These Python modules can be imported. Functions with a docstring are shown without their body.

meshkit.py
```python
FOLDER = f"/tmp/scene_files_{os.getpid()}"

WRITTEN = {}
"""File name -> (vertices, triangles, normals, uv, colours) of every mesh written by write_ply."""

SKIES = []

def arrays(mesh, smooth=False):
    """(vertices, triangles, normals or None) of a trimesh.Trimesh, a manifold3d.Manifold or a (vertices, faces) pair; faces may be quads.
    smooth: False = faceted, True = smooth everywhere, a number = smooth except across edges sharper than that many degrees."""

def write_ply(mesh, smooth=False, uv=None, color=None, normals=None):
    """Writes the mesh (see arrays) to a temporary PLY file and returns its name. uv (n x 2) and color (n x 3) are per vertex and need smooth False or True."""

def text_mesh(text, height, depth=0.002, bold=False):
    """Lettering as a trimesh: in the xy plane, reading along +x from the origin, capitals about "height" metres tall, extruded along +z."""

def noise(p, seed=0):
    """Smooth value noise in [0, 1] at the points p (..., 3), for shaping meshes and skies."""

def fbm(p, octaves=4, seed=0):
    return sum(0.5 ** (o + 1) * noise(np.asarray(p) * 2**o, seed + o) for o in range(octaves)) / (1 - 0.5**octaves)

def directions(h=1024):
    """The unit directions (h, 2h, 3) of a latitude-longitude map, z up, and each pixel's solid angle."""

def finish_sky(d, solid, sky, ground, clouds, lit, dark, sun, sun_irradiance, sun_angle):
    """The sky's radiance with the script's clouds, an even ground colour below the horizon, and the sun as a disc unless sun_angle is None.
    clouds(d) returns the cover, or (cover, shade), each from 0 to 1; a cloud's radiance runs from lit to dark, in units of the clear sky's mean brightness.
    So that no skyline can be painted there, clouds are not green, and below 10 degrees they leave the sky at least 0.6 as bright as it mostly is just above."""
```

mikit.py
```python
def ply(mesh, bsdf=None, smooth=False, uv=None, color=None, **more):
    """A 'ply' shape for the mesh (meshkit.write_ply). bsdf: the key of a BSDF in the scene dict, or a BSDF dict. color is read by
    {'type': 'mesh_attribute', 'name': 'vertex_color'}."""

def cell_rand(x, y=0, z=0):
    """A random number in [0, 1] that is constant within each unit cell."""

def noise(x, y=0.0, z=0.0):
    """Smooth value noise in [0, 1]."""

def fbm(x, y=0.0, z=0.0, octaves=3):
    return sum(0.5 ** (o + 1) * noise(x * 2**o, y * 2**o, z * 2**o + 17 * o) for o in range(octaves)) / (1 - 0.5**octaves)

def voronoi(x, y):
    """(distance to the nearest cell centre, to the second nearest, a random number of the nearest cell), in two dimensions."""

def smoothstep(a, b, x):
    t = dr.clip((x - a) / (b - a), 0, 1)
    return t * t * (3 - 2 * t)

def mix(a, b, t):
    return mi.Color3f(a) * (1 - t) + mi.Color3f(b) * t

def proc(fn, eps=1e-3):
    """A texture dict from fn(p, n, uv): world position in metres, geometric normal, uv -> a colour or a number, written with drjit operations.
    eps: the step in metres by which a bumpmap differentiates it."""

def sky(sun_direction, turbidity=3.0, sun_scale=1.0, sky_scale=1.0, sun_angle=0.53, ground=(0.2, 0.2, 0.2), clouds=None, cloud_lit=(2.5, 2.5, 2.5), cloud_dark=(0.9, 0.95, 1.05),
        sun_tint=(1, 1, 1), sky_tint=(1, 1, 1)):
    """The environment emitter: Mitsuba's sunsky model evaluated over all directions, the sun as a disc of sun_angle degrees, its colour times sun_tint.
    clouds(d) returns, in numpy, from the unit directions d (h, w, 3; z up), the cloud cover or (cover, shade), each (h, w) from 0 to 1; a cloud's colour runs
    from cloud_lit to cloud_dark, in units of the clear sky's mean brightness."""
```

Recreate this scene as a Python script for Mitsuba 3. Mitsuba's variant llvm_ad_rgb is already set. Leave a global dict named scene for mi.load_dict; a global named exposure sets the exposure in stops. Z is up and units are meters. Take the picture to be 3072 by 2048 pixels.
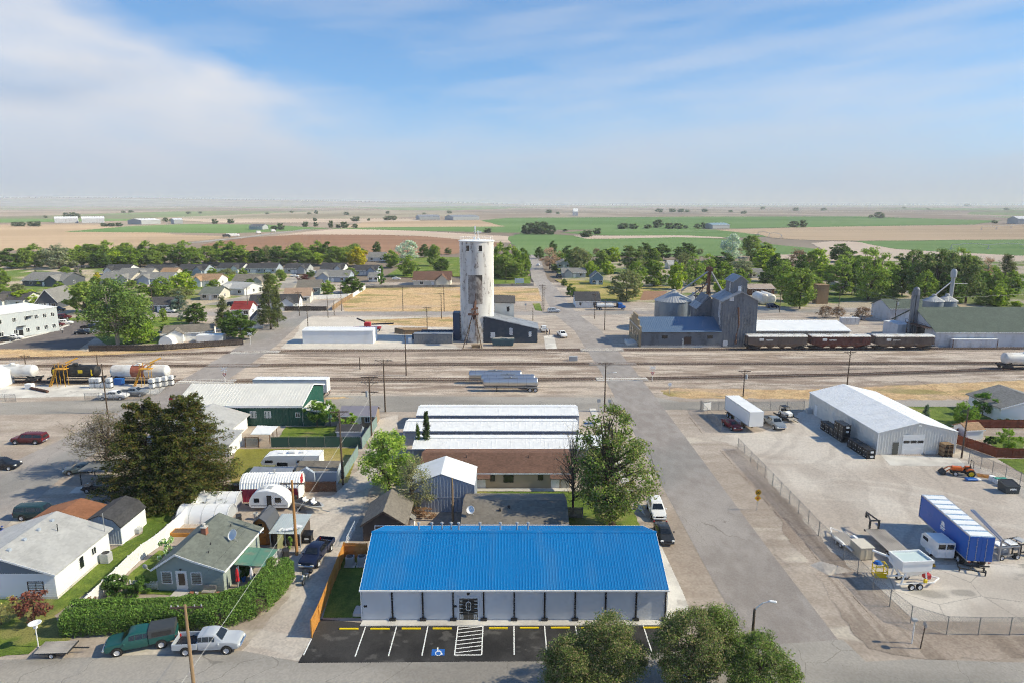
import math,random
import numpy as np,trimesh,drjit as dr,mitsuba as mi,mikit
from shapely.geometry import Polygon,LineString
from mikit import noise,fbm,voronoi,smoothstep,mix,cell_rand
T=mi.ScalarTransform4f
scene,labels={},{}
# ------------------------------------------------------------------ camera, sky, exposure, air
CAM_H,PITCH=40.0,math.atan(412/2000)
HAZE=0.00011
scene['haze_air']={'type':'homogeneous','albedo':{'type':'rgb','value':[.86,.90,.955]},'sigma_t':HAZE}
scene['camera']={'type':'perspective','fov':2*math.degrees(math.atan(1536/2000)),'fov_axis':'x','near_clip':.5,'far_clip':120000.0,'to_world':T().look_at(origin=[0,0,CAM_H],target=[0,math.cos(PITCH),CAM_H-math.sin(PITCH)],up=[0,0,1]),'medium':{'type':'ref','id':'haze_air'}}
exposure=1.86
SUN_EL,SUN_AZ=math.radians(37.5),math.radians(4.2)
SUN=[math.cos(SUN_EL)*math.cos(SUN_AZ),-math.cos(SUN_EL)*math.sin(SUN_AZ),math.sin(SUN_EL)]
def np_noise(p,o=4,seed=0):
 import meshkit
 return meshkit.fbm(p,o,seed)
def cloud_cover(d):
 az=np.degrees(np.arctan2(d[...,0],d[...,1]))
 el=np.degrees(np.arcsin(np.clip(d[...,2],-1,1)))
 warp=np_noise(np.stack([az/9,el/4,az*0],-1),4,3)-.5
 fine=np_noise(np.stack([az/5+el/6,el/1.6,az*0+3],-1),5,8)
 wisp=np_noise(np.stack([az/16+el/5,(el-az*.12)/1.5,az*0+7],-1),5,21)
 edge=16.6-.66*np.maximum(az+31,-6)+8*warp+3*(fine-.5)
 bank=np.clip((edge-el)/5,0,1)*np.clip((6-az)/16,0,1)*np.clip((az+95)/30,0,1)
 bank=np.clip(bank*(.75+.5*(fine-.35)),0,.97)
 high=np.clip(1.15-el/26,.06,1)
 veil=np.clip((wisp-.36)*1.7,0,.75)*high
 low=np.clip((9.5+5*warp-el)/9,0,1)*.9
 cover=1-(1-bank)*(1-veil*.68)*(1-low)
 gap=np.clip(1-np.abs(el-7.6-warp*4)/2.0,0,1)*np.clip((-25-az)/8,0,1)
 shade=np.clip(.7*gap+.9*np.clip((8-el)/7,0,1)+.3*(1-fine)-.1,0,1)
 return np.clip(cover,0,1),shade
scene['sky']=mikit.sky(SUN,turbidity=2.5,sky_scale=1.0,clouds=cloud_cover,cloud_lit=(2.3,2.36,2.52),cloud_dark=(1.38,1.62,2.05),sky_tint=(.80,1.1,1.34),sun_tint=(1.0,1.11,1.16),ground=(.2,.18,.15))
# ------------------------------------------------------------------ names, labels, geometry helpers
used=set()
def num(name):
 k,i=name,0
 while k in used:
  i+=1
  k=f'{name}_{i:03d}'
 used.add(k)
 return k
def thing(name,label,cat,group=None):
 k=num(name)
 labels[k]={'label':label,'category':cat}
 if group:
  labels[k]['group']=group
 return k
def put(key,g,m,smooth=False,color=None):
 """One mesh (list of (vertices, faces)) as one entry of the scene; key is numbered when taken (parts: parent__name)."""
 if key not in labels or key in scene:
  key=num(key)
 if isinstance(g,list):
  g=join(g)
 scene[key]=mikit.ply(g,m,smooth=smooth,color=color)
 return key
def structure(name,g,m,smooth=False):
 k=put(name,g,m,smooth)
 labels[k]={'kind':'structure'}
 return k
def stuff(name,g,m,label,cat,color=None):
 k=put(name,g,m,color=color)
 labels[k]={'label':label,'category':cat,'kind':'stuff'}
 return k
def stuff_part(key,g,m):
 k=put(key,g,m)
 labels[k]={'kind':'stuff'}
 return k
def tri(f):
 f=np.asarray(f,int)
 return np.vstack([f[:,[0,1,2]],f[:,[0,2,3]]])if f.shape[1]==4 else f
def join(gs):
 vs,fs,a=[],[],0
 for v,f in gs:
  vs.append(np.asarray(v,float));fs.append(tri(f)+a);a+=len(v)
 return np.vstack(vs),np.vstack(fs)
BOXF=np.array([[0,3,2,1],[4,5,6,7],[0,1,5,4],[1,2,6,5],[2,3,7,6],[3,0,4,7]])
def box(x0,x1,y0,y1,z0,z1):
 return np.array([[x0,y0,z0],[x1,y0,z0],[x1,y1,z0],[x0,y1,z0],[x0,y0,z1],[x1,y0,z1],[x1,y1,z1],[x0,y1,z1]],float),tri(BOXF)
def rbox(x0,x1,y0,y1,z0,z1,c=.05):
 """A box with chamfered edges (hull of three inset boxes)."""
 p=[]
 for a,b,d in((c,c,0),(c,0,c),(0,c,c)):
  for x in(x0+a,x1-a):
   for y in(y0+b,y1-b):
    for z in(z0+d,z1-d):
     p.append((x,y,z))
 h=trimesh.convex.convex_hull(np.array(p))
 return np.array(h.vertices),np.array(h.faces)
def hull(p):
 h=trimesh.convex.convex_hull(np.array(p,float))
 return np.array(h.vertices),np.array(h.faces)
def bar(p,q,w,h=None):
 """A beam of rectangular section from p to q."""
 p,q=np.array(p,float),np.array(q,float)
 d=(q-p)/np.linalg.norm(q-p)
 up=np.array([0,0,1.0])if abs(d[2])<.95 else np.array([0,1.0,0])
 a=np.cross(d,up);a/=np.linalg.norm(a);b=np.cross(a,d)
 a,b=a*w/2,b*(h or w)/2
 return np.array([p-a-b,p+a-b,p+a+b,p-a+b,q-a-b,q+a-b,q+a+b,q-a+b]),tri(BOXF)
def tube(pts,r,n=8,cap=True):
 """A tube through points; r one radius or one for each point."""
 pts=np.array(pts,float)
 r=np.broadcast_to(r,len(pts))
 V,F=[],[]
 for i,p in enumerate(pts):
  d=pts[min(i+1,len(pts)-1)]-pts[max(i-1,0)]
  d/=np.linalg.norm(d)+1e-12
  up=np.array([0,0,1.0])if abs(d[2])<.95 else np.array([1.0,0,0])
  a=np.cross(up,d);a/=np.linalg.norm(a);b=np.cross(d,a)
  th=np.arange(n)*2*math.pi/n
  V.append(p+r[i]*(np.cos(th)[:,None]*a+np.sin(th)[:,None]*b))
 for i in range(len(pts)-1):
  for j in range(n):
   k=(j+1)%n
   F.append([i*n+j,i*n+k,(i+1)*n+k,(i+1)*n+j])
 F=list(map(list,tri(F)))
 if cap:
  for base,flip in((0,1),((len(pts)-1)*n,0)):
   for j in range(1,n-1):
    F.append([base,base+j+1,base+j]if flip else[base,base+j,base+j+1])
 return np.vstack(V),np.array(F)
def lathe(prof,n=16,axis='z',c=(0,0,0)):
 """Surface of revolution of (radius, height) points."""
 prof=np.array(prof,float)
 th=np.arange(n)*2*math.pi/n
 V=np.concatenate([np.stack([r*np.cos(th),r*np.sin(th),th*0+z],1)for r,z in prof])
 F=[]
 for i in range(len(prof)-1):
  for j in range(n):
   k=(j+1)%n
   F.append([i*n+j,i*n+k,(i+1)*n+k,(i+1)*n+j])
 if axis=='x':
  V=V[:,[2,0,1]]
 if axis=='y':
  V=V[:,[1,2,0]]
 return V+np.array(c),tri(F)
def poly(p,z,top=None):
 """A flat sheet from a ground polygon; with top it becomes a prism."""
 pg=Polygon(p)
 pg=pg if pg.is_valid else pg.buffer(0)
 if top is None:
  v,f=trimesh.creation.triangulate_polygon(pg,engine='earcut')
  f=np.array(f)
  a,b,c=v[f[:,0]],v[f[:,1]],v[f[:,2]]
  cr=(b[:,0]-a[:,0])*(c[:,1]-a[:,1])-(b[:,1]-a[:,1])*(c[:,0]-a[:,0])
  f[cr<0]=f[cr<0][:,::-1]
  return np.column_stack([v,np.full(len(v),z)]),f
 m=trimesh.creation.extrude_polygon(pg,top-z,engine='earcut')
 return np.array(m.vertices)+[0,0,z],np.array(m.faces)
def ragged(p,amp=.3,step=.9):
 """A ground polygon with an uneven natural edge."""
 ls=LineString(list(p)+[p[0]])
 n=max(8,int(ls.length/step))
 q=np.array([ls.interpolate(i*ls.length/n).coords[0]for i in range(n)])
 d=np.stack([np_noise(np.column_stack([q*.9/step,q[:,:1]*0+k]),3,5+k)-.5 for k in(0,7)],1)
 r=Polygon(q+d*amp*2.6).buffer(0)
 return list((max(r.geoms,key=lambda g:g.area)if r.geom_type=='MultiPolygon' else r).exterior.coords)[:-1]
def strip(line,w,z):
 pg=LineString(line).buffer(w/2,cap_style=2,join_style=2)
 return poly(list(pg.exterior.coords)[:-1],z)
def prism_x(prof,x0,x1):
 """(y, z) outline pushed along x."""
 v,f=poly(prof,x0,x1)
 return v[:,[2,0,1]],f
def prism_y(prof,y0,y1):
 """(x, z) outline pushed along y."""
 v,f=poly(prof,-y1,-y0)
 return np.column_stack([v[:,0],-v[:,2],v[:,1]]),f
def at(g,x=0,y=0,z=0,deg=0,s=1):
 """Moves geometry (or a list of it) from its own frame into the place."""
 if isinstance(g,list):
  g=join(g)
 v,f=g
 c,k=math.cos(math.radians(deg)),math.sin(math.radians(deg))
 v=np.asarray(v,float)*s
 return np.column_stack([v[:,0]*c-v[:,1]*k+x,v[:,0]*k+v[:,1]*c+y,v[:,2]+z]),f
class Place:
 """A local frame: x right, y away, z up, turned by deg about z."""
 def __init__(self,p,deg=0,z=0):
  self.x,self.y,self.z,self.deg=p[0],p[1],z,deg
 def __call__(self,g):
  return at(g,self.x,self.y,self.z,self.deg)
 def pt(self,x,y,z=0):
  return tuple(at((np.array([[x,y,z]],float),None),self.x,self.y,self.z,self.deg)[0][0])
def heading(p,q):
 return math.degrees(math.atan2(q[1]-p[1],q[0]-p[0]))
def dist(p,q):
 return math.hypot(q[0]-p[0],q[1]-p[1])
def lerp(p,q,t):
 return tuple(a+(b-a)*t for a,b in zip(p,q))
def ribbed(o,u,v,n,lu,lv,pitch,depth,top=None,flat=.62,bot=None):
 """Ribbed sheet metal: spans lu along u, lv along v (top(u) instead where the edge slopes), ribs standing out along n."""
 o,u,v,n=(np.array(a,float)for a in(o,u,v,n))
 k=max(1,int(round(lu/pitch)))
 P=lu/k
 us,ds=[],[]
 for i in range(k):
  for a,d in((0,0),(flat,0),(flat+(1-flat)*.3,depth),(1-(1-flat)*.3,depth)):
   us.append((i+a)*P);ds.append(d)
 us.append(lu);ds.append(0)
 us,ds=np.array(us),np.array(ds)
 t=np.array([top(a)for a in us])if top else np.full(len(us),lv)
 b=np.array([bot(a)for a in us])if bot else np.zeros(len(us))
 lo=o+us[:,None]*u+ds[:,None]*n+b[:,None]*v
 hi=o+us[:,None]*u+ds[:,None]*n+t[:,None]*v
 m=len(us)
 i=np.arange(m-1)
 F=np.stack([i,i+1,i+1+m,i+m],1)
 if np.dot(np.cross(u,v),n)<0:
  F=F[:,::-1]
 return np.vstack([lo,hi]),tri(F)
 # ------------------------------------------------------------------ materials
def plain(name,c,rough=.6,metal=0.0,spec=.5,coat=0.0):
 k='m_'+name
 if k not in scene:
  b={'type':'principled','base_color':{'type':'rgb','value':list(c)},'roughness':rough,'metallic':metal,'specular':spec}
  if coat:
   b.update(clearcoat=coat,clearcoat_gloss=.9)
  scene[k]={'type':'twosided','bsdf':b}
 return k
def pattern(name,fn,rough=.85,metal=0.0,spec=.3):
 k='m_'+name
 scene[k]={'type':'twosided','bsdf':{'type':'principled','base_color':mikit.proc(fn),'roughness':rough,'metallic':metal,'specular':spec}}
 return k
def C(r,g,b):
 return mi.Color3f(r,g,b)
def dirt_fn(p,n,uv):
 a=fbm(p.x*.035,p.y*.035,1,octaves=4)
 b=fbm(p.x*.3+2*a,p.y*.5,5,octaves=4)
 s=fbm(p.x*.05,p.y*.55,9,octaves=3)
 g=noise(p.x*5,p.y*5,3)
 c=mix(C(.31,.255,.21),C(.43,.37,.315),smoothstep(.3,.7,a*.5+b*.5))
 c=mix(c,C(.28,.225,.185),smoothstep(.52,.72,s)*.5)
 c=mix(c,C(.55,.50,.42),smoothstep(.62,.8,fbm(p.x*.12+40,p.y*.3,2,octaves=3))*.6)
 return c*(.86+.26*g)
def yard_fn(p,n,uv):
 w=fbm(p.x*.05,p.y*.05,4,octaves=3)
 d=p.x*.35+p.y*.9+14*w
 e=p.x*.8-p.y*.5+18*w
 t1=smoothstep(.58,.8,noise(d*1.1,(p.x-p.y)*.03,2))
 t2=smoothstep(.6,.85,noise(e*1.2,(p.x+p.y)*.03,8))
 a=fbm(p.x*.12,p.y*.12,7,octaves=4)
 c=mix(C(.41,.355,.305),C(.515,.465,.41),smoothstep(.3,.7,a))
 c=mix(c,C(.58,.545,.49),t1*.3)
 c=mix(c,C(.26,.22,.19),t2*.25)
 return c*(.86+.28*noise(p.x*6,p.y*6,1))
def road_fn(p,n,uv):
 a=fbm(p.x*.08,p.y*.05,3,octaves=4)
 b=fbm(p.x*.9,p.y*.5,3,octaves=3)
 f,s,r=voronoi(p.x*.11+a*1.2,p.y*.075+b*.35)
 crack=1-smoothstep(.002,.010,s-f)
 c=mix(C(.25,.222,.205),C(.33,.30,.28),smoothstep(.3,.7,a*.6+b*.4))
 c=mix(c,C(.20,.205,.20),smoothstep(.6,.72,fbm(p.x*.05+9,p.y*.04,6,octaves=2))*.5)
 c=mix(c,C(.08,.075,.07),crack*smoothstep(.45,.65,a)*.45)
 return c*(.9+.2*noise(p.x*9,p.y*9,2))
def frontage_fn(p,n,uv):
 a=fbm(p.x*.06,p.y*.2,5,octaves=4)
 f,s,r=voronoi(p.x*.14+a,p.y*.12+a)
 crack=1-smoothstep(.002,.012,s-f)
 c=mix(C(.24,.222,.20),C(.335,.31,.28),smoothstep(.3,.7,a))
 c=mix(c,C(.12,.115,.105),crack*.5)
 return c*(.9+.2*noise(p.x*7,p.y*7,2))
def fresh_fn(p,n,uv):
 a=fbm(p.x*.35,p.y*.35,5,octaves=4)
 c=mix(C(.022,.021,.021),C(.045,.043,.042),smoothstep(.3,.7,a))
 c=mix(c,C(.10,.095,.09),smoothstep(.64,.78,fbm(p.x*.8+11,p.y*1.2,2,octaves=3))*.7)
 return c*(.8+.4*noise(p.x*14,p.y*14,1))
def concrete_fn(p,n,uv):
 a=fbm(p.x*.3,p.y*.3,p.z*.3,octaves=4)
 c=mix(C(.48,.455,.42),C(.62,.595,.55),smoothstep(.3,.7,a))
 c=mix(c,C(.33,.30,.27),smoothstep(.66,.8,fbm(p.x*.7+5,p.y*.7,9,octaves=3))*.6)
 return c*(.93+.14*noise(p.x*9,p.y*9,p.z*9))
def slab_fn(p,n,uv):
 a=fbm(p.x*.16,p.y*.16,2,octaves=4)
 f,s,r=voronoi(p.x*.16,p.y*.16)
 c=mix(C(.41,.365,.32),C(.56,.515,.46),smoothstep(.28,.7,a))
 c=mix(c,C(.20,.185,.165),smoothstep(.64,.76,fbm(p.x*.25+31,p.y*.3,9,octaves=3))*.6)
 c=mix(c,C(.22,.2,.18),(1-smoothstep(.006,.025,s-f))*.55)
 return c*(.9+.18*noise(p.x*8,p.y*8,3))
def lawn_fn(p,n,uv):
 a=fbm(p.x*.2,p.y*.2,2,octaves=4)
 b=fbm(p.x*1.3,p.y*1.3,6,octaves=3)
 c=mix(C(.075,.125,.015),C(.15,.20,.03),smoothstep(.3,.7,a*.5+b*.5))
 c=mix(c,C(.27,.23,.09),smoothstep(.58,.75,fbm(p.x*.22+8,p.y*.3,3,octaves=3))*.6)
 return c*(.7+.6*noise(p.x*11,p.y*11,4))
def drylawn_fn(p,n,uv):
 a=fbm(p.x*.12,p.y*.25,2,octaves=4)
 c=mix(C(.20,.19,.035),C(.36,.285,.11),smoothstep(.38,.64,a))
 return c*(.75+.5*noise(p.x*7,p.y*7,4))
def weeds_fn(p,n,uv):
 a=fbm(p.x*.09,p.y*.2,2,octaves=4)
 b=fbm(p.x*.6,p.y*.9,6,octaves=3)
 c=mix(C(.43,.285,.15),C(.52,.37,.20),smoothstep(.3,.7,b))
 c=mix(c,C(.22,.19,.06),smoothstep(.56,.72,a)*.75)
 c=mix(c,C(.42,.31,.22),smoothstep(.6,.8,fbm(p.x*.05,p.y*.12,19,octaves=3))*.7)
 return c*(.75+.5*noise(p.x*4,p.y*4,4))
def railyard_fn(p,n,uv):
 a=fbm(p.x*.03,p.y*.16,3,octaves=4)
 b=fbm(p.x*.22,p.y*.6,8,octaves=4)
 c=mix(C(.28,.215,.17),C(.46,.385,.315),smoothstep(.36,.62,a*.45+b*.55))
 c=mix(c,C(.16,.12,.095),smoothstep(.58,.72,fbm(p.x*.07,p.y*.8,19,octaves=4))*.5)
 c=mix(c,C(.55,.49,.42),smoothstep(.62,.74,fbm(p.x*.08+3,p.y*.7,5,octaves=3))*.6)
 return c*(.8+.4*noise(p.x*4,p.y*5,3))
def ballast_fn(p,n,uv):
 a=fbm(p.x*.05,p.y*.6,2,octaves=4)
 c=mix(C(.17,.135,.11),C(.34,.275,.225),smoothstep(.35,.7,a))
 return c*(.7+.6*noise(p.x*6,p.y*6,4))
def field(name,c0,c1,row=(.02,.6)):
 def fn(p,n,uv):
  a=fbm(p.x*.003,p.y*.004,2,octaves=4)
  b=fbm(p.x*row[0],p.y*row[1],6,octaves=2)
  return mix(C(*c0),C(*c1),smoothstep(.28,.72,a*.65+b*.35))
 return pattern(name,fn,.95,spec=.1)
def plain_fn(p,n,uv):
 """The far plain: a patchwork of fields and sagebrush."""
 f,s,r=voronoi(p.x*.0011,p.y*.00045)
 a=fbm(p.x*.004,p.y*.0016,4,octaves=5)
 c=mix(C(.22,.17,.13),C(.31,.25,.195),smoothstep(.3,.7,a))
 c=mix(c,C(.13,.20,.07),smoothstep(.66,.68,r)*.8)
 c=mix(c,C(.16,.13,.10),smoothstep(.56,.66,fbm(p.x*.0016+5,p.y*.0009,8,octaves=4))*.6)
 return c
M_DIRT,M_YARD,M_ROAD=pattern('dirt',dirt_fn),pattern('yard',yard_fn),pattern('road',road_fn)
M_FRONTAGE,M_FRESH,M_CONC,M_SLAB=pattern('frontage',frontage_fn),pattern('fresh_asphalt',fresh_fn,.8),pattern('concrete',concrete_fn),pattern('slab',slab_fn)
M_LAWN,M_DRYLAWN,M_WEEDS,M_BALLAST=pattern('lawn',lawn_fn),pattern('dry_lawn',drylawn_fn),pattern('weeds',weeds_fn),pattern('ballast',ballast_fn)
M_PLAIN=pattern('plain',plain_fn)
M_HILL=field('hill',(.20,.165,.135),(.27,.225,.185),(.0006,.002))
M_CROP=field('crop',(.085,.155,.05),(.13,.20,.075),(.004,.05))
M_STUBBLE=field('stubble',(.31,.225,.15),(.40,.30,.205),(.003,.08))
M_PLOUGH=field('plough',(.20,.115,.075),(.265,.155,.10),(.003,.06))
M_PALE=field('pale_soil',(.36,.285,.22),(.46,.37,.295),(.01,.06))
def shingle(name,c,amp=.35):
 def fn(p,n,uv):
  r=cell_rand(p.x*3.2,p.y*3.2,p.z*6)
  a=fbm(p.x*.7,p.y*.7,p.z*.7,octaves=3)
  return C(*c)*(1-amp/2+amp*r)*(.82+.36*a)
 return pattern(name,fn,.9,spec=.2)
R_WHITE=shingle('shingle_pale_grey',(.40,.40,.395),.15)
R_SAGE=shingle('shingle_sage',(.155,.17,.15),.25)
R_CHAR=shingle('shingle_charcoal',(.06,.06,.065))
R_DARK=shingle('shingle_dark',(.085,.08,.08))
R_TAUPE=shingle('shingle_taupe',(.19,.17,.145),.3)
R_GREY=shingle('shingle_grey',(.22,.215,.205))
R_BROWN=shingle('shingle_brown',(.15,.085,.062))
R_TAN=shingle('shingle_tan',(.34,.22,.135))
R_GREEN=shingle('shingle_green',(.10,.125,.105),.3)
def worn(name,base,stain,rough=.5,metal=0.0,s=1.0,amount=.7):
 """Paint or metal with weathered patches and runs."""
 def fn(p,n,uv):
  a=fbm(p.x*.7*s,p.y*.7*s,p.z*.18*s,octaves=4)
  b=fbm(p.x*2.5*s,p.y*2.5*s,p.z*2.5*s,octaves=3)
  return mix(C(*base),C(*stain),smoothstep(.45,.72,a*.7+b*.3)*amount)*(.93+.14*b)
 return pattern(name,fn,rough,metal)
W_ZINC=worn('zinc',(.40,.42,.45),(.22,.22,.235),.55,.55)
W_ELEV=worn('elevator_tin',(.185,.20,.23),(.095,.10,.115),.6,.3,.8,.7)
W_BIN=worn('bin_steel',(.26,.30,.34),(.16,.175,.20),.5,.4)
W_SLATEWOOD=worn('slate_wood',(.17,.185,.21),(.075,.08,.09),.85)
W_WOOD=worn('grey_wood',(.24,.23,.22),(.11,.10,.09),.85)
W_PLANK=worn('deck_plank',(.38,.35,.32),(.22,.20,.18),.85)
W_TIE=worn('sleeper_wood',(.22,.18,.15),(.14,.115,.095),.9)
W_BROWNW=worn('brown_wood',(.16,.085,.05),(.09,.05,.035),.85)
W_OLDBROWN=worn('old_brown_wood',(.085,.065,.055),(.04,.033,.03),.85)
W_HONEY=worn('honey_wood',(.50,.235,.055),(.36,.15,.035),.7,s=2)
W_REDWOOD=worn('redwood',(.21,.062,.034),(.13,.04,.025),.8,s=2)
W_TIMBER=worn('timber',(.30,.20,.115),(.19,.125,.075),.85)
W_POLE=worn('pole_wood',(.11,.078,.058),(.06,.045,.036),.9)
W_NEWPOLE=worn('new_pole_wood',(.42,.22,.085),(.30,.15,.06),.85)
W_WHITE=worn('white_metal',(.78,.79,.80),(.60,.60,.585),.45,amount=.35)
W_CREAM=worn('cream_metal',(.66,.65,.61),(.52,.50,.46),.5,amount=.3)
W_TANK=worn('white_tank',(.72,.71,.68),(.38,.30,.24),.45,amount=.6)
W_RUST=worn('rusty_steel',(.12,.06,.042),(.05,.034,.03),.8)
W_HOPGREY=worn('hopper_grey',(.165,.125,.105),(.075,.055,.046),.75)
W_HOPRED=worn('hopper_red',(.14,.055,.045),(.06,.034,.032),.75)
W_BARN=worn('barn_white',(.62,.63,.66),(.33,.31,.31),.7,amount=.6)
def silo_fn(p,n,uv):
 a=fbm(p.x*.8,p.y*.8,p.z*.12,octaves=4)
 b=fbm(p.x*1.6,p.y*1.6,p.z*.9,octaves=4)
 ring=smoothstep(.92,1.0,p.z/1.25-dr.floor(p.z/1.25))*.12
 c=mix(C(.66,.645,.62),C(.52,.495,.47),smoothstep(.42,.7,a))
 c=mix(c,C(.25,.215,.195),smoothstep(.54,.70,b)*smoothstep(.42,.6,a))
 c=mix(c,C(.30,.26,.22),smoothstep(7,0,p.z)*smoothstep(.42,.62,b)*.8)
 return c*(1-ring)
def grime_fn(p,n,uv):
 b=fbm(p.x*1.4,p.y*1.4,p.z*.8,octaves=4)
 d=fbm(p.x*.6,p.y*.6,p.z*.35+4,octaves=4)
 c=mix(C(.20,.17,.155),C(.38,.34,.31),smoothstep(.35,.6,b))
 return mix(c,C(.055,.048,.045),smoothstep(.48,.66,d))
M_SILO,M_GRIME=pattern('silo_concrete',silo_fn),pattern('grimy_concrete',grime_fn)
P_WHITE=plain('white_paint',(.78,.78,.77),.45)
P_TRIM=plain('white_trim',(.8,.8,.8),.5)
def blueroof_fn(p,n,uv):
 s=cell_rand(p.x/.91,3,1)
 a=fbm(p.x*.5,p.y*.2,4,octaves=4)
 return mix(mix(C(.002,.158,.44),C(.003,.168,.46),s),C(.05,.19,.40),smoothstep(.5,.75,a)*.35)
P_BLUEROOF=pattern('blue_roof',blueroof_fn,.55,0,.2)
P_STUCCO=worn('pale_stucco',(.60,.62,.66),(.52,.53,.55),.85,amount=.5)
P_BLACK=plain('black_paint',(.012,.012,.014),.45)
P_RUBBER=plain('rubber',(.018,.018,.018),.85)
P_RIM=plain('alloy',(.58,.58,.6),.35,.2)
P_FENCE=plain('fence_steel',(.22,.22,.22),.5,.3)
P_POLISH=plain('polished_steel',(.66,.66,.66),.42,1.0)
P_GLASS=plain('dark_glass',(.012,.015,.018),.06,0,.8)
P_CHROME=plain('chrome',(.75,.76,.78),.12,1.0)
P_STEEL=plain('steel',(.42,.43,.45),.4,.8)
P_GALV=plain('galvanised',(.42,.43,.44),.5,.4)
P_FRAME=plain('chassis',(.03,.03,.032),.6)
P_YELLOW=plain('yellow_paint',(.78,.56,.005),.5)
P_ORANGE=plain('orange_paint',(.60,.30,.02),.5)
P_LINE=plain('line_paint',(.78,.78,.76),.7)
P_LAMP=plain('lamp_glass',(.75,.75,.72),.12)
P_RED=plain('red_lens',(.35,.012,.012),.2)
P_REDP=plain('red_paint',(.42,.025,.03),.4)
P_BLUEP=plain('blue_paint',(.02,.12,.42),.4)
P_WIRE=plain('wire',(.45,.45,.44),.5)
P_GREYBOX=plain('grey_box',(.40,.41,.42),.5)
scene['m_leaf']={'type':'principledthin','base_color':{'type':'mesh_attribute','name':'vertex_color'},'roughness':.55,'diff_trans':.75,'spec_trans':0.0}
scene['m_bark']={'type':'twosided','bsdf':{'type':'diffuse','reflectance':{'type':'rgb','value':[.11,.085,.065]}}}
M_BARKGREY=plain('pale_bark',(.30,.27,.24),.9)
# ------------------------------------------------------------------ setting: plain, fields, roads, tracks, yards, lawns
def ring(r,n=96):
 return[(r*math.cos(i*2*math.pi/n),r*math.sin(i*2*math.pi/n))for i in range(n)]
BIG=45000
structure('terrain',[poly(ring(BIG),-.35)],M_PLAIN)
structure('ground',[poly([(-420,-60),(420,-60),(470,345),(-470,345)],0),],M_DIRT)
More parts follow.
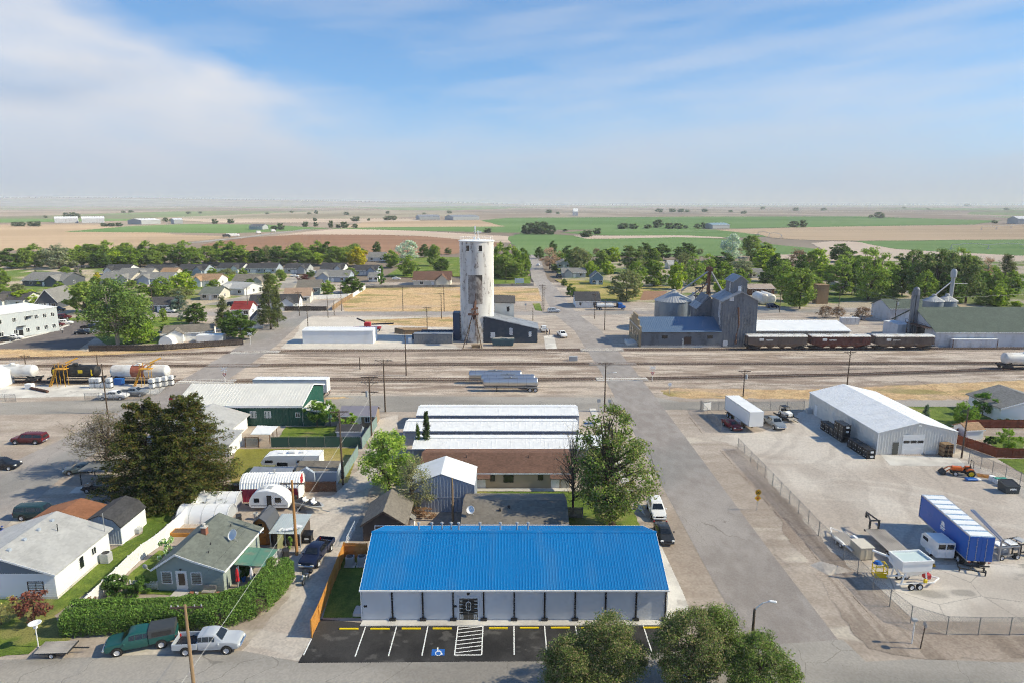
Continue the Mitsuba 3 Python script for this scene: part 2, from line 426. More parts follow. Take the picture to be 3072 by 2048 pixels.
# low swells on the horizon
rng=np.random.default_rng(5)
def ridge(name,x0,x1,y,h,depth,seed):
 n,m=60,8
 xs,ts=np.linspace(x0,x1,n),np.linspace(0,1,m)
 X,Tt=np.meshgrid(xs,ts,indexing='ij')
 q=np.stack([X/5200,Tt*1.5,X*0],-1)
 z=h*np.sin(np.pi*Tt)*np.sin(np.pi*np.clip((X-x0)/(x1-x0),0,1))**.6*(.35+.9*np_noise(q,2,seed))-.4
 V=np.stack([X,y+depth*Tt,z],-1).reshape(-1,3)
 i,j=np.meshgrid(np.arange(n-1),np.arange(m-1),indexing='ij')
 a=(i*m+j).ravel()
 structure(name,[(V,np.stack([a,a+m,a+m+1,a+1],1))],M_HILL,True)
ridge('hills',-19000,500,13000,190,6000,2)
FIELD_N=[0]
def fld(name,pts,m,z=None):
 FIELD_N[0]+=1
 structure(name,[poly(ragged(pts,4,25),-.28+.012*FIELD_N[0]if z is None else z)],m)
fld('crop_field',[(-1116,1459),(-921,1635),(-1046,1859),(-1421,1859)],M_CROP)
fld('stubble_field',[(-457.1,589.3),(-1028,1335),(-810,1335),(-452,901),(-340,841),(-350.3,713.1),(-373,589.3)],M_STUBBLE)
fld('crop_field',[(-655,986),(-703,1247),(-657,1374),(-489,1335),(-298,1128),(-356,986),(-389,937),(-552,976)],M_CROP)
fld('stubble_field',[(-983,1859),(-250,1859),(-203,1505),(-644,1482)],M_PALE)
fld('ploughed_field',[(-312.7,674.5),(-321,815.4),(-272,919),(-174.5,892.9),(-64.6,815.4),(-11,750.2),(-9.9,674.5),(-49.9,538.2),(-236.3,538.2)],M_PLOUGH)
fld('stubble_field',[(-309.7,852.4),(-299,986),(-284,1115),(-125,1008),(0.7,841),(0.9,705),(-17.9,715.8),(-104.8,844.7),(-168.3,892.9),(-277,901)],M_PALE)
fld('crop_field',[(-303,1142),(-229,1215),(6,1215),(26,956),(1,956),(-126,1018),(-296,1115)],M_CROP)
fld('stubble_field',[(-293,1142),(-333,1530),(-78,1693),(-15,1635),(-11,1215),(-223,1185)],M_STUBBLE)
fld('crop_field',[(-77,1664),(-15,1975),(592,2155),(1121,2205),(1183,1635),(910,1335),(518,1185),(353,1115),(167,1077),(28,1053),(-10,1200)],M_CROP)
fld('crop_field',[(-4.7,841),(15,956),(63,901),(104.3,801.5),(212,837.2),(247.2,788),(278.5,589.3),(243.2,541.3),(133.2,523),(14,523),(2,651)],M_CROP)
fld('crop_field',[(67,956),(144,1077),(282,1115),(334,1053),(321.6,841),(257,808.4),(217.8,860.2),(115.8,876.3)],M_CROP)
fld('pale_bank',[(78.5,860.2),(221.8,876.3),(259.7,822.5),(251,794.7),(210.1,829.8),(88.2,781.4)],M_PALE)
fld('stubble_field',[(320,1053),(466,1156),(594,1215),(1024,1335),(613.9,775),(381.2,744.2),(331.2,762.4),(312.7,808.4),(329,901)],M_STUBBLE)
fld('pale_bank',[(212.7,538.2),(258.5,554.2),(314.2,705),(357.1,744.2),(373.7,699.7),(344.4,604.6),(361.9,581.9),(419,541.3),(364.6,470),(191.3,470)],M_PALE)
fld('crop_field',[(375,738.4),(613.9,775),(411.8,517.2),(373.3,560.9),(345.3,608.5)],M_CROP)
fld('highway',[(-344.3,694.5),(-338.7,738.4),(-331.5,815.4),(-335,956),(-331,1102),(-325,1115),(-322,937),(-319,801.5),(-327.9,721.3),(-334.9,684.4)],M_FRONTAGE)
def town_fn(p,n,uv):
 a=fbm(p.x*.045,p.y*.045,2,octaves=4)
 c=mix(C(.13,.16,.04),C(.36,.30,.22),smoothstep(.40,.58,a))
 c=mix(c,C(.10,.15,.03),smoothstep(.58,.7,fbm(p.x*.06+7,p.y*.05,4,octaves=3)))
 return c*(.75+.5*noise(p.x*3,p.y*3,4))
M_TOWN=pattern('town_ground',town_fn)
# grassy base under the town so that yards read green and tan
structure('town_grass',[poly([(-288.3,305.6),(-222.5,222.7),(-96,261.8),(-104.3,334.2),(-139.2,413.4),(-377.5,436.9)],.02)],M_TOWN)
structure('town_grass',[poly([(27.2,364.2),(28.4,280.1),(107.8,261.8),(252.6,250.8),(411.4,477.5),(26.1,477.5)],.02)],M_TOWN)
# town streets
MS=[(26.6,30),(26.1,70),(26.1,138.1),(25.9,159.2),(24.4,210.8),(19.8,245.7),(17.6,311.9),(14.8,364.2),(15.9,436.9),(17.4,535.4)]
structure('main_street',[strip(MS,8.6,.024)],M_ROAD)
SS=[(-66.03,60.31),(-73.89,99.72),(-71.8,124.4),(-71.6,154.9),(-73.3,187.4),(-78.3,231.4),(-77.9,247.7),(-79.5,280.1)]
structure('side_street',[strip(SS,10.5,.020)],M_ROAD)
structure('bottom_street',[poly([(-80,30),(80,30),(80,48.5),(46.46,52.38),(36.11,52.88),(31.6,52.54),(31.07,55.65),(2.36,52.59),(-19.06,52.37),(-18.9,52.46),(-24.66,54.02),(-38.12,53.14),(-45.91,52.8),(-80,52)],.028)],M_FRONTAGE)
structure('frontage_street',[poly([(-104.4,123.8),(-64.7,125.5),(-25.4,125.8),(21,126.1),(31.5,127.2),(112.8,124.9),(120.3,133.8),(34.6,132.6),(29.2,137.1),(20.6,135.7),(-36.8,137.1),(-66.1,138.1),(-72.8,134.8),(-88.7,133.8),(-110.3,131.3)],.016)],M_FRONTAGE)
structure('highway_street',[strip([(-227.1,249.8),(-141.7,244.7),(-77,244.7),(20.1,245.7),(120.5,251.9),(225.8,258.4)],8.5,.012)],M_ROAD)
structure('subdivision_street',[strip([(-120.7,266.1),(-115.2,289.5),(-114,309.4)],8,.032)],M_FRONTAGE)
structure('subdivision_street',[poly([(-114.9,323.5),(-105.7,317.3),(-113.3,358.4),(-120,374.5),(-123.6,363.6)],.032)],M_FRONTAGE)
# town parking lot, left
structure('paved_lot',[poly([(-144.3,183.6),(-122.1,183.6),(-129.8,207.3),(-129.2,209.1),(-144.3,237.7),(-148.5,237.7),(-154.6,228.8),(-149.8,222.5),(-149.8,190.9)],.036)],pattern('lot_asphalt',lambda p,n,uv:C(.125,.108,.104)*(.8+.4*fbm(p.x*.3,p.y*.3,2,octaves=4))))
structure('lot_walk',[poly([(-148.7,189.4),(-150.4,191.7),(-148,207.3),(-150.4,222.9),(-148.5,220.5),(-146.5,205.5)],.045)],M_CONC)
# railway
structure('railway_ground',[poly([(-330,138),(330,138),(330,184),(52,184.5),(12,184),(-70,187),(-140,176),(-330,178)],.004)],pattern('railyard',railyard_fn))
TRK=[([(-138.2,171),(-135.2,171.5),(-106.3,174.9),(-78.2,178.8),(-55.6,181.4),(0.1,182.2),(41.3,182.7),(95.3,183.6),(144.8,184.2),(164.3,184.2)],177),([(-134.3,163.2),(-85.2,163.4),(-48,164.5),(2.8,165.5),(37.7,166),(94.5,166.3),(146.7,166.8)],161),([(-122.3,147.9),(-78.6,148.2),(-43.9,149.9),(7.5,150.3),(30.7,151),(52.4,152.7),(81,154.9),(97.2,157),(127.2,160.8),(146.6,163.5)],146)]
TRK=[t[0]for t in TRK]
def resample(line,d):
 ls=LineString(line)
 return[ls.interpolate(a).coords[0]for a in np.arange(0,ls.length,d)]
CROSSX=lambda p:(abs(p[0]-25.4)<6.5)or abs(p[0]+71+(p[1]-150)*.03)<7
for k,line in enumerate(TRK):
 structure('track_bed',[strip(line,4.6 if k!=1 else 4.0,.006+.002*k),],M_BALLAST)
 t=thing('railway_track',['far siding of the railway, nearest the silo and grain elevator','middle main line of the railway with two dark rails','near siding of the railway, nearest the frontage street'][k],'railway track')
 pts=resample(line,2.0)
 for side in(-.72,.72):
  rail=LineString(line).offset_curve(side)
  put(t+'__rail',[tube([(x,y,.17)for x,y in rail.coords],.075,4)],W_RUST)
 ties=[]
 for a in np.arange(1,LineString(line).length-1,.62):
  p=LineString(line).interpolate(a).coords[0]
  q=LineString(line).interpolate(a+.3).coords[0]
  if CROSSX(p):
   continue
  ties.append(at(box(-.11,.11,-1.3,1.3,-.02,.10),p[0],p[1],0,heading(p,q)))
 stuff_part(t+'__sleeper',ties,W_TIE)
 for cx,ln in((25.4,12),(-71,13)):
  i=min(range(len(pts)),key=lambda i:abs(pts[i][0]-cx))
  put(t+'__crossing_panel',[at(box(-ln/2,ln/2,-1.45,1.45,.0,.15),pts[i][0],pts[i][1],0,heading(pts[i],pts[i+1]))],M_CONC if k!=1 else M_ROAD)
structure('cinder_strip',[poly(ragged([(-67.4,179.5),(-61.4,180.8),(-26.5,180.8),(7.5,180.5),(14.6,178.1),(0.1,174.9),(-36.4,174),(-53.4,174)],0.6),.010)],M_BALLAST)
structure('cinder_strip',[poly(ragged([(50.9,155.9),(84.1,161.2),(110.3,161.3),(127.9,161.8),(108.7,158.9),(81.8,156.4)],0.6),.013)],M_BALLAST)
# yards
structure('gravel_yard',[poly(ragged([(37.23,91.28),(39.33,96.89),(37.7,105.79),(36.71,108.85),(31.14,112.08),(27.32,107.81),(40.54,113.2),(44.73,113.77),(58.2,127),(59.3,125),(59.43,102.87),(71.88,101.43),(75.34,91.92),(71.13,79.77),(57.97,68.83),(47.81,68.56),(37.34,68.56),(37.97,75.31),(38.17,84.52)],0.4),.020)],M_YARD)
structure('concrete_yard',[poly([(37.76,68.83),(46.83,68.83),(59.27,69.1),(50.98,58.28),(39.42,58.48),(39.39,59.94),(38.98,66.2)],.024)],M_SLAB)
structure('shop_apron',[poly([(60.14,102.87),(71.7,101.43),(70.84,97.77),(59.16,98.21)],.05)],M_CONC)
structure('loading_apron',[poly([(-116.2,144.4),(-108.3,145.3),(-100.6,145.3),(-81,147.1),(-77.6,144.4),(-76,138.4),(-102.8,135.5),(-109.8,135.5)],.020)],M_CONC)
structure('elevator_yard',[poly(ragged([(-65.7,185),(-67.9,207.3),(-76,237.7),(-34.4,237.7),(-20.8,235.4),(-18.8,194),(-14,183.6),(-62.3,183.6)],0.6),.014)],pattern('pale_gravel',lambda p,n,uv:mix(C(.44,.39,.335),C(.58,.535,.475),fbm(p.x*.2,p.y*.4,2,octaves=4))*(.88+.24*noise(p.x*4,p.y*4,1))))
structure('silo_drive',[poly([(9.8,202.1),(13,203.8),(12.7,183.6),(9.5,183.6)],.03)],M_CONC)
structure('gravel_lane',[poly(ragged([(-18.9,52.46),(-24.83,53.84),(-23.12,62.5),(-24.06,65.87),(-25.69,71.05),(-26,79.1),(-29.25,86.43),(-24.97,87.26),(-23.41,98.28),(-25.5,121),(-22.2,124.2),(-20.64,112.44),(-20.23,90.55),(-20.26,86.43),(-19.82,81.25),(-19.69,77.27),(-19.98,72.82),(-19.92,62.97),(-19.88,59.01),(-18.83,55.85),(-19.06,52.37)],0.25),.012)],M_YARD)
structure('weed_field',[poly(ragged([(-46.5,323.5),(-71.4,323.5),(-69.9,272),(-63.6,249.8),(-33.7,249.8),(-19.6,249.8),(-6.1,278.1),(12.6,276.6),(12.5,321.4),(-8.7,325.6)],0.5),.03)],M_WEEDS)
structure('weed_strip',[poly(ragged([(32.5,140.9),(35.6,143.1),(64.5,141.6),(79.1,144.2),(118.9,149.9),(110.3,134),(76.2,134.3),(60.5,134.7),(37.1,135.2),(32.3,137.6)],0.6),.018)],M_WEEDS)
structure('weed_strip',[poly(ragged([(-146.1,183.6),(-135.1,183.3),(-112.7,180.8),(-85.6,186.4),(-80.3,187.9),(-109.9,176.1),(-137.5,172.3)],0.6),.018)],M_WEEDS)
structure('weed_strip',[poly(ragged([(-42.3,135.3),(-35.4,136.3),(-33.3,135),(-41.8,134.1)],0.6),.022)],M_WEEDS)
structure('weed_strip',[poly(ragged([(-53.4,231),(-22.4,237.7),(-20.6,233.2),(-19.5,216.6),(-40.3,220.5),(-50.3,225.6)],0.6),.020)],M_WEEDS)
# the lot of the blue building
structure('parking_lot',[poly([(-19.06,52.37),(-18.86,55.94),(-18.88,58.8),(-14.6,58.19),(6.97,58.29),(15.09,57.75),(15.63,56.24),(15.42,54.05),(2.36,52.59)],.034)],M_FRESH)
structure('sidewalk',[poly([(-14.72,57.63),(-14.65,58.56),(15.03,58.73),(15.09,57.75),(2.56,57.69)],0,.10),poly([(15.03,58.73),(15.15,57.75),(17.88,59.34),(17.96,63.83),(17.77,74.73),(17.27,74.73)],0,.10)],M_CONC)
structure('sidewalk',[poly([(15.4,127.7),(16.7,127.7),(17.51,80.91),(16.51,84.71),(16.15,89.58)],0,.09)],M_CONC)
structure('side_yard',[poly([(-18.69,59.01),(-19.8,69.86),(-19.71,71.87),(-16.58,69.86),(-14.84,59.01)],.02)],M_LAWN)
# lawns
LWN=[([(-46.86,53.14),(-55.08,63.91),(-47.25,62.5),(-47.28,69.3),(-47.37,72.16),(-46.75,73.98),(-45.96,76.21),(-49,83.69),(-45.02,83.31),(-44.01,79.26),(-44.3,67.68),(-44.63,63.2),(-45.45,59.43),(-41.24,55.47),(-43.83,54.74),(-43.78,53.66)],M_LAWN),([(-42.29,66.64),(-41.65,72.16),(-40.74,71.87),(-40.17,69.03),(-37.51,63.91),(-28.49,63.67),(-29.35,62.5),(-40.08,63.2)],M_LAWN),([(-45.87,105.39),(-25.66,105.79),(-24.07,91.52),(-41.14,91.52),(-44.22,98.35)],M_DRYLAWN),([(-41.53,116.68),(-32.29,117.16),(-30.53,110.34),(-40.75,110.77)],M_LAWN),([(-4.95,88.58),(8.11,88.58),(16.11,83.51),(16.27,77.72),(6.71,77.72),(7.09,84.66),(-6.52,85.06)],M_LAWN),([(8.11,88.58),(10.17,88.8),(15.65,86.42),(16.11,83.51)],M_LAWN),([(79,129.2),(103.2,129),(93.37,115.89),(80.56,116.5),(79.12,118.37)],M_LAWN),([(83.3,111.79),(89.86,111.23),(85.63,105.6),(80.84,105.6)],M_LAWN),([(77.89,100.96),(84.74,100.96),(77.72,91.92),(77.48,94.76)],M_LAWN),([(-154.6,228.8),(-158.5,235.4),(-149.3,237.7),(-147.1,231),(-151.6,228.8)],M_LAWN),([(-127.5,209.1),(-123.9,226.7),(-129.7,237.7),(-115.5,235.4),(-108.5,220.5),(-115.4,214.7),(-103.1,190.9),(-117.8,189.4),(-130.4,203.8)],M_LAWN),([(-71.6,374.5),(-72.9,511.4),(-72.8,511.4),(-38.7,511.4),(-28.5,374.5),(-33.9,374.5),(-54.7,369)],M_LAWN),([(-10.6,374.5),(10.4,374.5),(9.2,332.2),(-8.8,330)],M_LAWN),([(8.4,270.5),(11.5,270.5),(11.5,251.1),(8.9,252.4)],M_LAWN),([(23.1,358.4),(33.4,358.4),(67.7,325.6),(58.7,281.3),(37.7,281.3),(29.6,305.6)],M_DRYLAWN),([(52,330),(79,327.8),(73,313.3),(61.1,311.4),(54.9,281.3),(44,278.1)],M_DRYLAWN)]
for pts,m in LWN:
 structure('lawn',[poly(ragged(pts,.12,.6),.040)],m)
structure('bare_soil',[poly(ragged([(61.6,311.4),(72.7,309.4),(62.6,281.3),(54.2,279.7)],0.5),.045)],M_PLOUGH)
def verge_fn(p,n,uv):
 a=fbm(p.x*.12,p.y*.05,2,octaves=4)
 s=fbm(p.x*.9,p.y*.06,6,octaves=3)
 c=mix(C(.27,.215,.175),C(.37,.31,.26),smoothstep(.35,.65,a))
 return mix(c,C(.19,.15,.12),smoothstep(.54,.68,s)*.6)*(.82+.36*noise(p.x*6,p.y*6,2))
structure('verge',[poly(ragged([(34.48,104.56),(37.11,105.05),(37.68,100.57),(37.85,81.21),(37.45,74.51),(37.83,70.78),(38.05,66.71),(38.15,62.47),(38.37,58.28),(41.33,56.22),(48.49,56.22),(46.85,52.88),(36.16,52.97),(32.73,54.28),(32.69,58.48),(33.17,63.28),(33.58,68.83),(33.6,75.31),(34.91,80.91),(34.81,89.21),(34.11,97.92)],0.35),.026)],pattern('verge',verge_fn))
structure('gravel_spill',[poly(ragged([(31.45,74.99),(32.72,74.67),(33.62,71.64),(33.94,69.65),(34.88,68.83),(33.64,66.71),(32.47,67.23),(31.31,67.49),(30.92,69.37),(30.56,71.06)],0.55),.031)],M_DIRT)
structure('rut',[strip([(34.55,104.8),(34.71,96.22),(34.81,89.21),(34.91,80.91),(35.68,79.67),(35.09,69.93)],.16,.030),strip([(35.32,66.71),(35.53,62.13),(35.61,58.58)],.14,.030),strip([(34.1,124.3),(33.93,112.64)],.14,.030)],M_BALLAST)
structure('bank_of_spoil',[hull([(*(33.58,68.83),0),(*(38.24,67.49),0),(*(34.76,66.71),0),(*(34.88,68.83),.5),(*(36.38,67.76),.55)])],M_YARD)
# ------------------------------------------------------------------ builders: houses
def fbox(face,w,d,u0,u1,z0,z1,t0,t1):
 """A box on one face of a house [0,w] x [0,d], from t0 to t1 outside the wall."""
 if face=='S':
  return box(u0,u1,-t1,-t0,z0,z1)
 if face=='N':
  return box(u0,u1,d+t0,d+t1,z0,z1)
 if face=='E':
  return box(w+t0,w+t1,u0,u1,z0,z1)
 return box(-t1,-t0,u0,u1,z0,z1)
def window(key,P,face,w,d,u,z,ww,hh,frame=None,bars=1,pane=None):
 """A window: frame bars standing proud and a dark pane inside them (a sub-part)."""
 a,b,f=u-ww/2,u+ww/2,.09
 g=[fbox(face,w,d,a-f,b+f,z-f,z,0,.06),fbox(face,w,d,a-f,b+f,z+hh,z+hh+f,0,.06),fbox(face,w,d,a-f,a,z,z+hh,0,.06),fbox(face,w,d,b,b+f,z,z+hh,0,.06)]
 for i in range(bars):
  c=a+(b-a)*(i+1)/(bars+1)
  g.append(fbox(face,w,d,c-.03,c+.03,z,z+hh,0,.045))
 k=put(key+'__window',P(g),frame or P_TRIM)
 if k.count('__')<2:
  put(k+'__pane',P(fbox(face,w,d,a,b,z,z+hh,0,.02)),pane or P_GLASS)
 return k
def door(key,P,face,w,d,u,ww=1.0,hh=2.1,m=None,z=0,name='door',frame=None):
 a,b=u-ww/2,u+ww/2
 k=put(key+'__'+name,P(fbox(face,w,d,a,b,z,z+hh,0,.03)),m or P_TRIM)
 g=[fbox(face,w,d,a-.1,a,z,z+hh+.1,0,.06),fbox(face,w,d,b,b+.1,z,z+hh+.1,0,.06),fbox(face,w,d,a,b,z+hh,z+hh+.1,0,.06)]
 put(k+'__frame',P(g),frame or P_TRIM)
 if name=='door':
  put(k+'__handle',P(fbox(face,w,d,b-.14,b-.08,z+.95,z+1.1,.03,.09)),P_STEEL)
 return k
def garage(key,P,face,w,d,u,ww=2.6,hh=2.15,m=None):
 a,b=u-ww/2,u+ww/2
 n=4
 k=put(key+'__garage_door',P([fbox(face,w,d,a,b,i*hh/n+.02,(i+1)*hh/n-.02,0,.04)for i in range(n)]),m or P_WHITE)
 return k
def gable_profile(span,hw,hr,ov,th):
 s=(hr-hw)/(span/2)
 return[(-ov,hw-ov*s),(span/2,hr),(span+ov,hw-ov*s),(span+ov,hw-ov*s+th),(span/2,hr+th*1.05),(-ov,hw-ov*s+th)]
def house(name,label,cat,p,deg,w,d,hw,hr,wall,roof,axis='x',ov=.4,trim=None,openings=(),group=None,lap=False,hip=0,chimney=None,key=None,th=.14,foot=False):
 """Walls with gables, a roof with eaves, fascia boards, then the openings: (kind, face, u, z, width, height)."""
 t=key or thing(name,label,cat,group)
 P=Place(p,deg)
 e=.03
 s=(hr-hw)/((d if axis=='x' else w)/2)
 if hip:
  put(t+'__wall',P(box(0,w,0,d,0,hw-e)),wall)
  a=[(-ov,-ov,hw),(w+ov,-ov,hw),(w+ov,d+ov,hw),(-ov,d+ov,hw)]
  r=[(hip,d/2,hr),(w-hip,d/2,hr)]if axis=='x' else[(w/2,hip,hr),(w/2,d-hip,hr)]
  put(t+'__roof',P(hull([(x,y,z-th)for x,y,z in a]+a+r)),roof)
 elif axis=='x':
  put(t+'__wall',P(prism_x([(0,0),(d,0),(d,hw-e),(d/2,hr-e),(0,hw-e)],0,w)),wall)
  r=put(t+'__roof',P(prism_x(gable_profile(d,hw,hr,ov,th),-ov,w+ov)),roof)
  put(t+'__fascia',P([box(-ov,w+ov,-ov-.03,-ov-.003,hw-ov*s-.06,hw-ov*s+th-.01),box(-ov,w+ov,d+ov+.003,d+ov+.03,hw-ov*s-.06,hw-ov*s+th-.01)]),trim or P_TRIM)
 else:
  put(t+'__wall',P(prism_y([(0,0),(w,0),(w,hw-e),(w/2,hr-e),(0,hw-e)],0,d)),wall)
  r=put(t+'__roof',P(prism_y(gable_profile(w,hw,hr,ov,th),-ov,d+ov)),roof)
  b=lambda x0,z0,x1,z1,y:bar((x0,y,z0+.03),(x1,y,z1+.03),.05,.2)
  put(t+'__fascia',P([b(-ov,hw-ov*s,w/2,hr,-ov-.03),b(w/2,hr,w+ov,hw-ov*s,-ov-.03)]),trim or P_TRIM)
 if lap:
  g=[]
  for face in lap:
   span=w if face in 'SN' else d
   gab=(axis=='y')==(face in 'SN')
   top=hr if gab else hw-.05
   for i in range(int(top/.19)):
    z0,z1=i*.19+.15,min(i*.19+.345,top)
    cut=max(0,(z1-hw)/s)if gab else 0
    if span-2*cut<.3:
     break
    a,b=cut,span-cut
    q={'S':[(a,-.035,z0),(b,-.035,z0),(b,-.008,z1),(a,-.008,z1)],'E':[(w+.035,a,z0),(w+.035,b,z0),(w+.008,b,z1),(w+.008,a,z1)],'W':[(-.035,b,z0),(-.035,a,z0),(-.008,a,z1),(-.008,b,z1)]}[face]
    g.append((np.array(q),np.array([[0,1,2,3]])))
    lo=np.array([q[0],q[1],q[1],q[0]],float)
    lo[2:,0 if face!='S' else 1]={'S':0,'E':w,'W':0}[face]
    g.append((lo[::-1],np.array([[0,1,2,3]])))
  stuff_part(t+'__siding',P(g),wall)
 if foot:
  put(t+'__foundation',P([box(-.03,w+.03,-.045,-.04,0,.3),box(w+.04,w+.045,-.03,d,0,.3)]),M_CONC)
 for o in openings:
  if o[0]=='w':
   window(t,P,o[1],w,d,*o[2:6],*o[6:])
  elif o[0]=='d':
   door(t,P,o[1],w,d,*o[2:])
  elif o[0]=='g':
   garage(t,P,o[1],w,d,*o[2:])
 if chimney:
  x,y,z,m=chimney
  k=put(t+'__chimney',P([box(x-.3,x+.3,y-.3,y+.3,z-1.0,z+.7)]),m)
  put(k+'__cap',P([box(x-.36,x+.36,y-.36,y+.36,z+.703,z+.78)]),M_CONC)
 return t,P
def slab(q,th):
 """A thick sheet from four corners (counter-clockwise from above)."""
 q=np.array(q,float)
 return np.vstack([q-[0,0,th],q]),tri(BOXF)
 # ------------------------------------------------------------------ builders: vehicles (x forward, on their wheels)
KINDS={'sedan':dict(L=4.6,W=1.82,low=.26,r=.33,ax=(-1.35,1.42),st=[(-2.3,.70,.74),(-2.2,.94,.99),(-1.6,.99,1.05),(-.9,.97,1.39),(-.1,.94,1.45),(.45,.92,1.39),(1.2,.89,.96),(1.95,.78,.84),(2.28,.60,.64)]),'suv':dict(L=4.9,W=1.95,low=.32,r=.37,ax=(-1.45,1.5),st=[(-2.45,.85,.9),(-2.38,1.06,1.2),(-2.1,1.07,1.70),(-1.2,1.07,1.78),(-.1,1.06,1.8),(.5,1.05,1.73),(1.2,1.02,1.1),(2.05,.94,1.0),(2.42,.7,.74)]),'big_suv':dict(L=5.6,W=2.0,low=.4,r=.39,ax=(-1.65,1.75),st=[(-2.8,.9,.95),(-2.75,1.1,1.5),(-2.6,1.12,1.82),(-1.2,1.12,1.9),(.2,1.11,1.9),(.8,1.1,1.82),(1.45,1.08,1.14),(2.5,1.02,1.08),(2.78,.75,.8)]),'cab':dict(L=5.9,W=2.0,low=.48,r=.41,ax=(-1.75,1.85),st=[(-.72,1.1,1.35),(-.68,1.2,1.8),(-.3,1.21,1.88),(.35,1.2,1.9),(.85,1.2,1.83),(1.5,1.17,1.24),(2.45,1.11,1.17),(2.82,.98,1.04),(2.95,.7,.74)]),}
PAINTS={}
def paint(name,c,metal=.0):
 return plain('car_'+name,c,.32,metal,.5,.6)
def wheel(key,Q,x,y,r,side,rim=P_RIM,wd=.24,detail=True):
 s=1 if side>0 else-1
 n=16 if detail else 10
 k=put(key+'__wheel',Q(lathe([(r*.6,-wd/2),(r*.93,-wd/2),(r,-wd*.3),(r,wd*.3),(r*.93,wd/2),(r*.6,wd/2)],n,'y',(x,y,r))),P_RUBBER,True)
 put(k+'__rim',Q(lathe([(0,s*wd*.30),(r*.2,s*wd*.34),(r*.55,s*wd*.30),(r*.62,s*wd*.47),(r*.60,-s*wd*.4),(0,-s*wd*.4)],n,'y',(x,y,r))),rim,40)
def car(name,label,cat,p,deg,kind,color,group=None,detail=True,shell=None,two_tone=None,rim=P_RIM,scale=1.0,rack=None):
 K=KINDS['cab' if kind=='pickup' else kind]
 t=thing(name,label,cat,group)
 Q=lambda g:at(g if not isinstance(g,list)else join(g),p[0],p[1],0,deg,scale)
 W,low=K['W']/2,K['low']
 st=K['st']
 rings,info=[],[]
 for i,(x,zb,zr)in enumerate(st):
  e=.86 if i==0 else .97 if i==1 else .84 if i==len(st)-1 else .95 if i==len(st)-2 else 1
  cab=zr-zb>.2
  wr=W*(.74 if cab else .88)*e
  zl=low+(.12 if i in(0,len(st)-1)else 0)
  half=[(W*.93*e,zl),(W*e,zl+(zb-zl)*.45),(W*.965*e,zb),(wr,zr-(.06 if cab else .02)),(wr*.72,zr)]
  rings.append([(x,y,z)for y,z in half]+[(x,-y,z)for y,z in half[::-1]])
  info.append((x,zb,zr,W*.965*e,wr,cab))
 n=10
 V=np.array(rings,float).reshape(-1,3)
 F=[[i*n+j,i*n+(j+1)%n,(i+1)*n+(j+1)%n,(i+1)*n+j]for i in range(len(st)-1)for j in range(n)]
 F=list(map(list,tri(np.array(F)[:,::-1])))
 for base,fl in((0,0),((len(st)-1)*n,1)):
  F+=[[base,base+j,base+j+1][::1 if not fl else-1]for j in range(1,n-1)]
 put(t+'__body',Q((V,np.array(F))),color,32)
 glass,ci=[],[i for i,a in enumerate(info)if a[5]]
 for a,b in zip(ci[:-1],ci[1:]):
  for s in(1,-1):
   q=[]
   for i,f0 in((a,.07),(b,.93)):
    x0,zb,zr,yb,wr,_=info[i]
    x1=info[b if i==a else a][0]
    for f in(.14,.80):
     q.append((x0+(x1-x0)*.05,s*(yb+(wr-yb)*f+.015),zb+(zr-.06-zb)*f+.012))
   o=[q[0],q[2],q[3],q[1]]if s>0 else[q[2],q[0],q[1],q[3]]
   put(t+'__side_window',Q((np.array(o),np.array([[0,1,2,3][::-1]]))),P_GLASS)
 for i,j,nm in((ci[-1],ci[-1]+1,'windscreen'),(ci[0],ci[0]-1,'rear_window')):
  if j<0:
   continue
  (xa,_,za,_,wa,_),(xb,zbb,zb,_,wb,_)=info[i],info[j]
  zb=max(zb,zbb)
  lo=.1 if nm=='windscreen' else .25
  A=np.array([(xa,-wa*.74,za),(xa,wa*.74,za),(xb,wb*.86,zb),(xb,-wb*.86,zb)],float)
  nrm=np.cross(A[1]-A[0],A[3]-A[0]);nrm/=np.linalg.norm(nrm)
  nrm*=np.sign(nrm[2]+1e-6)or 1
  B=A+nrm*.035
  B=np.array([B[0]*.93+B[3]*.07,B[1]*.93+B[2]*.07,B[2]*(1-lo)+B[1]*lo,B[3]*(1-lo)+B[0]*lo])
  put(t+'__'+nm,Q((B,np.array([[0,1,2,3]]))),P_GLASS)
 if kind=='pickup':
  x0,x1,z0,z1=-K['L']/2,-.74,low+.1,1.19
  g=[rbox(x0,x1,W*.9,W*.99,z0,z1,.03),rbox(x0,x1,-W*.99,-W*.9,z0,z1,.03),box(x1-.06,x1,-W*.9,W*.9,z0,z1),box(x0+.05,x1-.06,-W*.9,W*.9,z0,z0+.1)]
  put(t+'__bed',Q(g),two_tone or color)
  put(t+'__bed_liner',Q(box(x0+.08,x1-.08,-W*.88,W*.88,z0+.104,z0+.16)),P_BLACK)
  put(t+'__tailgate',Q(rbox(x0-.04,x0+.04,-W*.9,W*.9,z0+.05,z1-.02,.02)),two_tone or color)
  if shell:
   sh=put(t+'__canopy',Q(hull([(x,y,z)for x,a in((x0+.02,.96),(x1,.99))for y,z in((-W*a,z1+.01),(W*a,z1+.01),(-W*.86,1.84),(W*.86,1.84),(W*.6,1.93),(-W*.6,1.93))])),shell,30)
   put(sh+'__window',Q([hull([(x,s*(W*.985-f*.1*W+.012),z1+.14+f*.36)for x in(x0+.3,x1-.3)for f in(0,1)]+[(x0+.3,s*W*.9,1.5),(x1-.3,s*W*.9,1.5)])for s in(1,-1)]),P_GLASS)
 if rack:
  put(t+'__roof_rack',Q([bar((-1.9,s*.6,1.86),(.3,s*.6,1.86),.05)for s in(1,-1)]),P_BLACK)
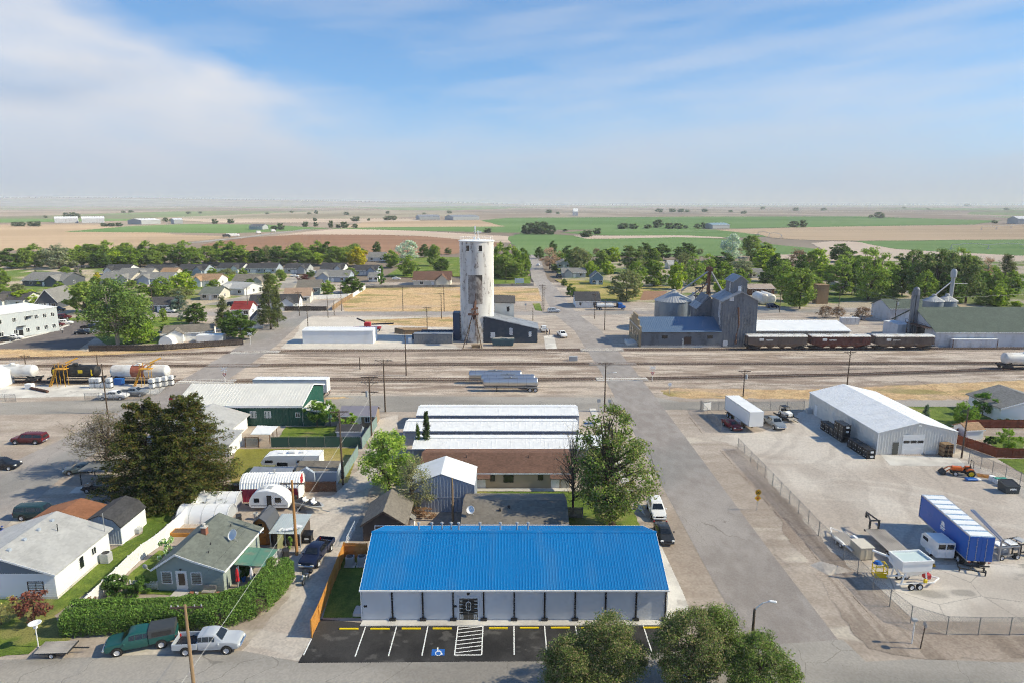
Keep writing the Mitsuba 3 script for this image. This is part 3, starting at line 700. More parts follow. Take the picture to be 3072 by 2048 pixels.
 for x in K['ax']:
  for s in(1,-1):
   wheel(t,Q,x,s*(W-.06),K['r'],s,rim,detail=detail)
 if not detail:
  return t
 put(t+'__wheel_arch',Q([lathe([(0,.0),(K['r']+.09,0),(K['r']+.09,.012),(0,.012)],18,'y',(x,s*(W+.004)-.006,K['r']+.02))for x in K['ax']for s in(1,-1)]),P_BLACK)
 xf,xr=st[-1][0],-K['L']/2
 zf=st[-1][1]
 for s in(1,-1):
  put(t+'__headlight',Q(rbox(xf-.22,xf+.02,s*W*.72-.17,s*W*.72+.17,zf-.02,zf+.15,.03)),P_LAMP)
  put(t+'__tail_light',Q(rbox(xr-.03,xr+.12,s*W*.86-.09,s*W*.86+.09,.78,1.05,.02)),P_RED)
  put(t+'__mirror',Q(rbox(info[ci[-1]][0]+.3,info[ci[-1]][0]+.42,s*(W+.1)-.1,s*(W+.1)+.1,1.05,1.22,.03)),two_tone or color)
 chrome=P_CHROME if kind in('pickup','big_suv')else color
 put(t+'__bumper',Q([rbox(xf-.1,xf+.12,-W*.86,W*.86,low+.06,low+.28,.05),rbox(xr-.12,xr+.08,-W*.86,W*.86,low+.08,low+.28,.05)]),chrome)
 put(t+'__grille',Q(rbox(xf-.05,xf+.03,-W*.5,W*.5,zf-.12,zf+.08,.02)),P_BLACK)
 put(t+'__licence_plate',Q(box(xr-.14,xr-.125,-.16,.16,low+.16,low+.31)),P_TRIM)
 return t
def axles(t,Q,xs,half,r=.5,dual=True,rim=P_RIM):
 for x in xs:
  for s in(1,-1):
   wheel(t,Q,x,s*(half-.18),r,s,rim,.5 if dual else .26)
  put(t+'__axle',Q(tube([(x,-half+.2,r),(x,half-.2,r)],.08,6)),P_FRAME)
def box_trailer(name,label,p,deg,L,H,body,roof=None,ribs=0,rear=None,group=None,floor=1.2,W=1.3,bogie=(-1,-2.3),skirt=False,cat='trailer'):
 """A semi trailer: front at +x."""
 t=thing(name,label,cat,group)
 Q=Place(p,deg)
 put(t+'__body',Q([box(-L/2,L/2,-W,W,floor,H-.03)]),body)
 put(t+'__roof',Q([box(-L/2-.01,L/2+.01,-W-.01,W+.01,H-.027,H)]+([box(-L/2+(i+.5)*L/ribs-.22,-L/2+(i+.5)*L/ribs+.22,-W+.02,W-.02,H+.003,H+.05)for i in range(ribs)]if ribs==-1 else[])),roof or body)
 e=.05
 put(t+'__edge_rail',Q([box(-L/2-.02,L/2+.02,s*(W+.025)-.02,s*(W+.025)+.02,z,z+.12)for s in(1,-1)for z in(floor-.02,H-.1)]+[box(x-.03,x+.03,s*(W+.025)-.02,s*(W+.025)+.02,floor+.12,H-.12)for x in(-L/2+.05,L/2-.05)for s in(1,-1)]),P_GALV)
 put(t+'__rear_door',Q([box(-L/2-.05,-L/2-.004,a,b,floor+.05,H-.12)for a,b in((-W+.06,-.02),(.02,W-.06))]),rear or body)
 put(t+'__lock_rod',Q([tube([(-L/2-.08,y,floor+.05),(-L/2-.08,y,H-.15)],.025,5)for y in(-.5,.5)]),P_GALV)
 put(t+'__frame',Q([box(-L/2+.2,L/2-1,s*.5-.07,s*.5+.07,floor-.32,floor-.003)for s in(1,-1)]+[box(-L/2-.03,-L/2+.06,-W+.1,W-.1,.5,.62)]+[box(-L/2,-L/2+.06,s*.6-.05,s*.6+.05,.62,floor-.003)for s in(1,-1)]),P_FRAME)
 axles(t,Q,[-L/2+1.5-a-1 for a in bogie],W)
 for s in(1,-1):
  put(t+'__landing_leg',Q([box(L/2-3.1,L/2-2.95,s*.8-.08,s*.8+.08,.06,floor-.003),box(L/2-3.2,L/2-2.85,s*.8-.15,s*.8+.15,0,.06)]),P_FRAME)
  put(t+'__tail_light',Q(box(-L/2-.06,-L/2-.03,s*(W-.25)-.12,s*(W-.25)+.12,.95,1.1)),P_RED)
  if skirt:
   put(t+'__side_skirt',Q(box(-L/2+4.5,L/2-3.5,s*(W-.06)-.02,s*(W-.06)+.02,.4,floor-.01)),P_WHITE)
 return t,Q
 # ------------------------------------------------------------------ builders: fences, poles, signs
def fence_posts(pts,gap):
 ls=LineString(pts)
 n=max(1,int(round(ls.length/gap)))
 return[ls.interpolate(i*ls.length/n).coords[0]for i in range(n+1)]
def chain_fence(label,pts,h=1.9,gap=3.0,screen=None,barb=False,wire=.016):
 """Round posts, top rail and a lattice of real wires; screen: a woven privacy fabric instead of bare wires."""
 t=thing('chain_link_fence',label,'fence')
 ps=fence_posts(pts,gap)
 for i,(x,y)in enumerate(ps):
  put(t+'__post',[tube([(x,y,0),(x,y,h+.05)],.04 if i%5 else .05,6)]+([bar((x,y,h+.05),(x-.2,y,h+.35),.03)]if barb else[]),P_FENCE)
 put(t+'__top_rail',[tube([(*a,h),(*b,h)],.025,5)for a,b in zip(ps[:-1],ps[1:])],P_FENCE)
 g=[]
 for a,b in zip(ps[:-1],ps[1:]):
  L=dist(a,b)
  d=np.array([(b[0]-a[0])/L,(b[1]-a[1])/L,0]);A=np.array([*a,0.0])
  if screen:
   nz=np.array([-d[1],d[0],0])*.03
   v=np.array([A+nz,A+d*L+nz,A+d*L+nz+[0,0,h-.1],A+nz+[0,0,h-.1]])
   g.append((np.vstack([v,v-nz*1.4]),tri(BOXF)))
   continue
  s=.16
  hh=h-.05
  for sg in(1,-1):
   for u in np.arange(-hh,L,s):
    u0,z0,u1,z1=u,0.03,u+hh,hh
    if u0<0:
     z0+=-u0;u0=0
    if u1>L:
     z1-=u1-L;u1=L
    if z1-z0<.05:
     continue
    if sg<0:
     u0,u1=L-u0,L-u1
    p,q=A+d*u0+[0,0,z0],A+d*u1+[0,0,z1]
    o=np.cross((q-p)/np.linalg.norm(q-p),[-d[1],d[0],0])*wire/2
    g.append((np.array([p-o,p+o,q+o,q-o]),np.array([[0,1,2,3]])))
 if screen:
  for q in g:
   put(t+'__screen_panel',[q],screen)
 else:
  stuff_part(t+'__wire_mesh',g,P_FENCE)
 return t
def board_fence(label,pts,h=1.8,m=None,bw=.15,gap=2.4,post_m=None,name='board_fence',side=1,picket=False,each=False):
 t=thing(name,label,'fence')
 ps=fence_posts(pts,gap)
 for x,y in ps:
  put(t+'__post',[box(x-.055,x+.055,y-.055,y+.055,0,h+.06)],post_m or m)
 boards,rails=[],[]
 r=random.Random(len(used))
 for a,b in zip(ps[:-1],ps[1:]):
  L,deg=dist(a,b),heading(a,b)
  for z in(.35,h-.35):
   rails.append(at(box(0,L,-.02*side-.025,-.02*side+.025,z-.045,z+.045),*a,0,deg))
  n=max(1,int(L/(bw*(1.6 if picket else 1.03))))
  for i in range(n):
   x,top=i*L/n,h+r.uniform(-.03,.02)
   y=.03*side
   boards.append(at(box(x+.006,x+(L/n)*(.62 if picket else .96),y-.012+r.uniform(-.004,.004),y+.012,.05,top),*a,0,deg))
 if each:
  for b in boards:
   put(t+'__board',[b],m)
 else:
  stuff_part(t+'__board',boards,m)
 put(t+'__rail',rails,post_m or m)
 return t
def pole(label,p,h,arms=((.6,2.4,0),),box_at=None,lamp=None,r=.16,group=None,lean=(0,0),name='utility_pole',m=None):
 """Tapered pole; arms: (distance below the top, length, deg) with insulators; box_at: a transformer; lamp: (deg, reach, height)."""
 t=thing(name,label,'utility pole',group)
 x,y=p
 top=(x+lean[0],y+lean[1],h)
 put(t+'__shaft',[tube([(x,y,-.2),((x+top[0])/2,(y+top[1])/2,h/2),top],(r,r*.85,r*.62),8)],m or W_POLE,40)
 for dz,ln,deg in arms:
  k=put(t+'__crossarm',[at(box(-ln/2,ln/2,.12,.24,h-dz-.07,h-dz+.07),top[0],top[1],0,deg),at(bar((-ln*.32,.1,h-dz),(0,.1,h-dz-.7),.05),top[0],top[1],0,deg),at(bar((ln*.32,.1,h-dz),(0,.1,h-dz-.7),.05),top[0],top[1],0,deg)],W_POLE)
  for u in(-.46,-.25,.25,.46):
   put(k+'__insulator',[at(lathe([(.0,.24),(.05,.22),(.03,.15),(.06,.1),(.03,.07)],8),*at((np.array([[u*ln,.18,h-dz]]),None),top[0],top[1],0,deg)[0][0])],P_GREYBOX)
 if box_at:
  dz,side=box_at
  put(t+'__transformer',[lathe([(0,h-dz-.5),(.26,h-dz-.5),(.28,h-dz-.4),(.28,h-dz+.4),(.2,h-dz+.5),(0,h-dz+.5)],12,'z',(top[0]+side*.48,top[1],0))],P_GREYBOX,40)
 if lamp:
  deg,reach,z=lamp
  arm=[(0,0,z),(reach*.5,0,z+.35),(reach,0,z+.4)]
  k=put(t+'__lamp_arm',[at(tube(arm,.04,6),x,y,0,deg)],P_GALV)
  put(k+'__lamp_head',[at(rbox(reach-.1,reach+.6,-.14,.14,z+.32,z+.48,.06),x,y,0,deg)],P_WHITE)
 return t
def wires(label,spans,r=.012,sag=.02,m=None):
 t=thing('power_line',label,'power line')
 for a,b in spans:
  a,b=np.array(a,float),np.array(b,float)
  L=np.linalg.norm(b-a)
  s=np.linspace(0,1,15)
  q=a+(b-a)*s[:,None]
  q[:,2]-=4*sag*L*s*(1-s)
  put(t+'__wire',[tube(q,r,4,False)],m or P_WIRE)
 return t
 # ------------------------------------------------------------------ builders: trees
def leaf_quads(c,size,rng,cols,up=.35,slim=.62,tilt=None):
 """One small leaf or leaf spray for each centre; the dye of each leaf varies."""
 n=len(c)
 nr=rng.normal(size=(n,3));nr[:,2]=np.abs(nr[:,2])+up
 if tilt is not None:
  nr+=tilt
 nr/=np.linalg.norm(nr,axis=1,keepdims=True)
 a=np.cross(nr,rng.normal(size=(n,3)));a/=np.linalg.norm(a,axis=1,keepdims=True)+1e-9
 b=np.cross(nr,a)
 s=size*rng.uniform(.6,1.35,(n,1))
 V=np.stack([c-a*s,c-b*s*slim*.8+a*s*.1,c+a*s,c+b*s*slim+a*s*.1],1).reshape(-1,3)
 F=np.arange(n*4).reshape(-1,4)
 cols=np.array(cols,float)
 col=2.5*cols[rng.integers(0,len(cols),n)]*rng.uniform(.72,1.3,(n,1))*rng.uniform(.92,1.08,(n,3))
 return V,tri(F),np.repeat(col,4,0)
def clumped(rng,shape,nclump,nleaf,cr,h0,h1,rad):
 """Leaf centres in clumps through a crown between h0 and h1 with radius rad * shape(t); clumps sit mostly in the outer shell."""
 cs=[]
 while len(cs)<nclump:
  t=rng.uniform(0,1)
  R=rad*shape(t)
  if rng.uniform(0,1)>(shape(t))**1.2+.05:
   continue
  th,rr=rng.uniform(0,2*math.pi),R*rng.uniform(.25,1.0)**.55
  rr*=.86+.24*math.sin(3*th+5*t+rng.uniform(0,1))
  cs.append((rr*math.cos(th),rr*math.sin(th),h0+t*(h1-h0)))
 cs=np.array(cs)
 k=cr*rng.uniform(.55,1.35,nclump)
 i=np.repeat(np.arange(nclump),nleaf)
 d=rng.normal(size=(len(i),3));d/=np.linalg.norm(d,axis=1,keepdims=True)
 d*=rng.uniform(0,1,(len(i),1))**.5*k[i][:,None]
 d[:,2]*=.8
 return cs,cs[i]+d
SHAPES_T={'round':lambda t:max(.02,math.sin(math.pi*min(1,.10+.90*t))**.6)if t<1 else .1,'oval':lambda t:math.sin(math.pi*(.06+.92*t)**.85)**.7,'tall':lambda t:(.55+.45*math.sin(math.pi*t**.8))*(1-.55*max(0,t-.75)/.25),'cone':lambda t:max(.05,1-t)**.85*(.9 if t<.06 else 1),'fan':lambda t:.35+.65*min(1,t*1.6)*(1-max(0,t-.8)*2.4),}
def tree_mesh(seed,h,rad,shape='round',nclump=40,nleaf=60,leaf=.35,cols=((.05,.09,.02),),bare=.16,cr=None,limbs=10,trunk_r=None,forks=1,slim=.62,up=.35,twigs=0):
 """(bark geometry, leaf vertices, leaf faces, leaf dyes) of one tree standing at the origin."""
 rng=np.random.default_rng(seed)
 cs,lc=clumped(rng,SHAPES_T[shape],nclump,nleaf,cr or rad*.26,h*bare,h*.97,rad)
 V,F,col=leaf_quads(lc,leaf,rng,cols,up,slim)
 tr=trunk_r or h*.022
 g=[]
 for f in range(forks):
  th=rng.uniform(0,6.28)
  off=rad*.28*(forks>1)
  q=[(0,0,-.1),(off*.15*math.cos(th),off*.15*math.sin(th),h*bare),(off*math.cos(th)+rng.normal()*.1,off*math.sin(th),h*.55),(off*1.5*math.cos(th),off*1.5*math.sin(th),h*.86)]
  g.append(tube(q,(tr,tr*.8,tr*.45,tr*.12),7))
  base=np.array(q)
  for i in range(limbs):
   c=cs[rng.integers(0,nclump)]
   zz=max(h*bare*.9,min(c[2]*.75,h*.6))
   k=np.array([np.interp(zz,base[:,2],base[:,j])for j in range(2)]+[zz])
   g.append(tube([k,(k+c)/2+rng.normal(size=3)*rad*.05+[0,0,-.05*h*0],c],(tr*.35,tr*.22,tr*.07),5,False))
 for i in range(twigs):
  c=cs[rng.integers(0,nclump)]
  e=c+rng.normal(size=3)*rad*.22+[0,0,rad*.12]
  g.append(tube([c*[.6,.6,.8],c,e],(tr*.14,tr*.08,.01),4,False))
 return join(g),V,F,col
def tree(name,label,p,group=None,deg=0,bark='m_bark',z=0,scale=1.0,**k):
 t=thing(name,label,'tree',group)
 b,V,F,col=tree_mesh(**k)
 put(t+'__trunk',at(b,p[0],p[1],z,deg,scale),bark,50)
 put(t+'__crown',at((V,F),p[0],p[1],z,deg,scale),'m_leaf',color=col)
 return t
KITS={}
def tree_kit(kit,bark='m_bark',**k):
 b,V,F,col=tree_mesh(**k)
 g='kit_'+kit
 scene[g]={'type':'shapegroup','trunk':mikit.ply(b,bark,smooth=50),'crown':mikit.ply((V,F),'m_leaf',color=col)}
 KITS[kit]=(g,k['h'],k['rad'])
def plant(kit,name,label,p,h,group=None,wide=1.0,deg=0,cat='tree'):
 """A copy of a kit tree, scaled to the height h."""
 g,h0,_=KITS[kit]
 t=thing(name,label,cat,group)
 s=h/h0
 scene[t]={'type':'instance','to_world':T().translate([p[0],p[1],0]).rotate([0,0,1],deg).scale([s*wide,s*wide,s]),'kit':{'type':'ref','id':g}}
 return t
def bush(name,label,p,rx,ry,h,cols,seed,leaf=.12,n=2600,cat='bush',group=None,cl=26):
 t=thing(name,label,cat,group)
 rng=np.random.default_rng(seed)
 cs=np.stack([rng.uniform(-1,1,cl),rng.uniform(-1,1,cl),rng.uniform(0,1,cl)],1)
 cs[:,:2]*=np.sqrt(np.clip(1-cs[:,2:]**2*.7,0,1))*.78
 c=cs[rng.integers(0,cl,n)]+np.array([1,1,.55])*.24*(lambda d:d/np.linalg.norm(d,axis=1,keepdims=True)*rng.uniform(0,1,(n,1))**.4)(rng.normal(size=(n,3)))
 c=c*[rx,ry,h*.86]+[p[0],p[1],h*.1]
 c[:,2]=np.maximum(c[:,2],.05)
 V,F,col=leaf_quads(c,leaf,rng,cols)
 put(t+'__foliage',(V,F),'m_leaf',color=col)
 put(t+'__stem',[tube([(p[0],p[1],0),(p[0]+a*rx,p[1]+b*ry,h*.6)],(.05,.015),5,False)for a,b in((.1,.1),(-.4,.2),(.4,-.2),(0,-.4))],'m_bark')
 return t
def conifer(name,label,p,h,rad,seed,cols,nb=150,leaf=.2,skirt=.06,per=46):
 rng=np.random.default_rng(seed)
 cen,g=[],[tube([(0,0,-.1),(0,0,h*.5),(0,0,h*.98)],(h*.024,h*.016,.03),7)]
 for i in range(nb):
  t=rng.uniform(0,1)**1.25
  z0=h*(skirt+(1-skirt)*t)
  L=rad*max(.09,(1-t))**.5*rng.uniform(.6,1.12)
  th=rng.uniform(0,2*math.pi)
  d=np.array([math.cos(th),math.sin(th),0])
  s=rng.uniform(.18,1,per)**.75
  droop=-.22*L*s+.32*L*np.maximum(0,s-.55)+.10*L
  c=d*(L*s)[:,None]+np.array([0,0,z0])+np.array([0,0,1.0])*droop[:,None]
  side=np.array([-d[1],d[0],0])
  wdt=(.06+.30*L*(1-s)*.7+.05*L)
  c+=side*(rng.normal(size=per)*wdt*.5)[:,None]+np.array([0,0,1])*(rng.normal(size=per)*.16)[:,None]
  cen.append(c)
  if i%3==0:
   g.append(tube([(0,0,z0),tuple(d*L*.5+[0,0,z0-.02*L]),tuple(d*L*.95+[0,0,z0-.0*L])],(h*.005,h*.003,.008),4,False))
 V,F,col=leaf_quads(np.vstack(cen),leaf,rng,cols,.5,.34)
 t=thing(name,label,'tree')
 put(t+'__trunk',at(g,p[0],p[1]),'m_bark')
 put(t+'__crown',at((V,F),p[0],p[1]),'m_leaf',color=col)
 # ------------------------------------------------------------------ the long blue-roofed building and its lot
def blue_building():
 t=thing('blue_roof_building','long low building with a bright blue ribbed metal roof at the striped parking lot','building')
 x0,x1,y0,D,hw,hr=-14.66,15.08,58.6,12.6,3.6,6.2
 W=x1-x0
 P=Place((x0,y0))
 put(t+'__wall',P(prism_x([(0,0),(D,0),(D,hw),(D/2,hr-.1),(0,hw)],0,W)),P_STUCCO)
 n=np.array([0,-(hr-hw),D/2]);n/=np.linalg.norm(n)
 L=math.hypot(D/2+.28,(hr-hw)*(1+.28/(D/2)))
 v=np.array([0,-(D/2),-(hr-hw)])/math.hypot(D/2,hr-hw)
 put(t+'__roof',[P(ribbed((-.12,D/2,hr),(1,0,0),v,n,W+.24,L,.30,.022)),P(ribbed((W+.12,D/2,hr),(-1,0,0),v*[1,-1,1],n*[1,-1,1],W+.24,L,.30,.022))],P_BLUEROOF)
 put(t+'__ridge_cap',P(hull([(x,D/2+a,hr+b)for x in(-.14,W+.14)for a,b in((-.22,-.03),(.22,-.03),(0,.07),(-.22,-.06),(.22,-.06))])),P_BLUEROOF)
 e=L*v+[0,D/2,hr]
 put(t+'__gutter',P([box(-.14,W+.14,e[1]-.12,e[1]+.0,e[2]-.15,e[2]-.03),box(-.14,W+.14,D-e[1],D-e[1]+.12,e[2]-.15,e[2]-.03)]),P_TRIM)
 put(t+'__soffit',P([box(0,W,e[1],-.003,e[2]-.13,e[2]-.09)]),P_TRIM)
 for sx in(-.13,W+.09):
  put(t+'__gable_trim',P([bar((sx+.02,e[1],e[2]-.07),(sx+.02,D/2,hr-.07),.04,.16),bar((sx+.02,D/2,hr-.07),(sx+.02,D-e[1],e[2]-.07),.04,.16)]),P_TRIM)
 m=10
 for i in range(1,m+1):
  if i==m:
   u=W-.1
  else:
   u=i*W/m
  k=put(t+'__pilaster',P(box(u-.065,u+.065,-.13,-.003,.12,hw-.12)),P_BLACK)
  put(k+'__foot',P(rbox(u-.32,u+.32,-.30,-.003,.10,.34,.04)),P_BLACK)
 for i in range(m):
  if i==3:
   continue
  put(t+'__wall_panel',P(box(i*W/m+.12,(i+1)*W/m-.12,-.03,-.002,.14,hw-.2)),P_STUCCO)
 c=3.5*W/m
 b=put(t+'__entrance',P([box(c-1.05,c-.92,-.08,-.003,.1,2.6),box(c+.92,c+1.05,-.08,-.003,.1,2.6),box(c-.92,c+.92,-.08,-.003,2.45,2.6)]),P_STUCCO)
 for s in(-1,1):
  q=put(b+'__glass_door',P(box(c+min(0,s*.9)+.015,c+max(0,s*.9)-.015,-.06,-.01,.12,2.42)),P_GLASS)
 bars=[box(c+s*.74-.17,c+s*.74+.17,-.085,-.063,z,z+.05)for s in(-1,1)for z in(.9,1.35,1.75,2.15)]
 bars+=[box(c+s*.68-.16+j*.07,c+s*.68-.16+j*.07+.03,-.085,-.063,.2,.72)for s in(-1,1)for j in range(5)]
 th=np.linspace(-.9,3.9,14)
 bars+=[bar((c+.24*math.cos(a),-.075,1.75+.34*math.sin(a)),(c+.24*math.cos(d),-.075,1.75+.34*math.sin(d)),.05)for a,d in zip(th[:-1],th[1:])]
 th=np.linspace(2.3,6.9,14)
 bars+=[bar((c+.24*math.cos(a),-.075,1.35+.22*math.sin(a)),(c+.24*math.cos(d),-.075,1.35+.22*math.sin(d)),.045)for a,d in zip(th[:-1],th[1:])]
 put(b+'__door_decal',P(bars),P_LINE)
 labels[b+'__door_decal']={'label':'pale ring and stripes stuck on the dark glass doors'}
 put(t+'__wall_lamp',P([rbox(c-.14,c+.14,-.22,-.003,2.85,3.05,.05)]),P_BLACK)
 for u,z in((.35,1.45),(c-1.3,1.45)):
  put(t+'__wall_plaque',P([rbox(u-.16,u+.16,-.05,-.032,z,z+.24,.008)]),P_BLACK)
 put(t+'__door_step',P(box(c-1.2,c+1.2,-.9,-.003,.102,.125)),M_CONC)
 for u in(4.6,6.0,7.1,8.1,8.9,11.2,13.4,15.2,16.4):
  y=D/2+1.6
  z=hr-(hr-hw)/(D/2)*1.6
  put(t+'__vent_pipe',P([tube([(u,y,z-.1),(u,y,z+.75)],.09,8),lathe([(0,z+.95),(.17,z+.88),(.17,z+.75),(.09,z+.7)],10,'z',(u,y,0))]),P_GALV)
 put(t+'__downpipe',P([tube([(-.06,-.1,e[2]-.1),(-.06,-.06,e[2]-.4),(-.06,-.06,.15)],.05,6),tube([(W+.06,-.1,e[2]-.1),(W+.06,-.06,e[2]-.4),(W+.06,-.06,.15)],.05,6)]),P_TRIM)
blue_building()
PL=(-14.66,58.6)
# painted lines, wheel stops, hatched aisle, access symbol (flat print on the asphalt)
lines=[(((-14.15,57.55)),((-14.16,53.21))),((-11.16,57.59),(-11.17,53.28)),((-8.14,57.63),(-8.15,53.31)),((0.19,57.69),(0.2,53.44)),((3.15,57.69),(3.18,53.35)),((6.14,57.69),(6.26,53.4)),((10.01,57.75),(10.01,53.56)),((12.72,57.75),(12.76,53.56)),((15,58.58),(15.12,57.48))]
for i,(a,b)in enumerate(lines):
 structure('parking_line',[strip([a,b],.11,.040)],P_LINE)
structure('parking_line',[strip([(-18.84,55.75),(-18.88,53.4)],.11,.040)],P_LINE)
aisle=[(-5.22,57.63),(-2.81,57.67),(-2.75,53.45),(-5.21,53.42)]
g=[strip([aisle[i],aisle[(i+1)%4]],.11,.040)for i in range(1,4)]+[strip([aisle[0],aisle[1]],.08,.040)]
for i in range(7):
 a,b=lerp(aisle[0],aisle[3],(i+.85)/7.4),lerp(aisle[1],aisle[2],(i+.1)/7.4)
 g.append(strip([lerp(a,b,.03),lerp(a,b,.97)],.10,.0405))
structure('hatched_aisle',g,P_LINE)
STOPS=[((-16.58,57.16),(-14.76,57.16)),((-13.61,57.16),(-11.76,57.16)),((-10.59,57.19),(-8.76,57.19)),((-7.61,57.21),(-5.8,57.21)),((-2.22,57.27),(-0.4,57.27)),((0.76,57.31),(2.58,57.31)),((3.74,57.33),(5.56,57.33)),((6.69,57.3),(8.54,57.3)),((12.64,57.34),(14.53,57.34))]
WS_LABEL=['first yellow concrete wheel stop from the left, nearest the orange fence','second yellow wheel stop from the left','third yellow wheel stop from the left','yellow wheel stop left of the hatched aisle, above the blue access symbol','yellow wheel stop directly right of the hatched aisle','second yellow wheel stop right of the hatched aisle','third yellow wheel stop right of the hatched aisle','yellow wheel stop half hidden behind the left street tree','last yellow wheel stop at the right end of the lot']
for(a,b),lb in zip(STOPS,WS_LABEL):
 t=thing('wheel_stop',lb,'wheel stop','yellow wheel stops along the blue building')
 L,d=dist(a,b),heading(a,b)
 put(t,[at(hull([(x,y,z)for x in(0,L)for y,z in((-.09,.035),(.09,.035),(.08,.13),(-.08,.13),(.05,.16),(-.05,.16))]),*a,0,d)],P_YELLOW)
sy=(-7.3,53.35),(-6.12,53.38),(-6.15,54.27),(-7.34,54.25)
structure('access_symbol',[poly(list(sy),.040)],P_BLUEP)
c=lerp(lerp(sy[0],sy[1],.5),lerp(sy[3],sy[2],.5),.5)
SY=lambda u,v:(c[0]+u,c[1]+v)
arc=[SY(.05+.27*math.cos(a),-.12+.33*math.sin(a))for a in np.linspace(1.9,6.0,16)]
structure('access_symbol',[strip(arc,.07,.045),strip([SY(-.08,.42),SY(-.05,.1),SY(.22,.08),SY(.34,-.28),SY(.46,-.24)],.09,.046),poly([SY(-.1+.09*math.cos(a),.56+.09*math.sin(a))for a in np.linspace(0,6.2,12)],.045),strip([SY(-.06,.26),SY(.18,.24)],.06,.0465)],P_LINE)
board_fence('honey coloured new board fence between the lane and the blue building',[(-18.86,55.94),(-18.85,58.7),(-19.39,70.56)],1.85,W_HONEY,.16,2.5,side=1)
board_fence('short honey coloured fence closing the yard behind the two cooling units',[(-19.31,70.48),(-16.68,70.36)],1.85,W_HONEY,.13,2.0)
for p,lb in(((-18.29,68.75),'left grey cooling unit in the shaded yard beside the blue building'),((-16.96,68.81),'right grey cooling unit in the shaded yard, against the blue building')):
 t=thing('cooling_unit',lb,'air conditioner','cooling units in the shaded yard')
 put(t+'__pad',[box(p[0]-.6,p[0]+.6,p[1]-.5,p[1]+.5,.02,.12)],M_CONC)
 put(t+'__cabinet',[rbox(p[0]-.45,p[0]+.45,p[1]-.4,p[1]+.4,.12,1.15,.04)],P_GREYBOX)
 put(t+'__fan_guard',[lathe([(.38,1.16),(.38,1.2),(.1,1.22),(0,1.22)],14,'z',(p[0],p[1],0))],P_FRAME)
t=thing('concrete_pad','pale concrete pad at the left front corner of the blue building','pad')
put(t,[poly([(-15.76,59.18),(-14.84,59.18),(-15.14,60.54),(-15.73,60.54)],.02,.35)],M_CONC)
a,b=(-19.7,73.06),(-19.67,77.04)
t=thing('pipe_gate','white pipe rail gate beside the lane left of the blue building','gate')
put(t+'__rail',[tube([(*a,z),(*b,z)],.03,6)for z in(.5,.85,1.2)],P_WHITE)
for q in(a,lerp(a,b,.5),b):
 put(t+'__post',[tube([(*q,0),(*q,1.3)],.045,6)],P_WHITE)
 # ------------------------------------------------------------------ behind the blue building
house('garage','dark weathered wooden garage with a taupe roof left of and behind the blue building','garage',(-18.0,74.3),1,5.1,6.0,2.2,3.9,W_OLDBROWN,R_TAUPE,'y',.25,trim=W_OLDBROWN,openings=[('d','S',2.6,2.2,2.0,W_OLDBROWN)])
t=thing('dog_house','small pale hut with a grey gable roof right of the weathered garage','hut')
p=(-12.91,78.11)
put(t+'__wall',[box(p[0]-.5,p[0]+.5,p[1],p[1]+1.0,0,.9)],P_WHITE)
put(t+'__roof',[at(prism_y(gable_profile(1.0,.85,1.25,.12,.06),-.1,1.1),p[0]-.5,p[1])],R_GREY)
h2,P2=house('bungalow','low bungalow with a broad taupe shingle roof directly behind the blue building','house',(-5.8,74.1),-.4,12.3,8.0,2.5,3.5,plain('tan_wall',(.33,.26,.20),.9),R_TAUPE,'x',.35,openings=[('w','S',1.6,1.0,1.2,1.1),('w','S',2.9,1.0,.8,1.1),('w','S',10.5,1.0,1.6,1.1),('d','S',4.4)])
put(h2+'__stone_front',P2([box(4.9,9.3,-.12,-.05,.0,2.3)]),worn('stone_facing',(.42,.40,.37),(.20,.19,.18),.9,s=5))
for u,y in((4.3,2.0),(5.4,2.6)):
 put(h2+'__roof_vent',P2([rbox(u-.15,u+.15,y-.15,y+.15,2.5+y*.25,2.95+y*.25,.04)]),P_FRAME)
def dish(key,c,r,az,m=P_WHITE):
 """A satellite dish on a tripod mast; its bowl faces az degrees."""
 b=lathe([(0,0),(r*.5,.05),(r*.85,.17),(r,.26),(r*.97,.27),(r*.8,.19),(r*.45,.07),(0,.02)],18)
 v=b[0][:,[2,0,1]]@np.array([[math.cos(.6),0,math.sin(.6)],[0,1,0],[-math.sin(.6),0,math.cos(.6)]])
 k=put(key+'__dish',[at((v,b[1]),c[0],c[1],c[2]+r+.25,az)],m,40)
 put(k+'__mount',[tube([(c[0],c[1],c[2]),(c[0],c[1],c[2]+r+.25)],.04,6),tube([(c[0]-.5,c[1],c[2]-.1),(c[0],c[1],c[2]+r)],.025,5),tube([(c[0]+.5,c[1],c[2]-.1),(c[0],c[1],c[2]+r)],.025,5)],P_GALV)
dish(h2,(-5.0,75.3,2.85),.5,-100)
W_SHED=plain('blue_grey_metal',(.36,.40,.47),.5,.2)
t=thing('steel_shed','tall grey ribbed steel shed with a white gable roof, left of the tan house','shed')
P=Place((-13.6,82.2))
put(t+'__wall',P([ribbed((0,0,0),(1,0,0),(0,0,1),(0,-1,0),8.6,0,.42,.09,lambda u:3.75+(1-abs(u-4.3)/4.3)*1.5,.55),ribbed((8.6,0,0),(0,1,0),(0,0,1),(1,0,0),6.2,3.75,.42,.07),ribbed((0,6.2,0),(0,-1,0),(0,0,1),(-1,0,0),6.2,3.75,.42,.07),box(.05,8.55,6.1,6.2,0,3.7),box(0,8.6,-.11,-.04,2.05,2.12)]),W_SHED)
put(t+'__roof',P(prism_y(gable_profile(8.6,3.82,5.36,.12,.06),-.12,6.35)),W_WHITE)
put(t+'__corner_trim',P([box(8.6,8.72,-.12,-.0,0,3.75),box(-.12,0,-.12,0,0,3.75)]),P_TRIM)
WALL_TAN=plain('tan_siding',(.46,.355,.235),.85)
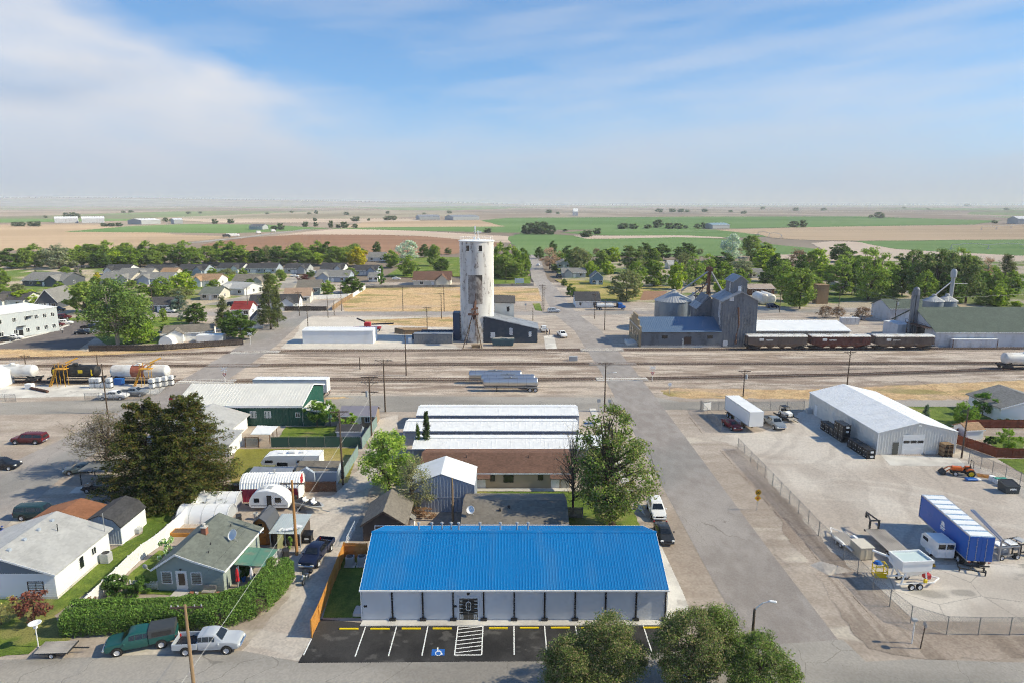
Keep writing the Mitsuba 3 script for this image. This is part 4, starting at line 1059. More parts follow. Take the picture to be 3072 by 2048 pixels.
P_DARKTRIM=plain('dark_trim',(.05,.045,.045),.6)
h3,P3=house('tan_house','long tan house with a brown shingle roof in front of the white storage rows','house',(-13.0,89.8),0,21.3,9.0,2.45,3.55,WALL_TAN,R_BROWN,'x',.45,openings=[('w','S',10.2,1.15,.55,.75,P_DARKTRIM,1),('w','S',12.5,.95,1.3,1.0,P_DARKTRIM,1),('w','S',17.1,1.3,.6,.75,P_DARKTRIM,0),('d','S',8.6),('d','S',19.2)])
put(h3+'__stone_front',P3([box(20.0,21.2,-.12,-.05,0,2.2)]),'m_stone_facing')
put(h3+'__joint_strip',P3([box(15.2,15.3,-.03,-.003,0,2.3)]),WALL_TAN)
put(h3+'__porch_roof',P3([slab([(7.9,-1.5,2.05),(9.9,-1.5,2.05),(9.9,-.5,2.3),(7.9,-.5,2.3)],.1),slab([(18.4,-1.5,2.05),(21.6,-1.5,2.05),(21.6,-.5,2.3),(18.4,-.5,2.3)],.1)]),R_BROWN)
structure('patio',[poly([(-5.32,88.71),(8.03,88.71),(8.11,89.67),(-5.19,89.76)],0,.06)],M_CONC)
for u in(6.3,15.4):
 put(h3+'__vent_pipe',P3([tube([(u,3.2,3.0),(u,3.2,3.75)],.06,6)]),P_FRAME)
 # storage rows
W_DOOR=plain('storage_door',(.33,.345,.39),.6)
W_POST=plain('storage_post',(.60,.61,.64),.6)
def storage(label,p,L,D,hw,hr,n):
 t=thing('storage_row',label,'storage building','rows of storage units with white roofs')
 P=Place(p)
 put(t+'__wall',P(prism_x([(0,0),(D,0),(D,hw),(D/2,hr),(0,hw)],0,L)),plain('storage_wall',(.42,.43,.46),.6))
 s=math.hypot(D/2+.2,(hr-hw)*(1+.4/D))
 nn=np.array([0,-(hr-hw),D/2]);nn/=np.linalg.norm(nn)
 v=np.array([0,-D/2,-(hr-hw)])/math.hypot(D/2,hr-hw)
 put(t+'__roof',[P(ribbed((-.15,D/2,hr+.08),(1,0,0),v,nn,L+.3,s,.6,.02,None,.8)),P(ribbed((L+.15,D/2,hr+.08),(-1,0,0),v*[1,-1,1],nn*[1,-1,1],L+.3,s,.6,.02,None,.8)),P(prism_x([(-.2,hw-.1),(D+.2,hw-.1),(D/2,hr+.06)],-.15,L+.15))],W_WHITE)
 put(t+'__ridge_cap',P(box(-.16,L+.16,D/2-.2,D/2+.2,hr+.1,hr+.15)),W_WHITE)
 put(t+'__eave_trim',P(box(-.15,L+.15,-.26,-.21,hw-.3,hw-.02)),plain('storage_trim',(.16,.19,.27),.5))
 for i in range(n+1):
  u=i*L/n
  put(t+'__post',P(box(u-.16,u+.16,-.08,-.003,0,hw-.3)),W_POST)
 for i in range(n):
  a,b=i*L/n+.19,(i+1)*L/n-.19
  put(t+'__roll_door',P([box(a,b,-.03 if j%2 else-.045,-.003,.02+j*.2,.02+(j+.94)*.2)for j in range(11)]),W_DOOR)
 return t
storage('storage row with a white metal roof nearest the railway, farthest of the three',(-17.2,115.6),29.2,6.2,2.6,3.2,10)
storage('middle one of the three white-roofed storage rows',(-18.2,107.1),29.4,6.2,2.6,3.2,10)
storage('white-roofed storage row just behind the tan house, nearest of the three',(-15.5,98.7),30.2,6.2,2.6,3.2,10)
# ------------------------------------------------------------------ left block: houses
WH_SIDE=plain('white_siding',(.76,.77,.79),.6)
SAGE=plain('sage_siding',(.30,.355,.33),.7)
BLUEGREY=plain('blue_grey_siding',(.36,.41,.48),.7)
h4,P4=house('white_house','white sided house with a pale grey shingle roof at the left edge','house',(-58.8,62.2),0,11.8,9.3,3.0,5.0,WH_SIDE,R_WHITE,'y',.4,lap='S',foot=True,openings=[('w','S',9.75,1.1,1.5,.85,P_DARKTRIM,1),('w','E',4.2,1.1,.7,1.3,P_TRIM,0),('w','E',6.4,1.5,.7,.8,P_TRIM,1)])
put(h4+'__gable_band',P4([prism_y([(.3,2.95),(11.5,2.95),(5.9,4.85)],-.09,-.045)]),plain('slate_siding',(.13,.17,.22),.7))
for i in range(4):
 put(h4+'__roof_vent',P4([rbox(6.5,6.85,.9+i*2.2,1.3+i*2.2,4.75,5.08,.03)]),BLUEGREY)
put(h4+'__vent_pipe',P4([tube([(8.2,6.3,4.1),(8.2,6.3,5.2)],.05,6)]),P_FRAME)
put(h4+'__mast',P4([tube([(11.9,8.6,2.6),(11.9,8.6,5.4)],.04,6)]),P_GALV)
t=thing('cooling_unit','grey cooling unit on the grass beside the white house','air conditioner')
put(t+'__cabinet',[rbox(-46.75,-45.75,69.0,69.9,0.05,1.2,.05)],P_GREYBOX)
put(t+'__fan_guard',[lathe([(.4,1.2),(.4,1.24),(.1,1.27),(0,1.27)],14,'z',(-46.25,69.45,0))],P_FRAME)
house('garage','low brown-roofed garage between the white house and the charcoal barn shed','garage',(-58.6,73.6),0,7.3,5.4,2.2,3.2,WH_SIDE,shingle('shingle_rust',(.25,.115,.065),.2),'y',.3)
t=thing('barn_shed','white gambrel barn shed with a charcoal shingle roof behind the white house','shed')
P=Place((-51.3,73.4))
gam=[(0,2.3),(.75,3.15),(2.3,3.75),(3.85,3.15),(4.6,2.3)]
put(t+'__wall',P(prism_y([(0,0),(4.6,0)]+gam[::-1],0,5.4)),WH_SIDE)
put(t+'__gable_siding',P([ribbed((0,-.02,.05),(1,0,0),(0,0,1),(0,-1,0),4.6,0,.3,.02,lambda u:np.interp(u,[q[0]for q in gam],[q[1]for q in gam])-.08)]),BLUEGREY)
put(t+'__roof',P(prism_y([(-.12,2.2)]+[(x,z+.03)for x,z in gam[1:4]]+[(4.72,2.2),(4.75,2.32)]+[(x+(.05 if x>2.4 else-.05 if x<2.2 else 0),z+.14)for x,z in gam[3:0:-1]]+[(-.15,2.32)],-.15,5.5)),R_CHAR)
put(t+'__foundation',P([box(-.02,4.62,-.25,-.05,0,.18)]),M_CONC)
put(t+'__wall_unit',P([rbox(4.6,5.2,2.6,3.4,.1,.7,.04)]),P_GREYBOX)
# sage house
t=thing('sage_house','sage green cottage with a grey-green roof, brick chimney and white satellite dish','house')
P=Place((-37.35,63.75),-3)
D=8.8
prof=[(0,2.75),(2.4,4.35),(4.35,3.62),(7.15,2.75)]
put(t+'__wall',P(prism_y([(0,0),(7.15,0)]+[(x,z-.03)for x,z in prof[::-1]],0,D)),SAGE)
put(t+'__roof',P(prism_y([(-.4,2.5),(2.4,4.36),(4.35,3.63),(7.55,2.63),(7.55,2.76),(4.35,3.77),(2.4,4.5),(-.4,2.63)],-.4,D+.4)),R_SAGE)
put(t+'__fascia',P([bar((x0,-.43,z0+.04),(x1,-.43,z1+.04),.05,.2)for(x0,z0),(x1,z1)in(((-.4,2.5),(2.4,4.36)),((2.4,4.36),(4.35,3.63)),((4.35,3.63),(7.55,2.63)))]+[box(7.56,7.62,-.4,D+.4,2.52,2.74)]),P_TRIM)
g=[]
for i in range(22):
 z0=.15+i*.19
 z1=z0+.195
 if z1>4.2:
  break
 a=0 if z1<2.75 else(z1-2.75)/(4.35-2.75)*2.4
 b=7.15 if z1<2.75 else np.interp(-z1,[-4.35,-3.62,-2.75],[2.4,4.35,7.15])
 g.append((np.array([(a,-.03,z0),(b,-.03,z0),(b,-.005,z1),(a,-.005,z1)]),np.array([[0,1,2,3]])))
 g.append((np.array([(a,-.03,z0),(a,0,z0),(b,0,z0),(b,-.03,z0)]),np.array([[0,1,2,3]])))
stuff_part(t+'__siding',P(g),SAGE)
window(t,P,'S',7.15,D,1.05,.95,1.0,1.25,None,0)
window(t,P,'S',7.15,D,4.25,.95,1.0,1.25,None,0)
k=door(t,P,'S',7.15,D,2.65,1.0,2.1,P_TRIM,.2)
put(t+'__storm_glass',P(box(2.3,3.0,-.045,-.032,.75,2.1)),P_GLASS)
put(t+'__door_step',P(box(1.9,3.5,-1.3,-.04,0,.2)),M_CONC)
put(t+'__porch_lamp',P(rbox(2.55,2.75,-.16,-.035,2.5,2.68,.04)),P_BLACK)
M_BRICK=worn('red_brick',(.30,.13,.085),(.16,.07,.05),.9,s=4)
k=put(t+'__chimney',P([box(2.75,3.3,4.3,4.85,3.6,5.0)]),M_BRICK)
put(k+'__cap',P([box(2.7,3.35,4.25,4.9,5.003,5.08),lathe([(.12,5.08),(.12,5.35),(.2,5.38),(.2,5.45),(0,5.5)],10,'z',(3.02,4.57,0))]),M_CONC)
q=P.pt(6.1,5.0)
dish(t,(q[0],q[1],3.05),.62,-120)
for u,y,z in((4.6,7.4,3.5),(4.9,1.6,3.35),(4.4,3.1,3.5)):
 put(t+'__vent_pipe',P(tube([(u,y,z),(u,y,z+.5)],.05,6)),P_FRAME)
k=put(t+'__patio_roof',P([slab([(7.45,1.5,2.42),(10.9,1.5,2.25),(10.9,5.2,2.25),(7.45,5.2,2.42)],.07)]),worn('green_tin',(.10,.23,.165),(.20,.22,.16),.6,s=2))
for u,y in((10.7,1.65),(10.7,5.05),(8.0,1.65)):
 put(k+'__post',P(box(u-.05,u+.05,y-.05,y+.05,0,2.2)),P_WHITE)
put(t+'__patio_lattice',P([bar((10.82,1.7+i*.25,0.9),(10.82,1.7+i*.25,2.1),.05)for i in range(14)]+[bar((10.82,1.6,z),(10.82,5.1,z),.05)for z in(.9,1.5,2.1)]),P_WHITE)
put(t+'__mounted_dish_arm',P([tube([(-.5,-.2,2.4),(-.9,-.4,2.9)],.03,5),lathe([(0,0),(.2,.03),(.28,.08),(0,.03)],12,'y',(-.95,-.45,3.0))]),P_GALV)
def umbrella(label,p,m,h=2.5):
 """A folded garden umbrella."""
 p=p[:2]
 t=thing('patio_umbrella',label,'umbrella')
 put(t+'__pole',[tube([(*p,0),(*p,h)],.03,6)],P_WHITE)
 n=12
 pr=[(.02,h),(.12,h-.25),(.20,h-.8),(.17,h-1.05),(.24,h-1.5),(.06,h-1.52)]
 v,f=lathe(pr,n,'z',(p[0],p[1],0))
 fl=np.tile(np.array([1,.72]*(n//2)),len(pr))[:,None]
 v[:,:2]=np.array(p)+(v[:,:2]-np.array(p))*fl
 put(t+'__folded_cloth',[(v,f)],m)
 put(t+'__base',[lathe([(.3,0),(.3,.08),(.06,.14)],12,'z',(p[0],p[1],0))],P_GREYBOX)
umbrella('folded red garden umbrella under the green patio roof',P.pt(8.3,.7),plain('red_cloth',(.55,.02,.03),.8))
umbrella('folded white umbrella with dark stripes beside the red one',P.pt(9.7,1.0),plain('white_cloth',(.72,.70,.74),.8))
t=thing('garden_bench','weathered garden bench against the front of the sage cottage','bench')
put(t+'__seat',P([box(5.0,6.4,-.75+.16*i,-.62+.16*i,.42,.46)for i in range(3)]),W_PLANK)
put(t+'__backrest',P([box(5.0,6.4,-.24,-.20,.58+.15*i,.69+.15*i)for i in range(3)]),W_PLANK)
for u in(5.1,6.3):
 put(t+'__leg',P([box(u-.03,u+.03,-.75,-.70,0,.42),box(u-.03,u+.03,-.25,-.19,0,.95)]),W_PLANK)
for i,(u,y,m,r_,h_)in enumerate(((3.9,-.6,M_BRICK,.2,.35),(4.4,-.5,P_GREYBOX,.18,.3),(6.8,-.6,M_BRICK,.22,.4),(7.1,-.9,P_WHITE,.2,.5),(8.2,2.2,P_BLUEP,.25,.5),(9.0,2.6,P_RUBBER,.3,.6))):
 t=thing('flower_pot',['brick red pot right of the cottage door','grey pot between the door and the bench','brick red pot right of the bench','white pot at the cottage corner','blue tub under the patio roof','black tub under the patio roof'][i],'pot')
 put(t,P(lathe([(0,.01),(r_*.7,.01),(r_,h_),(r_*.85,h_),(r_*.8,h_-.06),(0,h_-.06)],12,'z',(u,y,0))),m)
board_fence('short pale picket fence left of the sage cottage',[(-40.55,64.15),(-37.51,63.91)],.95,P_WHITE,.1,2.2,picket=True)
board_fence('long white vinyl fence between the two left yards',[(-42.03,85.06),(-41.94,77.7),(-42.17,72.6),(-42.75,69.7),(-42.6,64.6),(-42.5,57.9)],1.75,P_WHITE,.2,2.4)
# hedge: one clipped wall of leaves bending round the corner
rng=np.random.default_rng(11)
path=LineString([(-42.6,57.4),(-39.5,57.5),(-33,58.2),(-28.4,58.5),(-25.8,60.2),(-25.2,63.5),(-25.3,66.2)])
N=62000
u=rng.uniform(0,1,N)*path.length
q=np.array([path.interpolate(a).coords[0]for a in np.linspace(0,path.length,240)])
s=np.linspace(0,path.length,240)
ctr=np.stack([np.interp(u,s,q[:,0]),np.interp(u,s,q[:,1])],1)
tan=np.gradient(q,axis=0);tan/=np.linalg.norm(tan,axis=1,keepdims=True)
tn=np.stack([np.interp(u,s,tan[:,0]),np.interp(u,s,tan[:,1])],1)
nor=np.stack([-tn[:,1],tn[:,0]],1)
ang=rng.uniform(0,math.pi,N)
bump=.86+.24*np_noise(np.stack([u*.55,ang*1.6,u*0],-1),3,4)
rr=bump*rng.uniform(.86,1.0,N)
sq=lambda a:np.sign(a)*np.abs(a)**.55
off,zz=1.65*sq(np.cos(ang))*rr,np.maximum(.08,2.55*sq(np.sin(ang))*rr)
cen=np.stack([ctr[:,0]+nor[:,0]*off,ctr[:,1]+nor[:,1]*off,zz],1)
V,F,col=leaf_quads(cen,.10,rng,[(.055,.10,.022),(.08,.135,.028),(.10,.165,.035),(.055,.085,.025)],.2)
t=thing('hedge','thick clipped green hedge curving round the sage cottage corner','hedge')
put(t+'__foliage',(V,F),'m_leaf',color=col)
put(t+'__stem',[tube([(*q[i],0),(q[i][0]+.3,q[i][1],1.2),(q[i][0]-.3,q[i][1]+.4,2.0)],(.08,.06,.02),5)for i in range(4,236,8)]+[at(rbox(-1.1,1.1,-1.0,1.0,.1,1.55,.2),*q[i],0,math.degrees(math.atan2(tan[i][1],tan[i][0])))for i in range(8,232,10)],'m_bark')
bush('bush','round dark green bush left of the white picket fence',(-41.0,62.6),1.9,1.5,2.3,[(.04,.075,.02),(.06,.10,.025)],3,.13)
bush('bush','second dark green bush leaning on the white vinyl fence',(-39.2,62.9),1.4,1.2,1.9,[(.045,.08,.02),(.06,.11,.025)],4,.12,1800)
bush('bush','pinkish bush at the low end of the white vinyl fence',(-42.0,59.9),.9,.8,1.5,[(.22,.12,.09),(.10,.09,.05)],5,.09,1300)
bush('rose_bush','young bush with white blossom leaning over the white vinyl fence',(-39.6,70.3),1.0,1.0,2.6,[(.10,.17,.05),(.13,.20,.06),(.5,.5,.42)],6,.11,1500,'bush',None,16)
bush('bush','leafy bush in the shade at the right corner of the sage cottage',(-29.2,66.2),.8,.9,1.9,[(.03,.07,.015),(.05,.09,.025)],7,.12,1500)
tree('plum_tree','small purple-leaved plum tree on the lawn in front of the white house',(-46.4,58.0),seed=21,h=3.6,rad=1.75,shape='round',nclump=40,nleaf=42,leaf=.13,cols=((.10,.035,.03),(.13,.05,.035),(.08,.04,.03)),bare=.30,trunk_r=.09)
tree('sapling','pale yellow-green sapling at the left edge of the lawn',(-49.6,57.9),seed=22,h=3.0,rad=1.6,shape='round',nclump=20,nleaf=36,leaf=.11,cols=((.20,.19,.05),(.26,.22,.09)),bare=.2,trunk_r=.06)
tree('thin_tree','thin leafy tree with brownish leaves cut by the left edge',(-44.8,48.2),seed=23,h=6.2,rad=2.2,shape='oval',nclump=36,nleaf=30,leaf=.11,cols=((.20,.15,.07),(.26,.17,.10),(.14,.12,.05)),bare=.2,trunk_r=.09,limbs=16)
t=thing('bird_bath','white dish-topped garden post on the verge at lower left','garden post')
p=(-43.67,54.55)
put(t+'__post',[tube([(*p,0),(*p,2.3)],.05,7)],P_WHITE)
put(t+'__dish',[lathe([(0,2.3),(.25,2.32),(.52,2.48),(.55,2.5),(.5,2.52),(.2,2.4),(0,2.4)],16,'z',(p[0],p[1],0)),rbox(p[0]-.16,p[0]+.16,p[1]-.12,p[1]+.12,1.95,2.3,.03)],P_WHITE)
# yard behind the cottage
for lb,q,L,r in(('white tarpaulin hoop house nearest the sage cottage',(-43.0,78.7),6.6,1.75),('second white hoop house, farther from the sage cottage',(-42.2,82.4),5.4,1.8)):
 t=thing('hoop_house',lb,'hoop house','white hoop houses')
 th=np.linspace(0,math.pi,13)
 arc=[(r*math.cos(a),r*1.05*math.sin(a))for a in th]
 v,f=prism_x(arc+[(x*.975,z*.975)for x,z in arc[::-1]],0,L)
 put(t+'__cover',[at((v,f),q[0],q[1]+r)],plain('white_tarp',(.76,.77,.79),.4),40)
 for x in(L-.2,.12):
  put(t+'__end_wall',at(prism_x([(y*.96,z*.96)for y,z in arc],x,x+.08),q[0],q[1]+r),plain('grey_tarp',(.4,.42,.45),.6))
 for i in range(5):
  put(t+'__hoop',[at(tube([(.1+i*(L-.2)/4,r*1.015*math.cos(a),r*1.065*math.sin(a))for a in th],.03,5),q[0],q[1]+r)],P_GALV)
t=thing('raised_bed','low wooden garden bed in front of the white hoop houses','garden bed')
put(t+'__board',[box(-42.0,-39.0,75.4,75.5,0,.5),box(-42.0,-39.0,76.6,76.7,0,.5),box(-42.0,-41.9,75.5,76.6,0,.5),box(-39.1,-39.0,75.5,76.6,0,.5)],W_HONEY)
put(t+'__soil',[box(-41.9,-39.1,75.5,76.6,0,.42)],plain('soil',(.12,.08,.055),.95))
W_LOG=worn('cedar',(.27,.115,.03),(.17,.07,.02),.6,s=2)
t=thing('barrel_shed','honey brown wooden garden shed with a grey gambrel roof behind the sage cottage','shed')
P=Place((-30.95,73.4))
gam=[(0,2.0),(.35,3.0),(.95,3.5),(1.55,3.0),(1.9,2.0)]
put(t+'__wall',P(prism_y([(0,0),(1.9,0)]+gam[::-1],0,3.3)),W_LOG)
put(t+'__roof',P(prism_y([(-.12,1.95),(.3,3.03),(.95,3.53),(1.6,3.03),(2.02,1.95),(2.1,1.98),(1.67,3.1),(.95,3.64),(.23,3.1),(-.2,1.98)],-.2,3.4)),plain('dark_tin',(.115,.12,.135),.5,.3))
k=put(t+'__door',P([box(.4,1.5,-.05,-.003,.05,2.1)]),worn('cedar_door',(.40,.16,.03),(.30,.12,.025),.6,s=3))
put(k+'__brace',P([bar((.45,-.07,.1),(1.45,-.07,1.0),.08,.03),bar((.45,-.07,1.05),(1.45,-.07,1.05),.08,.03),bar((.5,-.07,2.0),(1.4,-.07,2.0),.08,.03)]),W_LOG)
window(t,P,'S',1.9,3.3,.95,2.45,.5,.35,'m_cedar_door',0)
put(t+'__sign',P([box(.55,1.35,-.07,-.053,1.6,1.72)]),P_LINE)
t=thing('tin_shed','low shed with a pale corrugated tin roof beside the wooden pole','shed')
P=Place((-28.75,72.9),-2)
put(t+'__wall',P([box(.15,3.45,.3,4.0,0,1.85)]),W_OLDBROWN)
put(t+'__roof',P([ribbed((-.1,4.2,2.25),(1,0,0),(0,-.9955,-.095),(0,-.095,.9955),3.8,4.4,.25,.03)]),worn('pale_tin',(.50,.56,.57),(.36,.37,.37),.5,.3))
put(t+'__post',P([box(x-.05,x+.05,-.02,.08,0,1.8)for x in(0.02,1.8,3.6)]),P_GREYBOX)
t=thing('scrap_panels','heap of white panels and pale scrap lying on the tin shed roof','scrap')
put(t,P([at(box(-.5,.5,-.25,.25,0,.07),1.9+.3*i,.5+.12*i,1.97+.07*i,40*i)for i in range(5)]+[at(box(-.4,.4,-.1,.1,0,.06),1.1,.6,1.98,70),at(box(-.4,.4,-.06,.06,0,.06),2.9,.9,2.02,20)]),P_WHITE)
t=thing('wheelie_bin','black dustbin with a sloped lid beside the tin shed','bin')
p=(-24.68,73.63)
put(t+'__body',[hull([(p[0]+x*a,p[1]+.9*y+.5,z)for x in(-.55,.55)for y in(-.5,.5)for z,a in((.1,.85),(1.1,1))])],P_BLACK)
put(t+'__lid',[slab([(p[0]-.6,p[1],1.12),(p[0]+.6,p[1],1.12),(p[0]+.6,p[1]+1.05,1.3),(p[0]-.6,p[1]+1.05,1.3)],.06)],P_BLACK)
for s in(-1,1):
 put(t+'__wheel',[lathe([(0,-.05),(.14,-.05),(.14,.05),(0,.05)],10,'x',(p[0]+s*.5,p[1]+.95,.14))],P_RUBBER)
put(t+'__label_plate',[box(p[0]-.25,p[0]+.25,p[1]-.012,p[1]+.03,.55,.75)],P_LINE)
t=thing('sun_lounger','pale yellow lounger cushion propped up by the tin shed','lounger')
p=(-27.42,72.22)
put(t,[hull([(p[0]+x,p[1]+y+z*.25,z)for x in(-.33,.33)for y in(0,.08)for z in(0.02,1.75)])],plain('pale_yellow',(.55,.52,.24),.8))
bush('bush','thin leafy shrub in front of the tin shed',(-26.33,72.42),.4,.4,1.5,[(.09,.16,.03),(.13,.2,.04)],61,.1,500,cl=10)
rng=random.Random(4)
JUNK=('grey crate','white bucket','rusty drum','stack of short planks','dark tool box','grey tub')
for i in range(12):
 x,y=(-28.6+rng.uniform(0,3.2),70.3+rng.uniform(0,1.4))if i<6 else(-36.5+rng.uniform(0,4.5),77.2+rng.uniform(0,3.4))
 w_=('beside the wooden pole','behind the sage cottage')[i//6]
 t=thing(JUNK[i%6].split()[-1]if i%6!=3 else 'planks',f'{JUNK[i % 6]} among the clutter {w_}',JUNK[i%6].split()[-1])
 k=i%6
 if k in(1,2,5):
  put(t,[lathe([(0,0),(.26,0),(.3,.3+.12*k),(.26,.3+.12*k),(.24,.1),(0,.1)],12,'z',(x,y,0))],[0,P_WHITE,W_RUST,0,0,P_GREYBOX][k])
 elif k==3:
  put(t,[at(box(-.9,.9,-.3+.13*j,-.2+.13*j,.1*l,.1*l+.08),x,y,0,20)for j in range(5)for l in range(3)],W_PLANK)
 else:
  put(t,[at(rbox(-.45,.45,-.3,.3,0,.5+.1*k,.04),x,y,0,30*i),at(rbox(-.48,.48,-.33,.33,.5+.1*k,.56+.1*k,.02),x,y,0,30*i)],P_GREYBOX if k==0 else P_FRAME)
t=thing('red_shed','red shed with a ribbed white gambrel roof behind the teardrop camper','shed')
P=Place((-37.1,85.0),3)
put(t+'__wall',P([ribbed((.1,.1,0),(1,0,0),(0,0,1),(0,-1,0),7.6,2.2,.3,.03),box(.1,7.7,.1,3.4,0,2.2)]),plain('barn_red',(.30,.02,.05),.7))
arc=[(-.1,2.0),(.2,2.75),(.8,3.2),(1.75,3.45),(2.7,3.2),(3.3,2.75),(3.6,2.0)]
put(t+'__end_wall',P([prism_x([(y*.96+.07,z-.06)for y,z in arc]+[(3.5,0),(0,0)],x,x+.1)for x in(0.0,7.75)]),P_WHITE)
put(t+'__roof',P([ribbed((-.1,b[0],b[1]),(1,0,0),np.array([0,a[0]-b[0],a[1]-b[1]])/dist(a,b),np.array([0,a[1]-b[1],b[0]-a[0]])/dist(a,b),8.05,dist(a,b),.36,.07,None,.4)for a,b in zip(arc[:-1],arc[1:])]),W_WHITE)
put(t+'__roof_vent',P(lathe([(.12,3.4),(.12,3.9),(.22,3.92),(.2,4.05),(0,4.1)],10,'z',(4.2,1.75,0))),P_GALV)
put(t+'__end_sign',P([box(7.86,7.9,1.1,2.3,2.0,3.3)]),P_REDP)
h6,P6=house('small_shed','pale blue shed with a grey shingle roof behind the brown fence','shed',(-31.1,90.8),0,5.6,3.6,2.2,2.9,BLUEGREY,R_TAUPE,'x',.2)
put(h6+'__front_gable',P6([prism_y([(.1,0),(2.6,0),(2.6,2.1),(1.4,2.9),(.1,2.1)],-.6,-.003)]),BLUEGREY)
t=thing('lean_to','flat grey panel roof on posts between the red shed and the white camper','carport')
for i in range(5):
 x=-37.8+i*1.22
 put(t+'__roof_panel',[slab([(x,89.1,2.2),(x+1.18,89.1,2.2),(x+1.18,91.9,2.45),(x,91.9,2.45)],.06)],plain('grey_panel',(.28,.30,.34),.4,.2))
for x,y in((-37.7,89.2),(-34.8,89.2),(-32.0,89.2),(-37.7,91.8),(-32,91.8)):
 put(t+'__post',[box(x-.06,x+.06,y-.06,y+.06,0,2.12)],W_BROWNW)
board_fence('brown board fence along the lane beside the pale blue shed',[(-30.16,88.39),(-24.98,88.45)],1.6,W_BROWNW,.16,2.4)
board_fence('brown board fence behind the hoop houses under the spruces',[(-44.5,87.2),(-37.4,87.2)],1.6,W_BROWNW,.16,2.4)
def caravan(name,label,p,deg,prof,W,body,cat,wheels,windows,extra=()):
 """A camper: side outline (x, z) pushed across; windows: (x0, x1, z0, z1) on both sides."""
 t=thing(name,label,cat)
 Q=Place(p,deg)
 put(t+'__body',Q(prism_y(prof,-W,W)),body,30)
 for x0,x1,z0,z1 in windows:
  put(t+'__window',Q([rbox(x0,x1,s*W-.015,s*W+.02,z0,z1,.01)for s in(-1,1)]),P_GLASS)
 for x,r in wheels:
  for s in(1,-1):
   wheel(t,Q,x,s*(W-.1),r,s)
 for nm,g,m in extra:
  put(t+'__'+nm,Q(g),m)
 return t
caravan('teardrop_camper','white teardrop camper trailer in front of the red shed',(-32.3,83.4),180,[(-2.6,.55),(2.3,.55),(2.6,.9),(2.5,1.7),(2.05,2.4),(1.3,2.8),(.2,2.95),(-1.0,2.75),(-2.0,2.15),(-2.6,1.3)],1.15,P_WHITE,'camper',[(-.5,.36)],[(-1.7,-.9,1.3,2.0),(1.2,1.9,1.3,1.9)],[('door',rbox(-.45,.2,1.14,1.19,.6,2.3,.03),P_BLACK),('stripe',[box(-2.4,2.3,s*1.155-.006,s*1.155+.006,.8,1.0)for s in(1,-1)],P_GREYBOX),('tow_bar',[bar((2.3,.6,.5),(3.6,0,.5),.08),bar((2.3,-.6,.5),(3.6,0,.5),.08)],P_FRAME),('roof_hatch',[rbox(-.3,.4,-.4,.4,2.86,3.02,.05),rbox(.7,1.3,-.35,.35,2.78,3.0,.05)],P_GREYBOX)])
caravan('camper_trailer','long white fifth-wheel camper standing on the yellowing grass',(-33.4,95.9),180,[(-4.4,.6),(2.1,.6),(2.1,1.5),(4.3,1.5),(4.45,2.0),(3.9,2.75),(3.0,3.0),(-4.4,3.05)],1.25,P_WHITE,'camper',[(-1.6,.38),(-.75,.38)],[(2.6,3.8,1.9,2.3),(.4,2.0,1.35,1.95),(-1.5,-1.0,1.9,2.3),(-3.9,-2.5,1.3,1.9)],[('roof_unit',[rbox(-.6,.5,-.45,.45,3.05,3.4,.08),rbox(-1.9,-1.2,-.3,.3,3.05,3.3,.06),rbox(1.2,2.0,-.4,.4,3.02,3.15,.04)],P_WHITE),('landing_leg',[box(2.3,2.42,s*.9-.05,s*.9+.05,0,1.5)for s in(1,-1)],P_FRAME)])
t=thing('motor_boat','small grey and black open boat on a trailer beside the lane','boat')
Q=Place((-27.1,82.9),-28)
hu=[(2.5,0,.95),(2.3,.35,1.05),(1.2,.8,1.05),(-2.2,.85,.95),(2.3,-.35,1.05),(1.2,-.8,1.05),(-2.2,-.85,.95),(1.6,0,.55),(-2.2,.55,.5),(-2.2,-.55,.5)]
put(t+'__hull',Q(hull(hu)),P_GREYBOX)
put(t+'__deck',Q([poly([(2.2,0),(1.1,.7),(-2.1,.74),(-2.1,-.74),(1.1,-.7)],1.06,1.09)]),P_FRAME)
for x in(.9,-.6):
 put(t+'__seat',Q([rbox(x-.25,x+.25,-.35,.35,1.09,1.32,.05),rbox(x-.3,x-.2,-.35,.35,1.32,1.62,.03)]),P_WHITE)
put(t+'__console',Q([rbox(.2,.5,.25,.62,1.09,1.6,.05)]),P_WHITE)
put(t+'__motor',Q([rbox(-2.65,-2.25,-.18,.18,.7,1.5,.06)]),P_BLACK)
put(t+'__trailer_frame',Q([bar((-2.3,s*.5,.45),(2.0,s*.3,.45),.09)for s in(1,-1)]+[bar((2.0,0,.45),(3.6,0,.5),.09),bar((-1,-.9,.4),(-1,.9,.4),.09)]),P_GALV)
for s in(1,-1):
 wheel(t,Q,-1,s*.98,.3,s)
car('pickup_truck','navy blue pickup facing the camera in the lane','pickup',(-22.5,70.4),-98,'pickup',paint('navy',(.010,.017,.05),.2))
